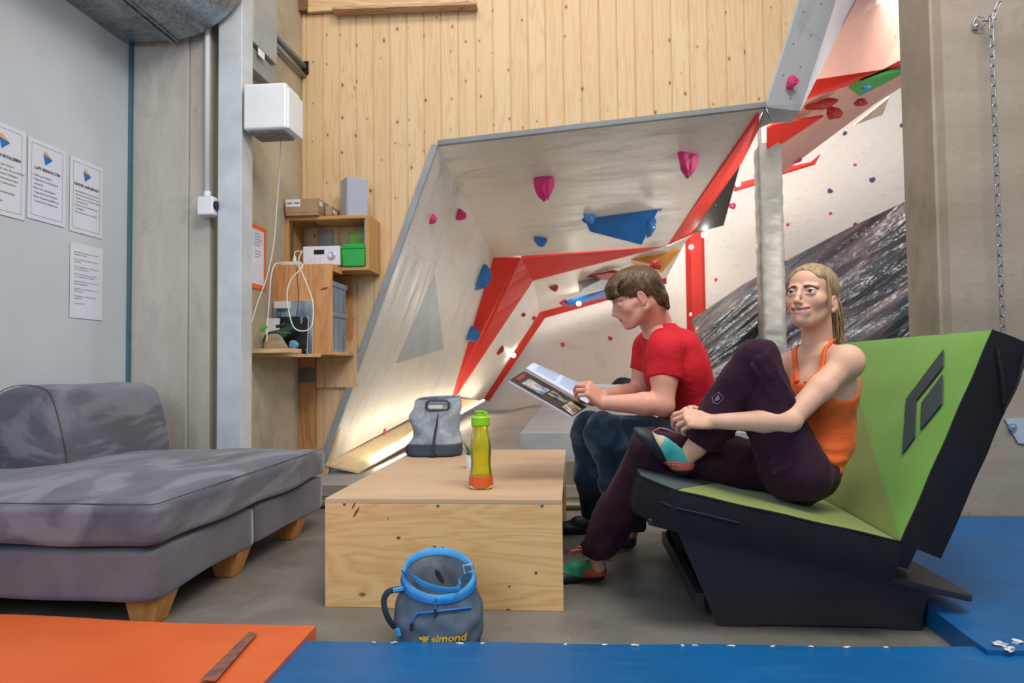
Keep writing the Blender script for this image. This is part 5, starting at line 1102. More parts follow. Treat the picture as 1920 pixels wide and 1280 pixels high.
def head(S, female=False, smile=.6, teeth=True, opened=.003):
    """head in its own frame: +Y face, +Z up, origin between the ears at eye height minus 1 cm"""
    L = dict(local=True); f = .965 if female else 1.0
    if female: S.ell((0, -.016, .034), (.070, .086, .076), .01, **L)
    else: S.ell((0, -.022, .038), (.073 * f, .092, .083), .01, **L)                    # cranium
    S.ell((0, .022, .042 if female else .045), (.062 * f, .062, .060), .02, **L)                     # forehead
    S.ell((0, .030, -.020), (.0525 if female else .058, .060, .062), .022, **L)                   # mid face
    S.ell((0, .038, -.060), (.036 if female else .041, .046, .038), .024, **L)                   # jaw front
    for s in (-1, 1):
        S.cone((s * (.046 if female else .056), -.002, -.046), (s * (.015 if female else .020), .060, -.088), .015 if female else .017, .012 if female else .014, .026, **L)   # jaw line
        S.ell((s * .040 * f, .056, -.022), (.021, .019, .017), .022, **L)          # cheek
        S.cone((s * (.055 if female else .060), .012, -.012), (s * .044, .056, -.008), .010, .008, .02, **L)
    S.ell((0, .079, -.087 if not female else -.084), (.014 if female else .018, .014, .013), .016, **L)    # chin
    for s in (-1, 1):
        S.cone((s * .014, .086 if female else .088, .027), (s * .046, .069, .026), .0065 if not female else .0035, .0055 if not female else .0035, .014, **L)      # brow
        S.ell((s * .031, .095, .006), (.017, .0112 if female else .0125, .0110), .012, mode='s', **L)   # socket
        S.ell((s * .0315, .0755, .006), .0138, .003, **L)                           # lid ball
        S.ell((s * .0315, .0905, .0058 + (.0012 if female else -.0036)), (.0142 if female else .0128, .012, .0068 if female else .0026), .002, rotm('Y', s * -5), mode='s', **L)
        S.cone((s * .018, .086, .0005), (s * .044, .0765, .001), .0022, .0018, .004, **L) # lower lid
    # nose
    nf = .84 if female else 1.0
    S.chain([(0, .088, .018), (0, .0985, -.006), (0, .109 if female else .1075, -.024 if female else -.021)], [.0080 * nf, .0084 * nf, .0095 * nf], .010, **L)
    S.ell((0, .1105 if female else .1085, -.0275 if female else -.0245), (.0092 * nf, .0085 * nf, .0076), .006, **L)
    for s in (-1, 1):
        S.ell((s * .0112 * nf, .0990, -.030), (.0064 * nf, .0092, .0064), .006, **L); S.ell((s * .0056 * nf, .1035, -.0385), (.0026, .0038, .0024), .0015, mode='s', **L)
    S.cone((0, .098, -.038), (0, .094, -.047), .004, .004, .006, **L)
    if not female: S.ell((0, .078, -.036), (.020, .018, .020), .014, **L)
    # mouth: smile arc
    w = (.024 + .0085 * smile); z0 = -.0565; y0 = .0925 if female else .0945
    def arc(t, dz=0, dy=0): return (w * t, y0 + dy - .017 * t * t * (1.1 if smile > .5 else .9), z0 + dz + .0125 * smile * t * t)
    ts = np.linspace(-1, 1, 13)
    S.ell((0, .082, -.056), (.030, .014, .020), .014, **L)
    ts = np.linspace(-1, 1, 17); q = lambda t: max(0, 1 - abs(t) ** 2.6) ** .6
    up = opened + .0016; lr = .0019 if female else .0021
    for a, b in zip(ts[:-1], ts[1:]):
        S.cone(arc(a, up * q(a) + .0006), arc(b, up * q(b) + .0006), lr * q(a) + .0006, lr * q(b) + .0006, .002, **L)
        S.cone(arc(a, -up * q(a) - .0012, -.001), arc(b, -up * q(b) - .0012, -.001), lr * 1.35 * q(a) + .0006, lr * 1.35 * q(b) + .0006, .002, **L)
    if opened > 0:
        for a, b in zip(ts[1:-2], ts[2:-1]):
            r = lambda v: opened * q(v) * .92 + .0004
            for dy in (.003, -.001, -.005): S.cone(arc(a, 0, dy), arc(b, 0, dy), r(a), r(b), .0008, mode='s', **L)
    for s in (-1, 1):
        # ears
        e = (s * .0765 * f, .000 if female else -.008, -.022 if female else -.004); R = rotm('Z', s * 18) @ rotm('X', -8)
        ef = .9 if female else 1; S.ell(e, (.0075, .0165 * ef, .030 * ef), .004, R, **L); S.ell((e[0] + s * .0075, e[1] + .002, e[2] + .003), (.0078, .0100 * ef, .0205 * ef), .002, R, mode='s', **L); S.ell((e[0] + s * .002, e[1] - .001, e[2] - .001), (.0035, .0045, .012), .003, R, **L)
        S.ell((e[0] - s * .003, e[1] + .009, e[2] - .004), (.006, .005, .007), .003, **L); S.ell((e[0] - s * .001, e[1] + .006, e[2] - .025), (.005, .008, .008), .004, **L)
    return arc
def face_colors(V, org, B, base, lip, brow, blush, female, arc, w, browh):
    q = (V - org) @ B; c = np.tile(np.array(base), (len(V), 1)).astype(float)
    def blend(m, col):
        nonlocal c
        c = c * (1 - m[:, None]) + np.array(col) * m[:, None]
    x = np.abs(q[:, 0]); y, z = q[:, 1], q[:, 2]; fr = y > .03
    blend(.35 * np.exp(-(((x - .042) / .018) ** 2 + ((z + .026) / .017) ** 2)) * fr, blush)
    blend(.30 * np.exp(-((x / .012) ** 2 + ((z + .028) / .010) ** 2)) * (y > .09), blush)
    blend(.5 * np.exp(-(((z + .004) / .022) ** 2)) * (x > .070) * (np.abs(y + .006) < .03), blush)
    t = np.clip(q[:, 0] / w, -1, 1); ac = np.array(arc(0)); az = ac[2] + (arc(1)[2] - ac[2]) * t * t; ay = ac[1] + (arc(1)[1] - ac[1]) * t * t
    k = np.sqrt(np.clip(1 - t * t, 0, 1)); dz = z - az; hh = (.0094 if female else .0060) * k + .0006
    m = np.clip(1.4 - np.abs(dz + .0004) / hh, 0, 1) * (np.abs(q[:, 0]) < w) * (y > ay - .012); blend(np.clip(m * 2, 0, 1) * (.85 if female else .6), lip)
    # brows (arched), lashes
    bx = (x - .012) / .036; bz = browh - .001 + .0045 * np.sin(np.clip(bx, 0, 1) * pi * .85) - .0075 * np.clip(bx, 0, 1) ** 2; th = (.0042 if female else .0044) * np.clip(1.25 - bx * .75, .25, 1)
    m = np.clip(1.3 - np.abs(z - bz) / th, 0, 1) * (bx > 0) * (bx < 1) * (y > .03); blend(np.clip(m * 1.6, 0, 1) * (.95 if female else .8), brow)
    return c
# ================================================================== PEOPLE
def toward(px, py, turn, pitch, rollv=0):
    """unit vector from the point seen at (px,py) back to the camera, turned to the image left by 'turn' degrees, tilted up by 'pitch'"""
    r = ray(px, py); f = -r.copy(); f[2] = 0; f /= np.linalg.norm(f); a = radians(-turn)
    f = np.array([f[0] * cos(a) - f[1] * sin(a), f[0] * sin(a) + f[1] * cos(a), 0]); f = f * cos(radians(pitch)) + np.array([0, 0, sin(radians(pitch))])
    side = np.cross(f, (0, 0, 1)); side /= np.linalg.norm(side); up = np.cross(side, f)
    return f, up * cos(radians(rollv)) + side * sin(radians(rollv))
M_SKIN = skin_mat('skin', 'D9A688'); M_EYEW = newmat('eye_white', 'E6E2DE', .15, spec=.6)
def eye_mat(name, iris):
    m = newmat(name, 'E9E4E0', .12, spec=.7); t = NT(m); sp = t.n('ShaderNodeSeparateXYZ'); t.l(t.co('Object'), sp.inputs[0])
    a = t.n('ShaderNodeVertexColor', layer_name='Col'); t.base(a.outputs['Color']); return m
M_EYE = eye_mat('eye', '4A6A8A')
M_TEETH = newmat('teeth', 'E9E4DC', .2); M_MOUTH = plain('mouth_inside', '4A1A18', .5)
def eyeball(o, B, sc, s, look, parent, iris):
    """sphere with a coloured iris disc around the look direction"""
    c = o + B @ (np.array([s * .0315, .0755, .006]) * sc); g = np.array(look, float); g /= np.linalg.norm(g)
    bm = bmesh.new(); bmesh.ops.create_uvsphere(bm, u_segments=40, v_segments=32, radius=1); V = np.array([v.co[:] for v in bm.verts]); F = [tuple(v.index for v in f.verts) for f in bm.faces]; bm.free()
    x = np.cross(g, (0, 0, 1)); x /= np.linalg.norm(x); y = np.cross(x, g); M = np.stack([x, y, g], 1); W_ = (V @ M.T) * .0124 * sc + c
    ob = obj('eye', (W_, F), M_EYE, parent, smooth=True, fix=False); an = np.degrees(np.arccos(np.clip(V[:, 2], -1, 1)))
    col = np.tile(np.array((.80, .77, .75)), (len(V), 1)); I = np.array(s2l(iris)[:3]); col[an < 29] = I * .5; col[an < 25] = I; col[an < 11.5] = (.004, .004, .005)
    at = ob.data.color_attributes.new('Col', 'FLOAT_COLOR', 'POINT'); at.data.foreach_set('color', np.concatenate([col, np.ones((len(V), 1))], 1).astype(np.float32).ravel()); return ob
def folds(amp, seeds, freq, aniso=(1, 1, 1)):
    rn = np.random.RandomState(seeds); D = [(rn.randn(3) * np.array(aniso), rn.rand() * 6.28, f) for f in freq for _ in range(3)]
    def f(x, y, z):
        r = 0
        for d, ph, fr in D:
            d = d / np.linalg.norm(d); r = r + np.sin((x * d[0] + y * d[1] + z * d[2]) * fr + ph) / (fr / freq[0]) ** .6
        return -amp * r / 2.2
    return f
def crease(S, c, dirv, nrm, length, amp, n=4, wid=.02, seed=0):
    """a few ridges through c"""
    rn = np.random.RandomState(seed); dirv = np.array(dirv, float); dirv /= np.linalg.norm(dirv); nrm = np.array(nrm, float); sd = np.cross(dirv, nrm)
    for i in range(n):
        o = np.array(c) + sd * (i - (n - 1) / 2) * wid + dirv * rn.uniform(-.02, .02); a = o - dirv * length / 2; b = o + dirv * length / 2 + sd * rn.uniform(-.01, .01)
        S.cone(a, b, amp * .4, amp, .012)
# ---------------------------------------------------------------- WOMAN
fW, uW = toward(1505, 560, 24, 5, -1.5); BW = basis(fW, uW); scW = 1.055
oW = P(1501.3, 547.7, 2.325) - BW @ (np.array([0, .083, .006]) * scW)
J = lambda x, y, d: P(x, y, d)
w = dict(nb=J(1533, 668, 2.42), neck=J(1531, 640, 2.41), shN=J(1588, 677, 2.27), shF=J(1483, 688, 2.52), elN=J(1478, 789, 2.20), wrN=J(1329, 790, 2.27), elF=J(1405, 792, 2.56), wrF=J(1301, 776, 2.45),
         chest=J(1546, 725, 2.40), waist=J(1545, 822, 2.42), pel=J(1500, 884, 2.42), hipN=J(1486, 880, 2.31), hipF=J(1468, 880, 2.50), knN=J(1422, 675, 2.26), anN=J(1305, 838, 2.40), knF=J(1221, 842, 2.50), anF=J(1117, 1030, 2.70))
WM = thing('person', 'smiling woman in orange tank top and plum trousers lacing her shoe on the green pad', 'person', (w['pel'][0], w['pel'][1], w['pel'][2] - .1))
lo = np.array([-.30, 1.9, .0]); hi = np.array([1.25, 3.0, 1.12])
def torso_w(S, inf=0, k=.03):
    sh = w['shN'] - w['shF']; sh /= np.linalg.norm(sh); up = w['nb'] - w['pel']; fw = np.cross(sh, up); fw /= np.linalg.norm(fw); up = np.cross(fw, sh); up /= np.linalg.norm(up)
    R = np.stack([sh, fw, up], 1)
    S.ell(w['chest'], (.128 + inf, .088 + inf, .135 + inf), k, R); S.ell(w['chest'] + fw * .028 - up * .015, (.115 + inf, .075 + inf, .075 + inf), k, R)
    S.cone(w['chest'], w['waist'], .095 + inf, .098 + inf, k); S.ell((w['waist'] + w['pel']) / 2, (.115 + inf, .088 + inf, .12 + inf), k, R)
    for s in (-1, 1): S.ell(w['chest'] + fw * .062 + sh * s * .062 - up * .045, (.058 + inf, .048 + inf, .052 + inf), .025, R)
    return sh, fw, up, R
Sb = SDF(np.min([w['elN'], w['wrN'], w['pel']], 0) - (.14, .12, .12), np.max([w['shN'], w['shF'], w['chest'], w['neck']], 0) + (.12, .14, .10), .005)
sh, fw, up, Rw = torso_w(Sb)
Sb.cone(w['nb'], w['neck'] + (0, 0, .06), .050, .043, .03)
for s, e, wr, q in (('shN', 'elN', 'wrN', 1), ('shF', 'elF', 'wrF', -1)):
    Sb.cone(w['nb'] - up * .03, w[s] - up * .0, .045, .043, .035)
    Sb.ell(w[s] + (0, 0, -.012), .046, .03); m = (w[s] * .55 + w[e] * .45)
    Sb.chain([w[s], m, w[e]], [.043, .040, .034], .02); f1 = w[e] * .7 + w[wr] * .3
    Sb.chain([w[e], f1, w[wr]], [.035, .036, .0235], .015); Sb.ell(w[e] + (w[e] - w[wr]) * .06, .030, .01)
Sb.cone(w['nb'] + up * .012, w['shN'] + up * .004, .034, .045, .03); Sb.cone(w['nb'] + up * .02, w['shF'] + up * .01, .040, .042, .03)
# collar bones
for s in ('shN', 'shF'): Sb.cone(w['nb'] + fw * .048 - up * .018, w[s] * .75 + w['nb'] * .25 + fw * .035 + up * .02, .007, .006, .016)
# ankles
def anklebit(kn, an, foot):
    S = SDF(an - .12, an + .12, .004); S.cone(an + (kn - an) * .35, an, .042, .033, .01); S.cone(an, foot, .034, .030, .02); return S
ftN = J(1282, 862, 2.41); SaN = anklebit(w['knN'], w['anN'], ftN); ftF = J(1122, 1060, 2.72); SaF = anklebit(w['knF'], w['anF'] + (0, 0, .0), ftF)
Lg = SDF(np.min([w['pel'], w['knF'], w['knN'], w['anF'], w['anN']], 0) - .1, np.max([w['pel'], w['knF'], w['knN'], w['waist']], 0) + .1, .011)
for a, b, c in (('hipN', 'knN', 'anN'), ('hipF', 'knF', 'anF')): Lg.cone(w['pel'] + (0, 0, .05), w[a], .07, .06, .02); Lg.chain([w[a], w[b], w[c]], [.065, .042, .030], .02)
Lg.cone(w['pel'], w['waist'], .075, .075, .02)
# hands
ShN = SDF(np.array(w['wrN']) - (.22, .12, .12), np.array(w['wrN']) + (.07, .10, .09), .0024)
ShN.cone(w['wrN'] + (w['elN'] - w['wrN']) * .24, w['wrN'], .0265, .0236, .01)
kd = J(1290, 783, 2.26) - w['wrN']; hand(ShN, w['wrN'], kd, (-.15, -.75, .62), .082, .6, [(48, 42, 20), (55, 45, 22), (62, 45, 25), (68, 45, 25)], [(.6, .9, 1.0), (.1, .9, 1.3), (-.1, .7, 1.3)], .93, 1)
ShF = SDF(np.array(w['wrF']) - (.20, .13, .13), np.array(w['wrF']) + (.09, .10, .09), .0024)
ShF.cone(w['wrF'] + (w['elF'] - w['wrF']) * .24, w['wrF'], .0265, .0236, .01)
kd = J(1268, 768, 2.36) - w['wrF']; hand(ShF, w['wrF'], kd, (-.45, .35, .82), .080, .5, [(58, 48, 22), (62, 50, 22), (66, 50, 25), (70, 50, 25)], [(.7, .9, .9), (.2, .9, 1.2), (0, .7, 1.2)], .93, -1)
# head
Sh = SDF((-.105, -.14, -.19), (.105, .15, .14), .0019, oW, BW, scW); arcW = head(Sh, True, 1.0, True, .0046)
Sh.cone((0, -.034, -.03), Sh.loc(w['nb'] + (0, 0, .01)), .045, .050, .022, local=True); Sh.blur(1)
skin1, skin1b = s2l('DDAE92')[:3], s2l('D98A72')[:3]
def cw(V): return face_colors(V, oW, BW * (1 / scW), skin1, s2l('C4626A')[:3], s2l('4A3626')[:3], s2l('D67F6C')[:3], True, arcW, .0325, .0230)
def colw(V):
    c = np.tile(np.array(skin1), (len(V), 1)); hd = np.linalg.norm(V - oW, axis=1) < .2; 
    if hd.any(): c[hd] = face_colors(V[hd], oW, BW / scW, skin1, s2l('C4626A')[:3], s2l('4A3626')[:3], s2l('D67F6C')[:3], True, arcW, .0325, .0230)
    for wr in (ftN, ftF): pass
    for S_ in (w['wrN'] + np.array((-.13, 0, -.03)), w['wrF'] + np.array((-.12, 0, -.03))):
        m = np.exp(-(np.linalg.norm(V - S_, axis=1) / .05) ** 2) * .5; c = c * (1 - m[:, None]) + np.array(s2l('CF8A84')[:3]) * m[:, None]
    return c
sobj('body', [Sb, Lg, ShN, ShF, SaN, SaF, Sh], M_SKIN, WM, colw)
look = (-ray(1505, 548)); look /= np.linalg.norm(look); lkW = look * .8 + np.array([-.34, .0, .34])
for s in (-1, 1): eyeball(oW, BW, scW, s, lkW, WM, '3C566E')
def teeth(o, B, sc, arc, hgt, parent, name='teeth'):
    mb = MB(); fr = lambda p: o + B @ (np.array(p) * sc)
    g = MB().grid(lambda u, v: fr((lambda t: (arc(t)[0] * .93, arc(t)[1] - .0045 - .001 * abs(sin(7 * pi * u)), arc(t)[2] + (.5 - v) * hgt + .0008))(u * 2 - 1)), 42, 4)
    return obj(name, g, M_TEETH, parent, smooth=True)
teeth(oW, BW, scW, arcW, .0125, WM); obj('mouth_inside', MB().grid(lambda u, v: oW + BW @ (np.array((arcW(u * 2 - 1)[0], arcW(u * 2 - 1)[1] - .0075, arcW(u * 2 - 1)[2] + (.5 - v) * .014)) * scW), 20, 2), M_MOUTH, WM)
# lashes / eyeliner
for s in (-1, 1):
    pts = [oW + BW @ (np.array((s * (.0315 + .0135 * t), .0885 - .0075 * t * t - .0035 * t, .0062 + .0062 * (1 - t * t) ** .5 + .0008 * t)) * scW) for t in np.linspace(-1, 1, 11)]
    obj('eyelashes', MB().tube(pts, [.0003 + .0010 * (1 - abs(t) ** 3) for t in np.linspace(-1, 1, 11)], 5), plain('lash_brown', '2a1d17', .7), WM)
# hair
def hair_mat(name, c1, c2, stretch, scale=40):
    m = newmat(name, c1, .42, spec=.4); t = NT(m); v = t.co('Object', stretch); n = t.noise(v, scale, 5, .6, .3); t.base(t.ramp(n, [(.3, s2l(c1)), (.7, s2l(c2))])); t.bump(n, .8, .006); return m
M_HW = hair_mat('hair_blond', '7C6248', 'C0A078', (1.6, 1.6, .3), 48)
def onbody(p, S, lift=.003):
    p = np.array(p, float)
    for _ in range(12):
        d = float(S.val([p])[0]); e = .006; g = np.array([float(S.val([p + np.eye(3)[i] * e])[0]) - float(S.val([p - np.eye(3)[i] * e])[0]) for i in range(3)]); g /= np.linalg.norm(g) + 1e-9; p = p - g * (d - lift) * .7
    return p
def strands(name, S, roots, flow, o, B, sc, mat, parent, length, wid, steps=9, lift=.0015, wob=.25, seed=1, endlift=.0):
    rn = np.random.RandomState(seed); mb = MB()
    def grad(p):
        e = .004; v = S.val(np.array([p + B @ q for q in (np.array((e, 0, 0)), np.array((-e, 0, 0)), np.array((0, e, 0)), np.array((0, -e, 0)), np.array((0, 0, e)), np.array((0, 0, -e)))])); g = B @ np.array((v[0] - v[1], v[2] - v[3], v[4] - v[5])); return g / (np.linalg.norm(g) + 1e-9)
    for r in roots:
        p = np.array(r, float); l = length * rn.uniform(.7, 1.25); jit = rn.randn(3) * wob; pts = []
        for k in range(steps):
            pl = (p - o) @ B / sc; n = grad(p); d = float(S.val([p])[0]); p = p - n * (d - lift - endlift * (k / steps) ** 2); pts.append(p.copy())
            f = B @ (np.array(flow(pl)) + jit * (.3 + k / steps)); f -= n * (f @ n); f /= np.linalg.norm(f) + 1e-9; p = p + f * l / steps
        w_ = wid * rn.uniform(.7, 1.3); pts = spline(pts, 14) if steps < 6 else pts; N_ = len(pts)
        mb.tube(pts, [w_ * (.55 + .45 * min(1, 4 * k / N_)) * (1 - .9 * (k / (N_ - 1)) ** 3) for k in range(N_)], 4)
    ob = obj(name, mb, mat, parent, smooth=True, fix=False); ob['kind'] = 'stuff'; return ob
Hs = SDF((-.12, -.15, -.10), (.12, .14, .16), .0023, oW, BW, scW)
Hs.ell((0, -.018, .036), (.0745, .090, .080), .01, local=True); Hs.ell((0, .015, .044), (.0675, .0735, .0635), .02, local=True)
Hs.ell((0, -.09, .035), (.026, .026, .026), .02, local=True)
Hs.ell((0, .096, .008), (.064, .069, .074), .014, mode='s', local=True); [Hs.ell((s * .058, .056, .000), (.026, .032, .050), .016, mode='s', local=True) for s in (-1, 1)]                     # the face stays free
Hs.ell((0, .052, -.075), (.085, .075, .07), .01, mode='s', local=True)
for s in (-1, 1): Hs.ell((s * .080, .004, -.024), (.022, .022, .032), .004, mode='s', local=True); Hs.ell((s * .07, .02, -.075), (.05, .06, .035), .01, mode='s', local=True)
fr = lambda *p: oW + BW @ (np.array(p) * scW)
sobj('hair', [Hs], M_HW, WM, label='dark blond hair pulled back', relaxn=1)
rn = np.random.RandomState(5); Vh, _ = Hs.mesh(); Vl = (Vh - oW) @ BW / scW; ok = np.where((Vl[:, 1] > -.075) & (Vl[:, 2] > -.02))[0]; rt = Vh[rn.choice(ok, 420)]
tie = np.array((0, -.115, .045))
strands('hair_strands', Hs, rt, lambda q: (tie - q) / np.linalg.norm(tie - q), oW, BW, scW, M_HW, WM, .075, .0016, 8, .0006, .10, 3)
pt0 = fr(-.004, -.108, .042)
tail_end = J(1571, 641, 2.44); pm = MB()
for i in range(120):
    a = rn.rand() * 2 * pi; r = rn.rand() ** .5; o = np.array((cos(a) * .016 * r, sin(a) * .014 * r, 0)); e = np.array((rn.uniform(-.024, .016), rn.uniform(-.014, .014), rn.uniform(-.03, .012)))
    pts = spline([pt0 + o * .5 + (0, 0, .003), fr(-.012, -.122, .024) + o, J(1567, 572, 2.45) + o * 1.2, tail_end + (0, 0, .05) + o + e * .6, tail_end + o + e], 16)
    pm.tube(pts, [.0022 * (1 - .85 * (k / (len(pts) - 1)) ** 2) for k in range(len(pts))], 4)
q_ = obj('ponytail', pm, M_HW, WM, smooth=True, fix=False); q_['kind'] = 'stuff'
# side wisps
for i in range(16):
    s = -1 if i < 11 else 1; q = rn.rand()
    pts = spline([onbody(fr(s * .050, .040 - .02 * q, .085 - .01 * q), Hs, .0006), fr(s * (.0635 + .003 * q), .044 - .02 * q, .055), fr(s * (.0685 + .003 * q), .038 - .018 * q, .008), fr(s * (.068 + .004 * q), .034 - .012 * q, -.040 - .03 * q)], 14)
    obj('hair_wisp', MB().tube(pts, [.0012, .0014] + [.0012] * (len(pts) - 4) + [.0008, .0003], 5), M_HW, WM, smooth=True)
obj('hair_tie', MB().tube([pt0 + BW @ np.array((.014 * cos(a), 0, .014 * sin(a))) for a in [2 * pi * k / 16 for k in range(16)]], .004, 6, closed=True), plain('tie_dark', '3a2d26', .8), WM)
# tank top
M_ORG = mottled('tank_orange', 'F0611C', 'F46A22', 8, .7, .5, 70, .003, stretch=(.5, .5, 2.2), sheen=.1)
St = SDF(np.min([w['pel'], w['waist'], w['chest']], 0) - (.18, .18, .10), np.max([w['nb'], w['chest'], w['waist']], 0) + (.18, .18, .10), .0036)
torso_w(St, .0045); top = w['nb']
St.cut(w['chest'] + fw * .06 + up * .052, fw * .45 + up * .9, .012)
for s, nme in ((1, 'shN'), (-1, 'shF')): St.ell(w[nme] - up * .02 + sh * s * .02, (.080, .11, .125), .01, Rw, mode='s')
St.ell(w['chest'] + fw * .09 + up * .075, (.062, .09, .075), .012, Rw, mode='s')
St.cut(w['pel'] - up * .035, -up)
St.disp(lambda x, y, z: -.0034 * np.sin((z * .95 + x * .45 + y * .2) * 150 + 3 * np.sin(x * 25 + y * 18)) * np.clip((w['chest'][2] - z) / .12, 0, 1) * np.clip(.4 + .6 * np.sin(y * 30 + z * 22), .1, 1))
sobj('tank_top', [St], M_ORG, WM)
# straps follow the body surface
for a, b, c, d in (((1507, 716, 2.28), (1532, 684, 2.30), (1558, 652, 2.34), (1582, 632, 2.42)), ((1491, 714, 2.37), (1486, 688, 2.42), (1490, 668, 2.44), (1503, 652, 2.50))):
    pts = np.array(spline([onbody(J(*q), Sb, .007) for q in (a, b, c, d)], 24))
    pts = np.array([onbody(p, Sb, .0055) for p in pts]); pts[1:-1] = .25 * pts[:-2] + .5 * pts[1:-1] + .25 * pts[2:]
    obj('strap', MB().tube(list(pts), .0105, 8, flat=.3, up=tuple(fw * .8 + up * .4)), M_ORG, WM, smooth=True)
# trousers
M_PLUM = mottled('trousers_plum', '35182A', '2C1224', 5, .8, .6, 22, .010, spec=.2, sheen=.04)
w['hipN2'] = w['hipN']; 
Sp = SDF(np.min([w['pel'], w['knF'], w['knN'], w['anF'], w['anN']], 0) - (.14, .14, .06), np.max([w['pel'], w['knF'], w['knN'], w['waist']], 0) + (.16, .14, .10), .0062)
Rp = Rw
Sp.ell(w['pel'] + (0, 0, .012), (.150, .115, .10), .03, np.stack([sh, np.cross((0, 0, 1), sh), (0, 0, 1)], 1)); Sp.cone(w['pel'], w['pel'] * .45 + w['waist'] * .55, .12, .100, .03)
mN = w['hipN'] * .5 + w['knN'] * .5; mF = w['hipF'] * .5 + w['knF'] * .5
Sp.ell(w['hipN'] + (.02, -.01, -.005), .098, .03)
Sp.chain([w['hipN'], mN + (-.012, 0, 0), w['knN']], [.105, .092, .070], .03)
cN = w['knN'] * .45 + w['anN'] * .55; eN = w['anN'] + (w['knN'] - w['anN']) * .10
Sx = SDF(np.min([w['knN'], w['anN']], 0) - .13, np.max([w['knN'], w['anN']], 0) + .13, .0055); Sx.chain([w['knN'] + (-.006, 0, .0), cN, eN], [.072, .074, .062], .022); Sx.ell(eN + (.02, .0, -.01), (.055, .05, .05), .03)
Sp.chain([w['hipF'], mF, w['knF']], [.100, .088, .072], .03)
cF = w['knF'] * .45 + w['anF'] * .55; eF = w['anF'] + (w['knF'] - w['anF']) * .05
Sp.chain([w['knF'] + (-.004, 0, 0), cF, eF], [.074, .076, .080], .022); Sp.cone(cF, eF + (.045, .02, -.005), .06, .06, .02)
for c_, d_, n_, L_, am, nn_, sd in ((w['knN'] + (.035, -.05, -.09), w['hipN'] - w['knN'] + (.1, 0, 0), (0, -1, 0), .20, .016, 3, 1), (w['hipN'] + (-.05, -.09, .06), (1, 0, .6), (0, -1, 0), .12, .013, 3, 2), (cF + (.0, -.06, 0), w['anF'] - w['knF'], (0, -1, 0), .26, .016, 3, 4), (w['knF'] + (.06, -.06, -.05), (1, 0, -.4), (0, -1, 0), .12, .014, 3, 6), (eN + (.03, -.045, .03), (1, 0, .3), (0, -1, 0), .07, .012, 3, 7)):
    crease(Sx if sd == 7 else Sp, c_, d_, n_, L_, am, nn_, .03, sd)
dN = w['anN'] - w['knN']; dN /= np.linalg.norm(dN); dF = w['anF'] - w['knF']; dF /= np.linalg.norm(dF)
Sx.cut(eN + dN * .012, dN); Sx.disp(folds(.0042, 5, (38, 70, 120), (1, 1, .6))); Sp.cut(eF + dF * .01, dF + (.25, 0, 0), near=(w['anF'], .16))
Sp.disp(folds(.0042, 3, (38, 70, 120), (1, 1, .6)))
TR = sobj('trousers', [Sp, Sx], M_PLUM, WM)
# badge on the shin
def ray_hit(S_list, px, py, d0=1.6, d1=3.6, lift=.0):
    ds = np.linspace(d0, d1, 1000); pts = np.array([P(px, py, q) for q in ds])
    best = None
    for S in S_list:
        q = (pts - S.org) @ S.B / S.sc; ok = ((q > S.lo) & (q < S.hi)).all(1); i = np.where(ok)[0]
        if len(i) == 0: continue
        dv = S.val(pts[i]); j = np.where(dv < lift)[0]
        if len(j) and (best is None or i[j[0]] < best): best = i[j[0]]
    return pts[best] if best is not None else None
def decal(name, S_list, poly, mat, parent, lift=.003, label=None):
    p = [ray_hit(S_list, x, y, lift=lift) for x, y in poly]
    if any(q is None for q in p): return None
    return obj(name, MB().add(p, [tuple(range(len(p)))]), mat, parent, label=label, fix=False)
M_BADGE = plain('badge_grey', '8d8798', .7)
fr_ = [(1335, 744), (1348, 735), (1357, 746), (1346, 757), (1338, 755)]
pp_ = [ray_hit([Sp, Sx], x, y, lift=.003) for x, y in fr_]
if all(q is not None for q in pp_): obj('badge_outline', MB().tube(pp_, .0009, 4, closed=True), M_BADGE, WM, label='light badge outline on the shin')
decal('badge', [Sp, Sx], [(1341, 751), (1342, 745), (1348, 739), (1348, 742), (1344, 746), (1343, 751)], M_BADGE, WM); decal('badge', [Sp, Sx], [(1345, 751), (1345, 747), (1349, 743), (1349, 748)], M_BADGE, WM)
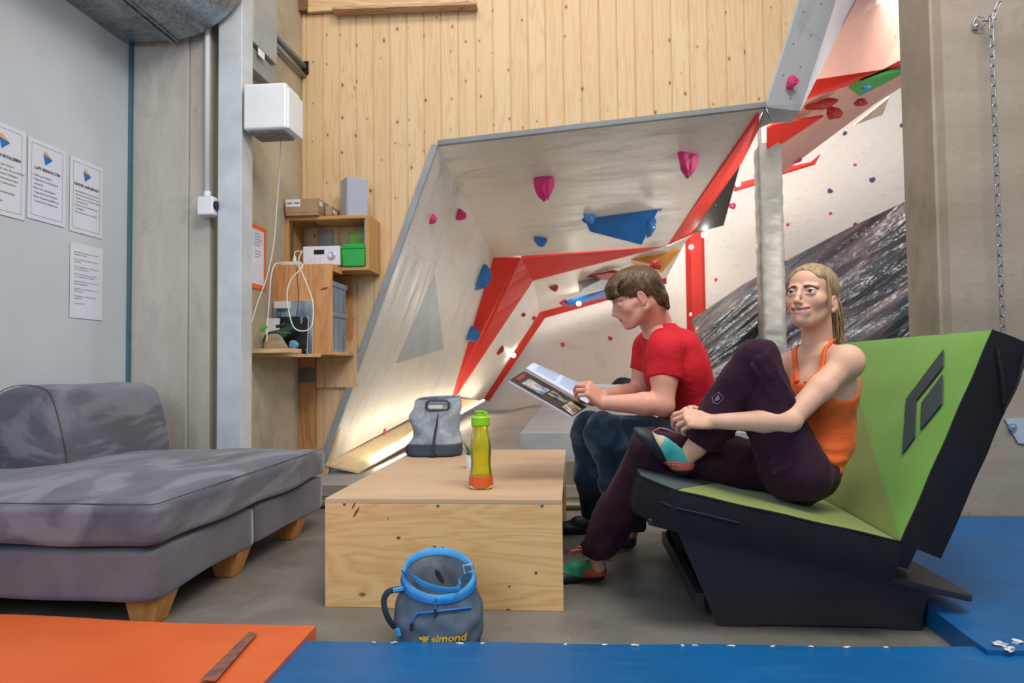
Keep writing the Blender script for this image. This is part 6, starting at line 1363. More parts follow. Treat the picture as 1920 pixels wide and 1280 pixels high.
# ---------------------------------------------------------------- climbing shoes
M_RUB = mottled('shoe_rubber', '20242B', '2c3038', 30, .55, .2, 60, .001); M_TURQ = mottled('shoe_turquoise', '3FB7B2', '52C4BC', 30, .6, .2, 80, .001); M_CORAL = plain('shoe_coral', 'E06A5C', .6); M_SAND = plain('shoe_sand', 'C3B59A', .7); M_LACE = plain('lace_coral', 'F0796A', .7)
def shoe(heel, toe, upv, anklep, owner_label, cols, name='climbing_shoe', L=None, group=None, hshift=(0, 0)):
    """heel/toe: sole points; builds rubber shell, upper, heel band, tongue opening; local y from heel to toe"""
    d = np.array(toe, float) - heel; L = np.linalg.norm(d); B = basis(d, upv); k = L / .235; o = np.array(heel, float)
    def fresh(inf=0, h=.0026):
        S = SDF((-.06, -.07, -.03), (.06, .265, .14), h, o, B, k); e = inf; l = dict(local=True); hs = np.array((0, -hshift[0], hshift[1]))
        S.ell(np.array((0, .028, .038)) + hs, (.030 + e, .036 + e, .038 + e), .012, **l)                      # heel cup
        S.cone(np.array((0, .030, .034)) + hs, (0, .110, .032), .030 + e, .031 + e, .02, **l); S.cone((.0, .11, .034), (.003, .165, .026), .031 + e, .026 + e, .02, **l)
        S.ell((.004, .165, .022), (.041 + e, .055 + e, .022 + e), .02, **l); S.ell((.006, .205, .014), (.027 + e, .030 + e, .015 + e), .015, **l)
        S.cone(np.array((0, .040, .055)) + hs, (0, .12, .048), .028 + e, .026 + e, .02, **l); S.cut((0, .1, .0), (0, 0, -1), .004, local=True)
        S.ell(np.array((0, .040, .098)) + hs, (.026, .046, .034), .006, mode='s', local=True)
        return S
    r = thing(name, owner_label, 'shoe', o, group)
    S0 = fresh(); sobj('upper', [S0], cols['upper'], r, relaxn=2, label=cols.get('ulab'))
    def gz(S):
        g = np.meshgrid(*S.ax, indexing='ij', sparse=True); return g, (g[0] * B[2, 0] + g[1] * B[2, 1] + g[2] * B[2, 2]) * k + o[2]      # world height
    V0, _ = S0.mesh(); V0l = (V0 - o) @ B / k; zh = V0[V0l[:, 1] < .08][:, 2].min()
    S1 = fresh(.0028); g, zw = gz(S1)
    top_ = np.interp(g[1], [-.05, .07, .12, .165, .20, .26], [.014, .016, .032, .042, .060, .06]).astype(np.float32)
    S1.d = np.maximum(S1.d, np.minimum(g[2] - top_, zw - (zh + .022))); sobj('rubber_rand', [S1], M_RUB, r, relaxn=1, label='black rubber rand and sole')
    if 'band' in cols:
        S2 = fresh(.0034); g, zw = gz(S2)
        S2.d = np.maximum(S2.d, np.maximum(np.maximum(zw - (zh + .048 + .10 * np.clip(g[1], -.05, .1)), (zh + .0215) - zw), g[1] - (.085 if hshift[0] == 0 else .07))); sobj('heel_band', [S2], cols['band'], r, relaxn=1, label='coral heel band')
    if 'toe' in cols:
        S3 = fresh(.0012); g = np.meshgrid(*S3.ax, indexing='ij', sparse=True); S3.d = np.maximum(S3.d, .135 - g[1] - 0 * g[2]); sobj('toe_patch', [S3], cols['toe'], r, relaxn=1, label='sand coloured toe patch')
    fr = lambda *p: o + B @ (np.array(p) * k)
    if 'lace' in cols:
        for i in range(5):
            y = .075 + .019 * i; z = .0805 - .010 * i; obj('lace', MB().tube([fr(-.019, y, z - .008), fr(0, y + .010, z + .002), fr(.019, y + .001, z - .008)], .0018, 5), cols['lace'], r, smooth=True)
    ring = [fr(.027 * cos(a), .040 + .046 * sin(a), .078 + .014 * sin(a) ** 2 - .002) for a in [2 * pi * q / 30 for q in range(30)]]
    return r, fr, S0
dh = J(1276, 893, 2.425); 
sN, frN, SsN = shoe(J(1262, 887, 2.42), J(1186, 810, 2.36), (.70, -.10, .70), ftN, 'turquoise and black climbing shoe with coral heel band held by the woman on the pad', dict(upper=M_TURQ, band=M_CORAL, toe=M_SAND, lace=M_LACE), hshift=(.028, .010))
obj('lace_loop', MB().tube(spline([J(1222, 810, 2.35), J(1232, 804, 2.33), J(1240, 802, 2.32), J(1255, 806, 2.31), J(1268, 812, 2.31)], 14), .0022, 6), M_LACE, sN, smooth=True)
obj('pull_tab', MB().tube([J(1290, 868, 2.42), J(1312, 862, 2.43)], .008, 6, flat=.3), M_RUB, sN)
def shoe_text(S, s, px, py, size, ang, mat, par, name='lettering'):
    V_, F_ = text_mesh(s, 1, bold=.015); mb = MB(); pts = []
    for p in V_:
        x, y = p[0] * size, p[1] * size; q = ray_hit([S], px + x * cos(ang) + y * sin(ang), py - y * cos(ang) + x * sin(ang), lift=.0060)
        if q is None: return
        pts.append(q)
    obj(name, mb.add(pts, F_), mat, par, fix=False)
shoe_text(SsN, 'LA SPORTIVA', 1253, 872, 4.6, .10, plain('print_pale', 'F2C9C0', .6), sN)
M_GRNS = mottled('shoe_green', '1F8C62', '2a9a6c', 30, .6, .2, 80, .001)
hF = J(1131, 1084, 2.74); hF[2] = .004; tF = hF + np.array([-.232, -.045, .0])
sF, frF, SsF = shoe(hF, tF, (0, 0, 1), ftF, 'green and coral climbing shoe on the floor beside the table corner', dict(upper=M_GRNS, band=plain('shoe_coral2', 'C9523F', .6), lace=plain('lace_red', 'D2543F', .7)))
obj('lace_bow', MB().tube(spline([J(1075, 1040, 2.66), J(1085, 1024, 2.66), J(1093, 1030, 2.66), J(1078, 1030, 2.65), J(1064, 1034, 2.66), J(1090, 1032, 2.66), J(1094, 1046, 2.66)], 24), .0024, 6), MATS['lace_red'], sF, smooth=True)
obj('pull_loop', MB().tube(spline([J(1132, 1040, 2.72), J(1142, 1042, 2.72), J(1141, 1050, 2.72), J(1132, 1046, 2.72)], 12), .0022, 5), M_RUB, sF)
# ---------------------------------------------------------------- MAN
fM, uM = toward(1180, 560, 80, -23, 0); BM_ = basis(fM, uM); scM = 1.03
oM = P(1148.5, 592.5, 2.86) - BM_ @ (np.array([0, .117, -.0245]) * scM)
m = dict(nb=J(1238, 622, 2.95), neck=J(1217, 596, 2.93), shN=J(1248, 655, 2.76), shF=J(1222, 650, 3.12), elN=J(1243, 758, 2.72), wrN=J(1130, 755, 2.74), elF=J(1196, 738, 3.12), wrF=J(1132, 741, 2.98),
         chest=J(1268, 690, 2.95), belly=J(1292, 768, 2.98), pel=J(1312, 838, 3.0), hipN=J(1300, 838, 2.92), hipF=J(1300, 836, 3.10), knN=J(1133, 808, 2.84), knF=J(1103, 803, 3.10), anN=J(1184, 985, 3.12), anF=J(1112, 962, 3.32))
MN = thing('person', 'man in a red t-shirt and dark blue trousers reading a magazine beside the woman', 'person', (m['pel'][0], m['pel'][1], m['pel'][2] - .1))
def torso_m(S, inf=0, k=.035):
    a = m['shN'] - m['shF']; a /= np.linalg.norm(a); u_ = m['nb'] - m['belly']; f_ = np.cross(a, u_); f_ /= np.linalg.norm(f_); u_ = np.cross(f_, a); R = np.stack([a, f_, u_], 1)
    S.ell(m['chest'], (.165 + inf, .118 + inf, .155 + inf), k, R); S.cone(m['chest'] - u_ * .02, m['belly'], .125 + inf, .118 + inf, k); S.cone(m['belly'], m['pel'], .118 + inf, .12 + inf, k)
    S.ell(m['chest'] + u_ * .085 - f_ * .035, (.145 + inf, .075 + inf, .07 + inf), k, R)
    return a, f_, u_, R
Mb = SDF(np.min([m['wrN'], m['elN'], m['pel']], 0) - (.10, .12, .08), np.max([m['shF'], m['chest'], m['belly'], m['pel'], m['neck']], 0) + (.16, .16, .12), .0055)
ma, mf, mu, Rm = torso_m(Mb)
Mb.cone(m['nb'], m['neck'] + (-.02, 0, .04), .062, .058, .03)
for s, e, wr in (('shN', 'elN', 'wrN'), ('shF', 'elF', 'wrF')):
    Mb.cone(m['nb'], m[s], .055, .055, .04); Mb.ell(m[s], .062, .03); q = m[s] * .5 + m[e] * .5
    Mb.chain([m[s], q, m[e]], [.056, .054, .043], .02); q = m[e] * .7 + m[wr] * .3; Mb.chain([m[e], q, m[wr]], [.043, .045, .029], .018); Mb.ell(m[e] + (.005, 0, -.012), .037, .015)
Mh = SDF(m['wrN'] - (.17, .10, .10), m['wrN'] + (.08, .10, .13), .0026)
Mh.cone(m['wrN'] + (m['elN'] - m['wrN']) * .24, m['wrN'], .0325, .0291, .01)
kd = J(1100, 724, 2.71) - m['wrN']; hand(Mh, m['wrN'], kd, (.25, -.72, .65), .090, .6, [(70, 55, 25), (62, 55, 25), (66, 55, 25), (70, 52, 25)], [(.2, .9, 1.0), (-.3, .8, 1.1), (-.4, .5, 1.1)], 1.0, 1, fr=.0085)
Mg = SDF(m['wrF'] - (.18, .12, .12), m['wrF'] + (.08, .12, .12), .0028)
Mg.cone(m['wrF'] + (m['elF'] - m['wrF']) * .45, m['wrF'], .034, .0291, .01)
kd = J(1104, 756, 2.92) - m['wrF']; hand(Mg, m['wrF'], kd, (.2, .6, -.75), .088, .5, [(28, 30, 15), (25, 28, 15), (28, 30, 15), (30, 30, 15)], [(.6, .8, .4), (.3, .9, .3), (.1, .9, .3)], 1.0, -1, fr=.0085)
Sm = SDF((-.11, -.15, -.20), (.11, .155, .15), .0021, oM, BM_, scM); arcM = head(Sm, False, .45, True, .0022)
Sm.cone((0, -.045, -.02), Sm.loc(m['nb'] + (0, 0, .01)), .057, .060, .03, local=True); Sm.blur(1)
Ml = SDF(np.min([m['pel'], m['knN'], m['knF'], m['anN'], m['anF']], 0) - .12, np.max([m['pel'], m['hipF'], m['knN'], m['anF'], m['belly']], 0) + .12, .012)
for a, b, c in (('hipN', 'knN', 'anN'), ('hipF', 'knF', 'anF')): Ml.cone(m['pel'] + (0, 0, .05), m[a], .08, .07, .02); Ml.chain([m[a], m[b], m[c] - (0, 0, .03)], [.075, .05, .032], .02)
Ml.cone(m['pel'], m['belly'], .09, .10, .02)
skin2 = s2l('DDA088')[:3]
def colm(V):
    c = np.tile(np.array(skin2), (len(V), 1)); hd = np.linalg.norm(V - oM, axis=1) < .2
    c[hd] = face_colors(V[hd], oM, BM_ / scM, skin2, s2l('BE6A60')[:3], s2l('8A6242')[:3], s2l('D27A66')[:3], False, arcM, .0278, .0235)
    k_ = np.exp(-(np.linalg.norm(V - (m['wrN'] + np.array((-.08, 0, .05))), axis=1) / .05) ** 2) * .35; return c * (1 - k_[:, None]) + np.array(s2l('C98478')[:3]) * k_[:, None]
sobj('body', [Mb, Ml, Mh, Mg, Sm], M_SKIN, MN, colm)
for s in (-1, 1): eyeball(oM, BM_, scM, s, fM + np.array([0, 0, -.45]), MN, '56707E')
obj('mouth_inside', MB().grid(lambda u, v: oM + BM_ @ (np.array((arcM(u * 2 - 1)[0], arcM(u * 2 - 1)[1] - .007, arcM(u * 2 - 1)[2] + (.5 - v) * .008)) * scM), 20, 2), M_MOUTH, MN)
teeth(oM, BM_, scM, arcM, .0042, MN)
M_HM = hair_mat('hair_brown', '3E2C1F', '7A5A3A', (1, 1, 1), 34)
Hm = SDF((-.13, -.16, -.12), (.13, .15, .18), .0026, oM, BM_, scM)
Hm.ell((0, -.025, .043), (.081, .100, .090), .01, local=True); Hm.ell((0, .020, .072), (.076, .078, .060), .02, local=True); Hm.ell((0, -.075, -.01), (.062, .048, .062), .02, local=True)
Hm.ell((0, .112, .002), (.078, .062, .060), .008, mode='s', local=True); Hm.ell((0, .05, -.075), (.12, .075, .085), .01, mode='s', local=True)
for s in (-1, 1):
    Hm.ell((s * .090, .020, -.020), (.035, .024, .038), .006, mode='s', local=True); Hm.ell((s * .088, -.004, -.006), (.022, .021, .034), .004, mode='s', local=True)
rn = np.random.RandomState(8)
for i in range(15):                                                     # fringe locks
    x = -.066 + .0095 * i; y0 = .070 - abs(x) * .35; l = .85 + .3 * rn.rand()
    Hm.chain([(x, y0 - .01, .112 - x * x * 4), (x * 1.05 - .004, y0 + .026, .085), (x * 1.08 - .010, y0 + .034, .052 + .012 * (1 - l)), (x * 1.08 - .013, y0 + .028, .040)], [.009, .008, .0055, .001], .004, local=True)
for i in range(9): x = -.045 + .011 * i; Hm.cone((x, -.105, -.03), (x, -.098, -.082 - .008 * rn.rand()), .010, .002, .008, local=True)
Hm.ell((0, .05, -.09), (.12, .075, .085), .006, mode='s', local=True)
sobj('hair', [Hm], M_HM, MN, label='short tousled brown hair', relaxn=1)
rn = np.random.RandomState(9); Vh, _ = Hm.mesh(); Vl = (Vh - oM) @ BM_ / scM; ok = np.where(Vl[:, 2] > -.07)[0]; rt = Vh[rn.choice(ok, 1500)]
def flm(q):
    c = np.array((.01, -.05, .13)); d = q - c; d = d / (np.linalg.norm(d) + 1e-6) + np.array((.0, .35 if q[2] > .05 else -.1, -.35)); return d + .22 * np.array((sin(60 * q[1] + 40 * q[2]), sin(50 * q[0] + 70 * q[2]), sin(45 * q[0] - 50 * q[1])))
strands('hair_strands', Hm, rt, flm, oM, BM_, scM, M_HM, MN, .052, .0021, 8, .0014, .12, 4, .004)
# t-shirt
M_TEE = mottled('tee_red', 'C01B28', 'CE2733', 5, .8, .5, 13, .014, spec=.2, stretch=(1, .6, 1.4))
Ss = SDF(np.min([m['elN'], m['chest'], m['pel']], 0) - (.15, .16, .10), np.max([m['shF'], m['chest'], m['belly'], m['nb'], m['pel']], 0) + (.17, .20, .12), .0052)
torso_m(Ss, .012); Ss.cone(m['nb'] - mu * .02, m['nb'] + mu * .012, .070, .066, .03)
for s, e in (('shN', 'elN'), ('shF', 'elF')):
    Ss.cone(m['nb'], m[s], .062, .066, .04); q = m[s] * .40 + m[e] * .60; Ss.chain([m[s], q], [.074, .068], .03)
    d_ = m[e] - m[s]; d_ /= np.linalg.norm(d_); Ss.cut(m[s] * .47 + m[e] * .53, d_, near=(q + d_ * .05, .075))
nk = (m['neck'] - m['nb']); nk /= np.linalg.norm(nk); Ss.cut(m['nb'] + nk * .045, nk + mf * .35, near=(m['nb'] + nk * .08, .09))
Ss.cut(m['pel'] + (0, 0, -.01), (0, 0, -1))
Ss.disp(folds(.0046, 11, (24, 48), (1, .5, 1)))
for c_, d_, L_, sd in ((m['chest'] - ma * -.11 + mf * .02, mu - mf * .6, .14, 1), (m['belly'] + ma * .09 + mf * .02, mf + mu * .3, .12, 2)): crease(Ss, c_, d_, ma, L_, .010, 3, .035, sd)
sobj('t_shirt', [Ss], M_TEE, MN)
for s_, e_ in (('shN', 'elN'), ('shF', 'elF')):
    d_ = m[e_] - m[s_]; d_ /= np.linalg.norm(d_); c_ = m[s_] * .49 + m[e_] * .51 - d_ * .016; x_ = np.cross(d_, (0, 1, 0)); x_ /= np.linalg.norm(x_); y_ = np.cross(d_, x_)
    hem = np.array([onbody(c_ + .062 * (x_ * cos(a) + y_ * sin(a)), Ss, .0006) for a in [2 * pi * k / 40 for k in range(40)]])
    for _ in range(3): hem = .25 * np.roll(hem, 1, 0) + .5 * hem + .25 * np.roll(hem, -1, 0)
    obj('sleeve_hem', MB().tube(list(hem), .0014, 5, closed=True), plain('tee_seam', '9A1420', .8) if 'tee_seam' not in MATS else MATS['tee_seam'], MN)
d_ = m['elN'] - m['shN']; d_ /= np.linalg.norm(d_); q_ = m['shN'] * .47 + m['elN'] * .53; x_ = np.cross(d_, (0, 1, 0)); x_ /= np.linalg.norm(x_); y_ = np.cross(d_, x_)
decal('chest_print', [Ss], [(1200, 716), (1212, 706), (1216, 716), (1212, 734), (1204, 726)], plain('print_dark_red', '7A1020', .8), MN, lift=.002, label='dark red print on the chest')
# trousers
M_BLU3 = fabric('trousers_blue', '23384A', '1E3040', '5A7284', .35, .85, .2, 6, .52, .7)
Sq = SDF(np.min([m['pel'], m['knN'], m['knF'], m['anN'], m['anF']], 0) - (.13, .14, .05), np.max([m['pel'], m['hipF'], m['knN'], m['anF']], 0) + (.18, .16, .14), .0068)
Sq.ell(m['pel'], (.135, .165, .105), .03); Sq.cone(m['pel'], m['pel'] + (0, 0, .06), .12, .115, .03)
Sq.chain([m['hipN'], (m['hipN'] + m['knN']) / 2, m['knN']], [.108, .098, .078], .03); Sq.chain([m['hipF'], (m['hipF'] + m['knF']) / 2, m['knF']], [.105, .095, .076], .03)
Sq.chain([m['knN'], m['knN'] * .5 + m['anN'] * .5, m['anN'] + (0, 0, .02)], [.078, .080, .066], .025); Sq.chain([m['knF'], m['knF'] * .5 + m['anF'] * .5, m['anF'] + (0, 0, .02)], [.075, .074, .058], .025)
Sq.cut((0, 0, m['anN'][2] - .015), (0, 0, -1), near=(m['anN'], .14)); Sq.disp(folds(.0055, 21, (30, 60, 100)))
sobj('trousers', [Sq], M_BLU3, MN)
# his shoes
M_BSH = mottled('shoe_blue', '1F5F9A', '2b6da6', 30, .5, .2, 60, .001)
h1 = J(1190, 1027, 3.2); h1 = onz(1190, 1026, .004); s3, fr3, SS3 = shoe(h1, h1 + np.array([-.25, -.03, 0]), (0, 0, 1), m['anN'], 'blue climbing shoe on the floor behind the plum trouser leg', dict(upper=mottled('shoe_navy', '1c3b5c', '24466a', 20, .5)))
rr = fr3; obj('logo_patch', MB().ico(fr3(-.031, .055, .05), (.012, .002, .010), 2), plain('patch_lime', 'A9C23B', .6), s3, label='lime green patch')
h2 = onz(1132, 998, .004); shoe(h2, h2 + np.array([-.262, -.02, 0]), (0, 0, 1), m['anF'], 'black climbing shoe on the floor under the dark bench shadow beside the table leg', dict(upper=plain('shoe_black', '15161a', .6)))
# magazine in his hands
MG = thing('magazine', 'open magazine with a dark photo page and curled text pages held by the man', 'magazine', J(1030, 740, 2.8))
# corners of the open left part: spine far edge etc.
c00, c10, c11, c01 = J(955, 713, 2.66), J(1072, 780, 2.70), J(1100, 762, 2.92), J(983, 696, 2.92)
n_ = np.cross(c10 - c00, c01 - c00); n_ /= np.linalg.norm(n_); n_ = n_ if n_[2] > 0 else -n_
def bil(u, v, a=c00, b=c10, c=c11, d=c01): return (a * (1 - u) + b * u) * (1 - v) + (d * (1 - u) + c * u) * v
st = MB().grid(lambda u, v: bil(u, v) - n_ * .001, 12, 8); 
def edge_strip(off0, off1): return [bil(0, 0) + n_ * off0]
pg = MB().prism([bil(0, 0), bil(1, 0), bil(1, 1), bil(0, 1)], -n_ * .007); obj('page_block', pg, plain('paper_edges', 'DDE3EC', .7), MG)
M_PAGE = newmat('page_white', 'C9D6EA', .35); M_PDARK = mottled('page_brown', '2B2320', '35302a', 12, .25, 0)
obj('photo_page', MB().grid(lambda u, v: bil(u, v) + n_ * (.0015 + .004 * sin(pi * v)), 16, 10), M_PDARK, MG, smooth=True, label='glossy dark brown page with photographs')
lf = lambda u, v, h=.0035: bil(u, v) + n_ * (h + .004 * sin(pi * v))
obj('photo', MB().grid(lambda u, v: lf(.15 + .33 * u, .12 + .52 * v), 12, 8), mottled('photo_rock_sky', '4A6A94', 'C9BFA8', 26, .3, 0, lo=.42, hi=.55), MG, label='small blue and white mountain photograph')
obj('photo', MB().grid(lambda u, v: lf(.80 + .20 * u, .02 + .55 * v + .1 * (1 - u)), 8, 8), mottled('photo_rock', '8A7B68', 'D5CCBC', 40, .4, 0, lo=.4, hi=.6), MG, label='pale rock photograph')
obj('photo', MB().grid(lambda u, v: lf(.50 + .28 * u, .35 + .45 * v, .003), 8, 8), mottled('photo_arch', '2b2723', '948E84', 22, .4, 0, lo=.45, hi=.55), MG, label='grey brown rock arch photograph')
for k in range(2):
    obj('headline', MB().prism([lf(.045 + .03 * k, .16, .0042), lf(.062 + .03 * k, .16, .0042), lf(.062 + .03 * k, .80 - .2 * k, .0042), lf(.045 + .03 * k, .80 - .2 * k, .0042)], n_ * .0003), plain('headline_red', 'C8452B', .5), MG)
d00, d10, d11, d01 = J(983, 696, 2.84), J(1098, 762, 2.84), J(1108, 728, 3.02), J(1003, 690, 3.02)
def curl(u, v): return bil(u, v, d00, d10, d11, d01) + n_ * (.030 * sin(pi * min(1, v * .9 + .1)) + .006)
obj('text_page', MB().grid(curl, 16, 12), M_PAGE, MG, smooth=True, label='curled bluish white text pages')
for k in range(15):
    for j in range(2):
        a_ = .10 + .40 * j; obj('text_line', MB().grid(lambda u, v: curl(a_ + .34 * u, .10 + .050 * k + .012 * v) + n_ * .001, 8, 1), M_INK2 if False else plain('print_soft', '8FA0BC', .7) if 'print_soft' not in MATS else MATS['print_soft'], MG)
# ================================================================== HOLDS, VOLUMES, LAMPS, CHAIN
M_PINK = mottled('hold_pink', 'E8357F', 'D02A70', 8, .6, .4, 60, .004); M_HBLU = mottled('hold_blue', '1C63A8', '2C78BE', 6, .55, .4, 50, .004)
M_HRED = mottled('hold_red', 'B02A22', '8E1F1C', 8, .6, .4, 60, .004); M_HPUR = plain('hold_purple', '5A3E6A', .6)
def plane_of(*pts):
    a, b, c = [np.array(q, float) for q in pts[:3]]; n = np.cross(b - a, c - a); n /= np.linalg.norm(n); return a, (n if n @ (CC - a) > 0 else -n)
PL_SIDE = plane_of(A_, B_, D_); PL_ROOF = plane_of(A_, C_, D_); PL_BACK = (np.array([0, WB, 0.]), np.array([0, -1., 0]))
def hold(px, py, wpx, hpx, pl, mat, label, depth=.5, seed=0, group=None, rot=0, noise=.22, shape='blob', down=None, d=None):
    """a bolted hold centred on the pixel, wpx x hpx pixels large"""
    c = P(px, py, d) if pl is None else onplane(px, py, pl[0], pl[1]); n = pl[1] if pl is not None else -ray(px, py) / np.linalg.norm(ray(px, py)); dist = float((c - CC) @ CF); sw, sh_ = wpx / 2 * dist / FPX, hpx / 2 * dist / FPX
    x, y, n = frame_of(n); fs_ = max(.8, abs(y[2])); sx = sw / max(.6, abs(x @ CR)); sy = sh_ / fs_ * (.75 if pl is PL_ROOF else 1)
    if pl is PL_SIDE: sx *= .55
    if rot: a = radians(rot); x, y = x * cos(a) + y * sin(a), y * cos(a) - x * sin(a)
    M = np.stack([x, y, n], 1); dp = depth * min(sx, sy) * 2
    r = thing('climbing_hold', label, 'climbing hold', c, group)
    mb = MB()
    bm = bmesh.new(); bmesh.ops.create_icosphere(bm, subdivisions=4, radius=1); rn = np.random.RandomState(seed); ph = rn.rand(8) * 6.28; vs = []
    for v in bm.verts:
        p = np.array(v.co); a = atan2(p[1], p[0]); q = 1 + noise * (.5 * sin(2 * a + ph[0]) + .5 * sin(3 * a + ph[1]) + .35 * sin(5 * p[0] + ph[2]) * sin(4 * p[1] + ph[3]) + .2 * sin(9 * p[2] + 6 * p[0] + ph[4]))
        z = p[2]; z = max(z, -.02); tap = 1.0
        if shape == 'wedge': z = z * (1.15 - .55 * p[1]); 
        if shape == 'cone': tap = 1.0 if p[1] > 0 else 1 + .35 * p[1]
        p = np.array([p[0] * sx * q * tap, p[1] * sy * q, z * dp * (1 + .15 * sin(6 * a + ph[5]))]); vs.append(c + M @ p)
    fs = [tuple(q.index for q in f.verts) for f in bm.faces]; bm.free(); obj('hold_body', mb.add(vs, fs), mat, r, smooth=True)
    if min(wpx, hpx) > 9: obj('bolt', MB().lathe([(.0001, .004), (.011, .004), (.011, -.004)], c + n * dp * .98, 10, tuple(n)), M_STEEL, r)
    return r
gs, gr, gb = 'holds on the grey side panel', 'holds on the grey roof panel', 'holds on the white back wall'
hold(808, 410, 11, 19, PL_SIDE, M_PINK, 'small oval pink hold at the left on the grey side panel', 1, 1, gs)
hold(858, 401, 18, 20, PL_SIDE, M_PINK, 'rounded pink hold near the fold of the grey side panel', 1, 2, gs, shape='cone')
hold(899, 519, 24, 46, PL_SIDE, M_HBLU, 'large blue hold high on the grey side panel beside the red stripe', .9, 3, gs, noise=.12)
hold(880, 625, 19, 28, PL_SIDE, M_HBLU, 'rounded blue hold lower on the grey side panel beside the red stripe', 1.1, 4, gs, noise=.08)
hold(720, 808, 7, 12, PL_SIDE, M_PINK, 'tiny pale pink hold near the foot of the grey side panel', .6, 5, gs)
hold(1021, 336, 30, 32, PL_ROOF, M_PINK, 'pink wedge hold on the left half of the grey roof panel', 1.0, 6, gr, shape='wedge')
hold(1289, 292, 33, 32, PL_ROOF, M_PINK, 'pink wedge hold on the right half of the grey roof panel', 1.0, 7, gr, shape='wedge')
hold(1012, 446, 24, 12, PL_ROOF, M_HBLU, 'small blue hold alone at the back of the grey roof panel', 1.4, 8, gr)
hold(1106, 403, 20, 12, PL_ROOF, M_HBLU, 'small blue hold touching the blue wooden volume', 1.4, 9, gr)
def poly_volume(name, label, pts, apex, mat, group=None, parts=True):
    """faceted wooden volume: base loop (px,py,d) and apex (px,py,d)"""
    b = [P(*q) for q in pts]; r = thing(name, label, 'climbing volume', sum(b) / len(b), group); ap = P(*apex) if isinstance(apex, tuple) else apex; n = len(b)
    mb = MB().add(b + [ap], [(i, (i + 1) % n, n) for i in range(n)] + [tuple(range(n))]); obj('volume_body', mb, mat, r, bevel=.004)
    for k in range(min(3, n)):
        q = (b[k] + b[(k + 1) % n] + ap * 1.5) / 3.5; nn_ = np.cross(b[(k + 1) % n] - b[k], ap - b[k]); nn_ /= np.linalg.norm(nn_); nn_ = nn_ if nn_ @ (CC - q) > 0 else -nn_
        obj('screw', MB().lathe([(.0001, .004), (.012, .004), (.012, -.004)], q, 8, tuple(nn_)), M_STEEL, r)
    return r
def onr(x, y): c = onplane(x, y, *PL_ROOF); return (x, y, float((c - CC) @ CF))
def ons(x, y): c = onplane(x, y, *PL_SIDE); return (x, y, float((c - CC) @ CF))
M_VBLU = mottled('volume_blue', '0F5A9E', '1A68AE', 5, .5, .1, 60, .002)
a1, a2, a3, a4 = onr(1091, 411), onr(1241, 392), onr(1222, 400), onr(1110, 410)
_v = thing('wall_volume', 'large dark blue wooden volume hanging from the grey roof panel', 'climbing volume', P(*onr(1165, 405)))
_d = onr(1165, 405)[2]; _p = [P(*onr(1096, 411)), P(*onr(1234, 394)), P(1203, 459, _d + .25), P(1106, 434, _d + .1), P(*onr(1203, 459)), P(*onr(1106, 434))]
obj('volume_body', MB().add(_p, [(0, 1, 2, 3), (3, 2, 4, 5), (0, 3, 5), (1, 4, 2), (0, 5, 4, 1)]), M_VBLU, _v, bevel=.004)
obj('front_board', MB().prism([P(*onr(1090, 411)), P(*onr(1242, 391)), P(1240, 397, _d), P(1096, 417, _d)], (0, .02, -.004)), M_VBLU, _v)
hold(1219, 425, 16, 38, (P(1219, 425, 7.6), np.array([.5, -.8, -.3])), M_HBLU, 'blue hold bolted on the right side of the blue wooden volume', .6, 11, gr)
c = [ons(815, 512), ons(826, 655), ons(741, 682)]
poly_volume('wall_volume', 'grey triangular volume standing out of the grey side panel', c, onplane(828, 652, *PL_SIDE) * .97 + CC * .03 + PL_SIDE[1] * .05 + np.array([0, -.1, 0]), mottled('volume_grey', 'A9ACAE', '9b9ea0', 4, .45, .1, 40, .002))
poly_volume('wall_volume', 'black triangular volume on the red panel left of the padded post', [(1390, 303, 7.2), (1297, 438, 9.5), (1357, 423, 9.0)], (1350, 390, 8.42), mottled('volume_black', '1B1B1D', '262628', 6, .6, .2, 50, .002))
M_VGRN = plain('volume_green', '1F9A35', .5)
poly_volume('wall_volume', 'green pointed volume at the upper right beside the concrete wall', [(1576, 153, 8.9), (1612, 181, 8.9), (1720, 125, 9.0), (1720, 112, 9.0)], (1618, 150, 8.3), M_VGRN)
poly_volume('wall_volume', 'ochre volume hanging above and behind the man\'s head', [(1150, 478, 10.3), (1278, 465, 10.2), (1241, 512, 10.4), (1215, 508, 10.5)], (1215, 494, 9.9), plain('volume_ochre', 'C98A2C', .5))
poly_volume('wall_volume', 'dark red long volume left of the man\'s hair', [(1098, 518, 10.6), (1150, 505, 10.4), (1170, 512, 10.5), (1140, 526, 10.6)], (1140, 512, 10.3), M_HRED)
poly_volume('wall_volume', 'grey wedge volume above the blue strip left of the man', [(1083, 528, 10.8), (1140, 518, 10.7), (1140, 540, 11.0), (1087, 551, 11.1)], (1095, 540, 10.5), MATS['volume_grey'])
solo('wall_strip', MB().prism([P(1062, 563, 11.3), P(1150, 538, 11.2), P(1150, 553, 11.4), P(1064, 574, 11.4)], (0, .06, 0)), M_VBLU, 'long blue wooden strip volume behind the man\'s forehead', 'climbing volume')
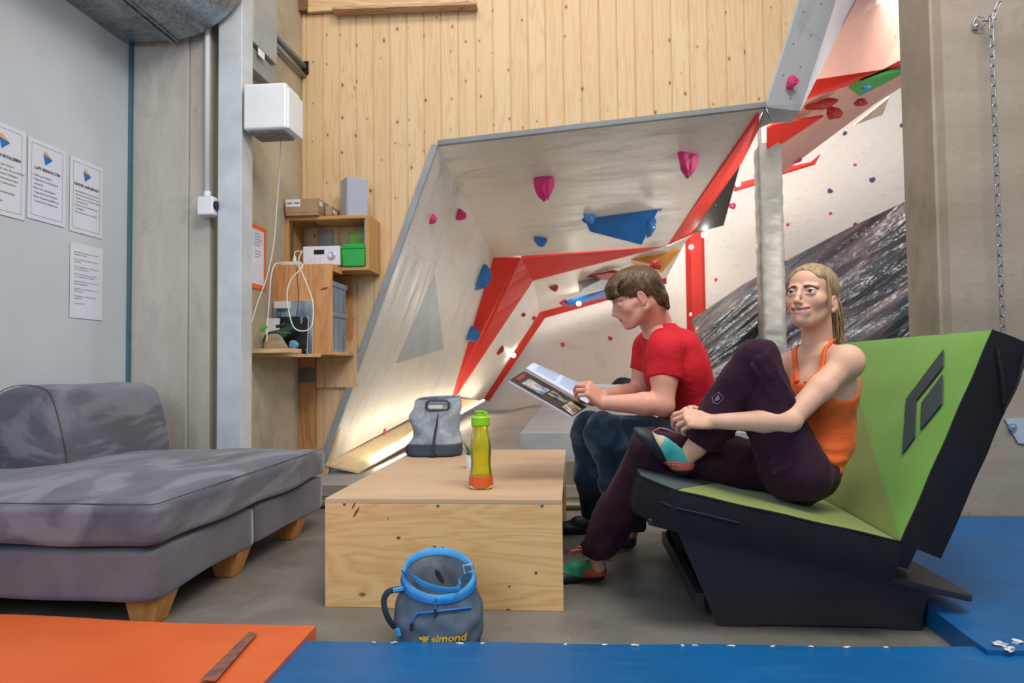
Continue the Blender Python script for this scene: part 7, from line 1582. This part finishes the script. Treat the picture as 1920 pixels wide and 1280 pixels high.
for i, q in enumerate(((1038, 538, 18, 14, 10.8, M_HRED, 'dark red hold under the red roof triangle'), (937, 655, 14, 20, 11.2, M_HRED, 'dark red hold low on the white strip between the red stripes'), (982, 590, 7, 8, 11.0, M_HRED, 'tiny dark red hold on the white strip'), (1001, 596, 9, 9, 11.8, M_PINK, 'pink hold beside the fold of the narrow red stripe'), (1057, 567, 14, 11, 11.4, M_PINK, 'pink hold left of the blue strip volume'), (956, 663, 8, 7, 12.1, M_PINK, 'pink hold beside the lamp on the narrow red stripe'),
        (1229, 497, 18, 20, 9.8, M_HRED, 'dark red star shaped hold on the ochre volume'), (1323, 357, 17, 17, 8.4, M_HBLU, 'blue round hold on the edge of the red side panel'), (1302, 378, 16, 22, 8.8, M_HBLU, 'dark blue hold below the round one at the roof edge'),
        (1485, 155, 21, 22, 5.10, M_PINK, 'pink oval hold on the light grey slab at the upper right'), (1656, 71, 36, 17, 8.3, M_HBLU, 'large blue hold on the warm tinted roof beside the concrete wall'), (1624, 166, 12, 10, 8.2, M_HBLU, 'small blue hold on the green volume'), (1536, 158, 11, 8, 8.2, M_HBLU, 'small dark blue hold on the red band left of the green volume'), (1526, 132, 8, 6, 7.9, M_HBLU, 'tiny blue hold above the red band at the slab edge'),
        (1541, 196, 48, 17, 8.8, M_HRED, 'long dark red hold below the red band'), (1564, 212, 24, 22, 8.9, M_HRED, 'dark red rounded hold under the long dark red one'), (1614, 192, 22, 12, 9.2, M_HRED, 'dark red hold below the green volume'), (1495, 300, 15, 11, 10.9, M_PINK, 'pink hold right of the padded post on the red strip'), (1373, 386, 12, 12, 12.0, M_PINK, 'pink hold beside the black volume'), (1380, 284, 9, 8, 7.0, M_HPUR, 'purple hold high on the red side panel'))):
    hold(q[0], q[1], q[2], q[3], None, q[5], q[6], .45, 20 + i, 'holds on the coloured wall parts', d=q[4])
for i, (x, y, sz, mt, lb) in enumerate(((1144, 634, 8, M_PINK, 'small pink hold on the white back wall left of the man\'s chin'), (1055, 646, 8, M_PINK, 'small pink hold on the white back wall above the magazine'), (1342, 524, 6, M_PINK, 'tiny pink hold on the back wall right of the red upright'), (1477, 421, 6, M_PINK, 'tiny pink hold on the back wall right of the padded post'), (1556, 358, 9, M_HPUR, 'purple hold on the back wall, left one of the large pair'), (1635, 337, 10, M_HPUR, 'purple hold on the back wall, right one of the large pair'), (1584, 250, 8, M_HPUR, 'purple hold on the back wall near the warm panels'), (1691, 235, 8, M_HPUR, 'purple hold on the back wall beside the concrete wall'), (1604, 421, 8, M_HPUR, 'purple hold on the back wall just above the tarp'), (1557, 400, 6, M_PINK, 'tiny pink hold under the left large purple hold'), (1603, 309, 6, M_PINK, 'tiny pink hold between the large purple holds and the warm panels'))):
    hold(x, y, sz, sz, PL_BACK, mt, lb, .5, 50 + i, gb)
# lamps: small round bulbs along the red parts
M_BULB = emis('bulb', 'FFF6E8', 60)
for i, (x, y, d, lb) in enumerate(((963, 666, 12.0, 'glowing round bulb low on the narrow red stripe'), (1085, 569, 11.2, 'glowing round bulb under the blue strip volume'), (1296, 463, 12.6, 'glowing round bulb high on the red upright'), (1297, 589, 12.6, 'glowing round bulb low on the red upright beside the tarp'), (1320, 440, 9.3, 'glowing round bulb below the black volume'), (1384, 345, 11.3, 'glowing round bulb left of the padded post'))):
    c = P(x, y, d); r = thing('light_bulb', lb, 'lamp', c, 'round bulbs on the climbing wall'); obj('globe', MB().ico(c, .035, 3), M_BULB, r, smooth=True); obj('socket', MB().lathe([(.022, 0), (.026, .04), (.026, .06)], c + (0, .02, 0), 12, (0, 1, 0)), M_WPL, r)
# chain hanging on the right wall
CY = 3.62
ct, cbm = ony(1858, 40, CY), ony(1881, 640, CY); CH = thing('steel_chain', 'long link steel chain hanging on the concrete wall behind the crash pad', 'chain', cbm)
M_CHAIN = varied('chain_steel', '9A9DA2', .3, 1.0)
def link(c, d, face, l=.066, w=.024, r=.0035):
    d = np.array(d, float); d /= np.linalg.norm(d); f = np.array(face, float); f -= d * (f @ d); f /= np.linalg.norm(f); s_ = np.cross(d, f); h, q = l / 2 - w / 2, w / 2 - r; pts = []
    for k in range(7): a = pi * k / 6; pts.append(c + d * (h + q * sin(a)) + s_ * q * cos(a))
    for k in range(7): a = pi * k / 6; pts.append(c - d * (h + q * sin(a)) - s_ * q * cos(a))
    return MB().tube(pts, r, 6, closed=True)
n_l = int(np.linalg.norm(ct - cbm) / .050)
for i in range(n_l + 1):
    t = i / n_l; c = ct * (1 - t) + cbm * t; obj('link', link(c, ct - cbm, (0, 1, 0) if i % 2 else (.8, .5, 0)), M_CHAIN, CH, smooth=True)
up0, up1 = ony(1860, 36, CY), ony(1880, -10, CY)
for i in range(3): t = (i + .4) / 2.6; c = up0 * (1 - t) + up1 * t; obj('link', link(c, up1 - up0, (0, 1, 0) if i % 2 else (.8, .5, 0)), M_CHAIN, CH, smooth=True)
hg = ony(1831, 45, 3.735); HG = thing('bolt_hanger', 'steel bolt hanger holding the chain at the top of the concrete wall', 'bolt hanger', hg)
obj('hanger_plate', MB().tube([hg + (-.005, -.012, .035), hg + (-.02, -.008, .0), hg + (-.022, -.01, -.03), hg + (.01, -.02, -.035), hg + (.03, -.045, -.012), hg + (.022, -.04, .008), hg + (.008, -.02, .03)], .006, 6, closed=True, flat=.6), M_CHAIN, HG, smooth=True); obj('bolt', MB().lathe([(.012, 0), (.012, .012), (.005, .013), (.005, .02), (.0001, .02)], hg + (-.008, -.004, -.018), 6, (0, -1, 0)), M_CHAIN, HG)
obj('link', link((hg + (.03, -.04, -.005) + ct) / 2 + (0, 0, .004), ct - hg, (0, 0, 1), np.linalg.norm(ct - hg) * .85), M_CHAIN, HG, smooth=True)
h2_ = ony(1896, 800, 3.735); H2 = thing('wall_sun_patch', 'flat pale shape for a patch of sunlight, with a round bolt, on the concrete wall behind the crash pad', 'sun_patch', h2_)
obj('sun_patch', MB().prism([ony(1882, 784, 3.735), ony(1945, 784, 3.735), ony(1945, 835, 3.735), ony(1908, 830, 3.735)], (0, -.006, 0)), plain('sun_patch_pale', 'A9B7C4', .5), H2); obj('bolt', MB().lathe([(.02, 0), (.02, .01), (.008, .012), (.0001, .02)], h2_ + (0, -.007, 0), 14, (0, -1, 0)), varied('bolt_blue_steel', '8EA6BC', .4, .6), H2)  # sunlit patch on the concrete, put in as a thin pale shape

# things lying at the back of the thick crash mat, seen between book and man
fx0, fx1 = P(1085, 745, 7.3)[0], P(1215, 745, 7.3)[0]; fy = P(1150, 745, 7.3)[1]
FM = thing('folded_mat', 'blue and white folded mat lying far back on the thick crash mat behind the man', 'mat', ((fx0 + fx1) / 2, fy, .46))
obj('mat_body', MB().box((fx0, fy, .47), (fx1, fy + .3, .60)), M_BLUE, FM, bevel=.02); obj('mat_top', MB().box((fx0, fy - .005, .60), (fx1, fy + .31, .66)), plain('mat_white', 'C9D3DA', .4), FM, bevel=.02)
solo('bag', MB().ico(P(1172, 722, 7.3) + (0, .15, -.01), (.14, .1, .09), 3, noise=.06, seed=2), plain('bag_black', '1b1e22', .6), 'dark rounded bag lying on the blue and white folded mat behind the man', 'bag', smooth=True)
# ================================================================== sub-parts go under the part they sit on
NEST = {'spout_lid': 'cap', 'grip_dimple': 'bottle_body', 'label_text': 'label_sticker', 'rib': 'crate_body', 'crate_rim': 'crate_body', 'screw': 'front_panel|volume_body', 'knot': 'front_panel',
        'logo': 'back_face', 'zipper': 'seat_cover', 'strap': 'back_cover|tank_top', 'lace': 'upper', 'lace_loop': 'upper', 'lace_bow': 'upper', 'lettering': 'heel_band', 'badge': 'trousers', 'badge_outline': 'trousers',
        'sleeve_hem': 't_shirt', 'chest_print': 't_shirt', 'volume_knob': 'radio_body', 'display': 'radio_body', 'button': 'radio_body', 'zip_pull_knot': 'zip_pull', 'bolt': 'hold_body|hanger_plate|sun_patch',
        'cushion_seam': 'seat_cushion', 'back_seam': 'back_cushion', 'hair_strands': 'hair', 'hair_wisp': 'hair', 'ponytail': 'hair', 'photo': 'photo_page', 'headline': 'photo_page', 'text_line': 'text_page', 'rotary_knob': 'box_body',
        'brand_lettering': 'bag_body', 'brand_mark': 'bag_body', 'pocket_zip': 'bag_body', 'buckle': 'strap', 'masthead': 'cover_band', 'seat_corner': 'seat_face', 'back_corner': 'back_face', 'speaker_grille': 'speaker_body'}
stem = lambda o: o.name.split('.')[0]
for o in list(bpy.data.objects):
    if o.type == 'MESH' and o.parent is not None and o.parent.parent is None and stem(o) in NEST:
        want = NEST[stem(o)].split('|'); c = [q for q in o.parent.children if stem(q) in want and q is not o]
        if c: o.parent = c[0]
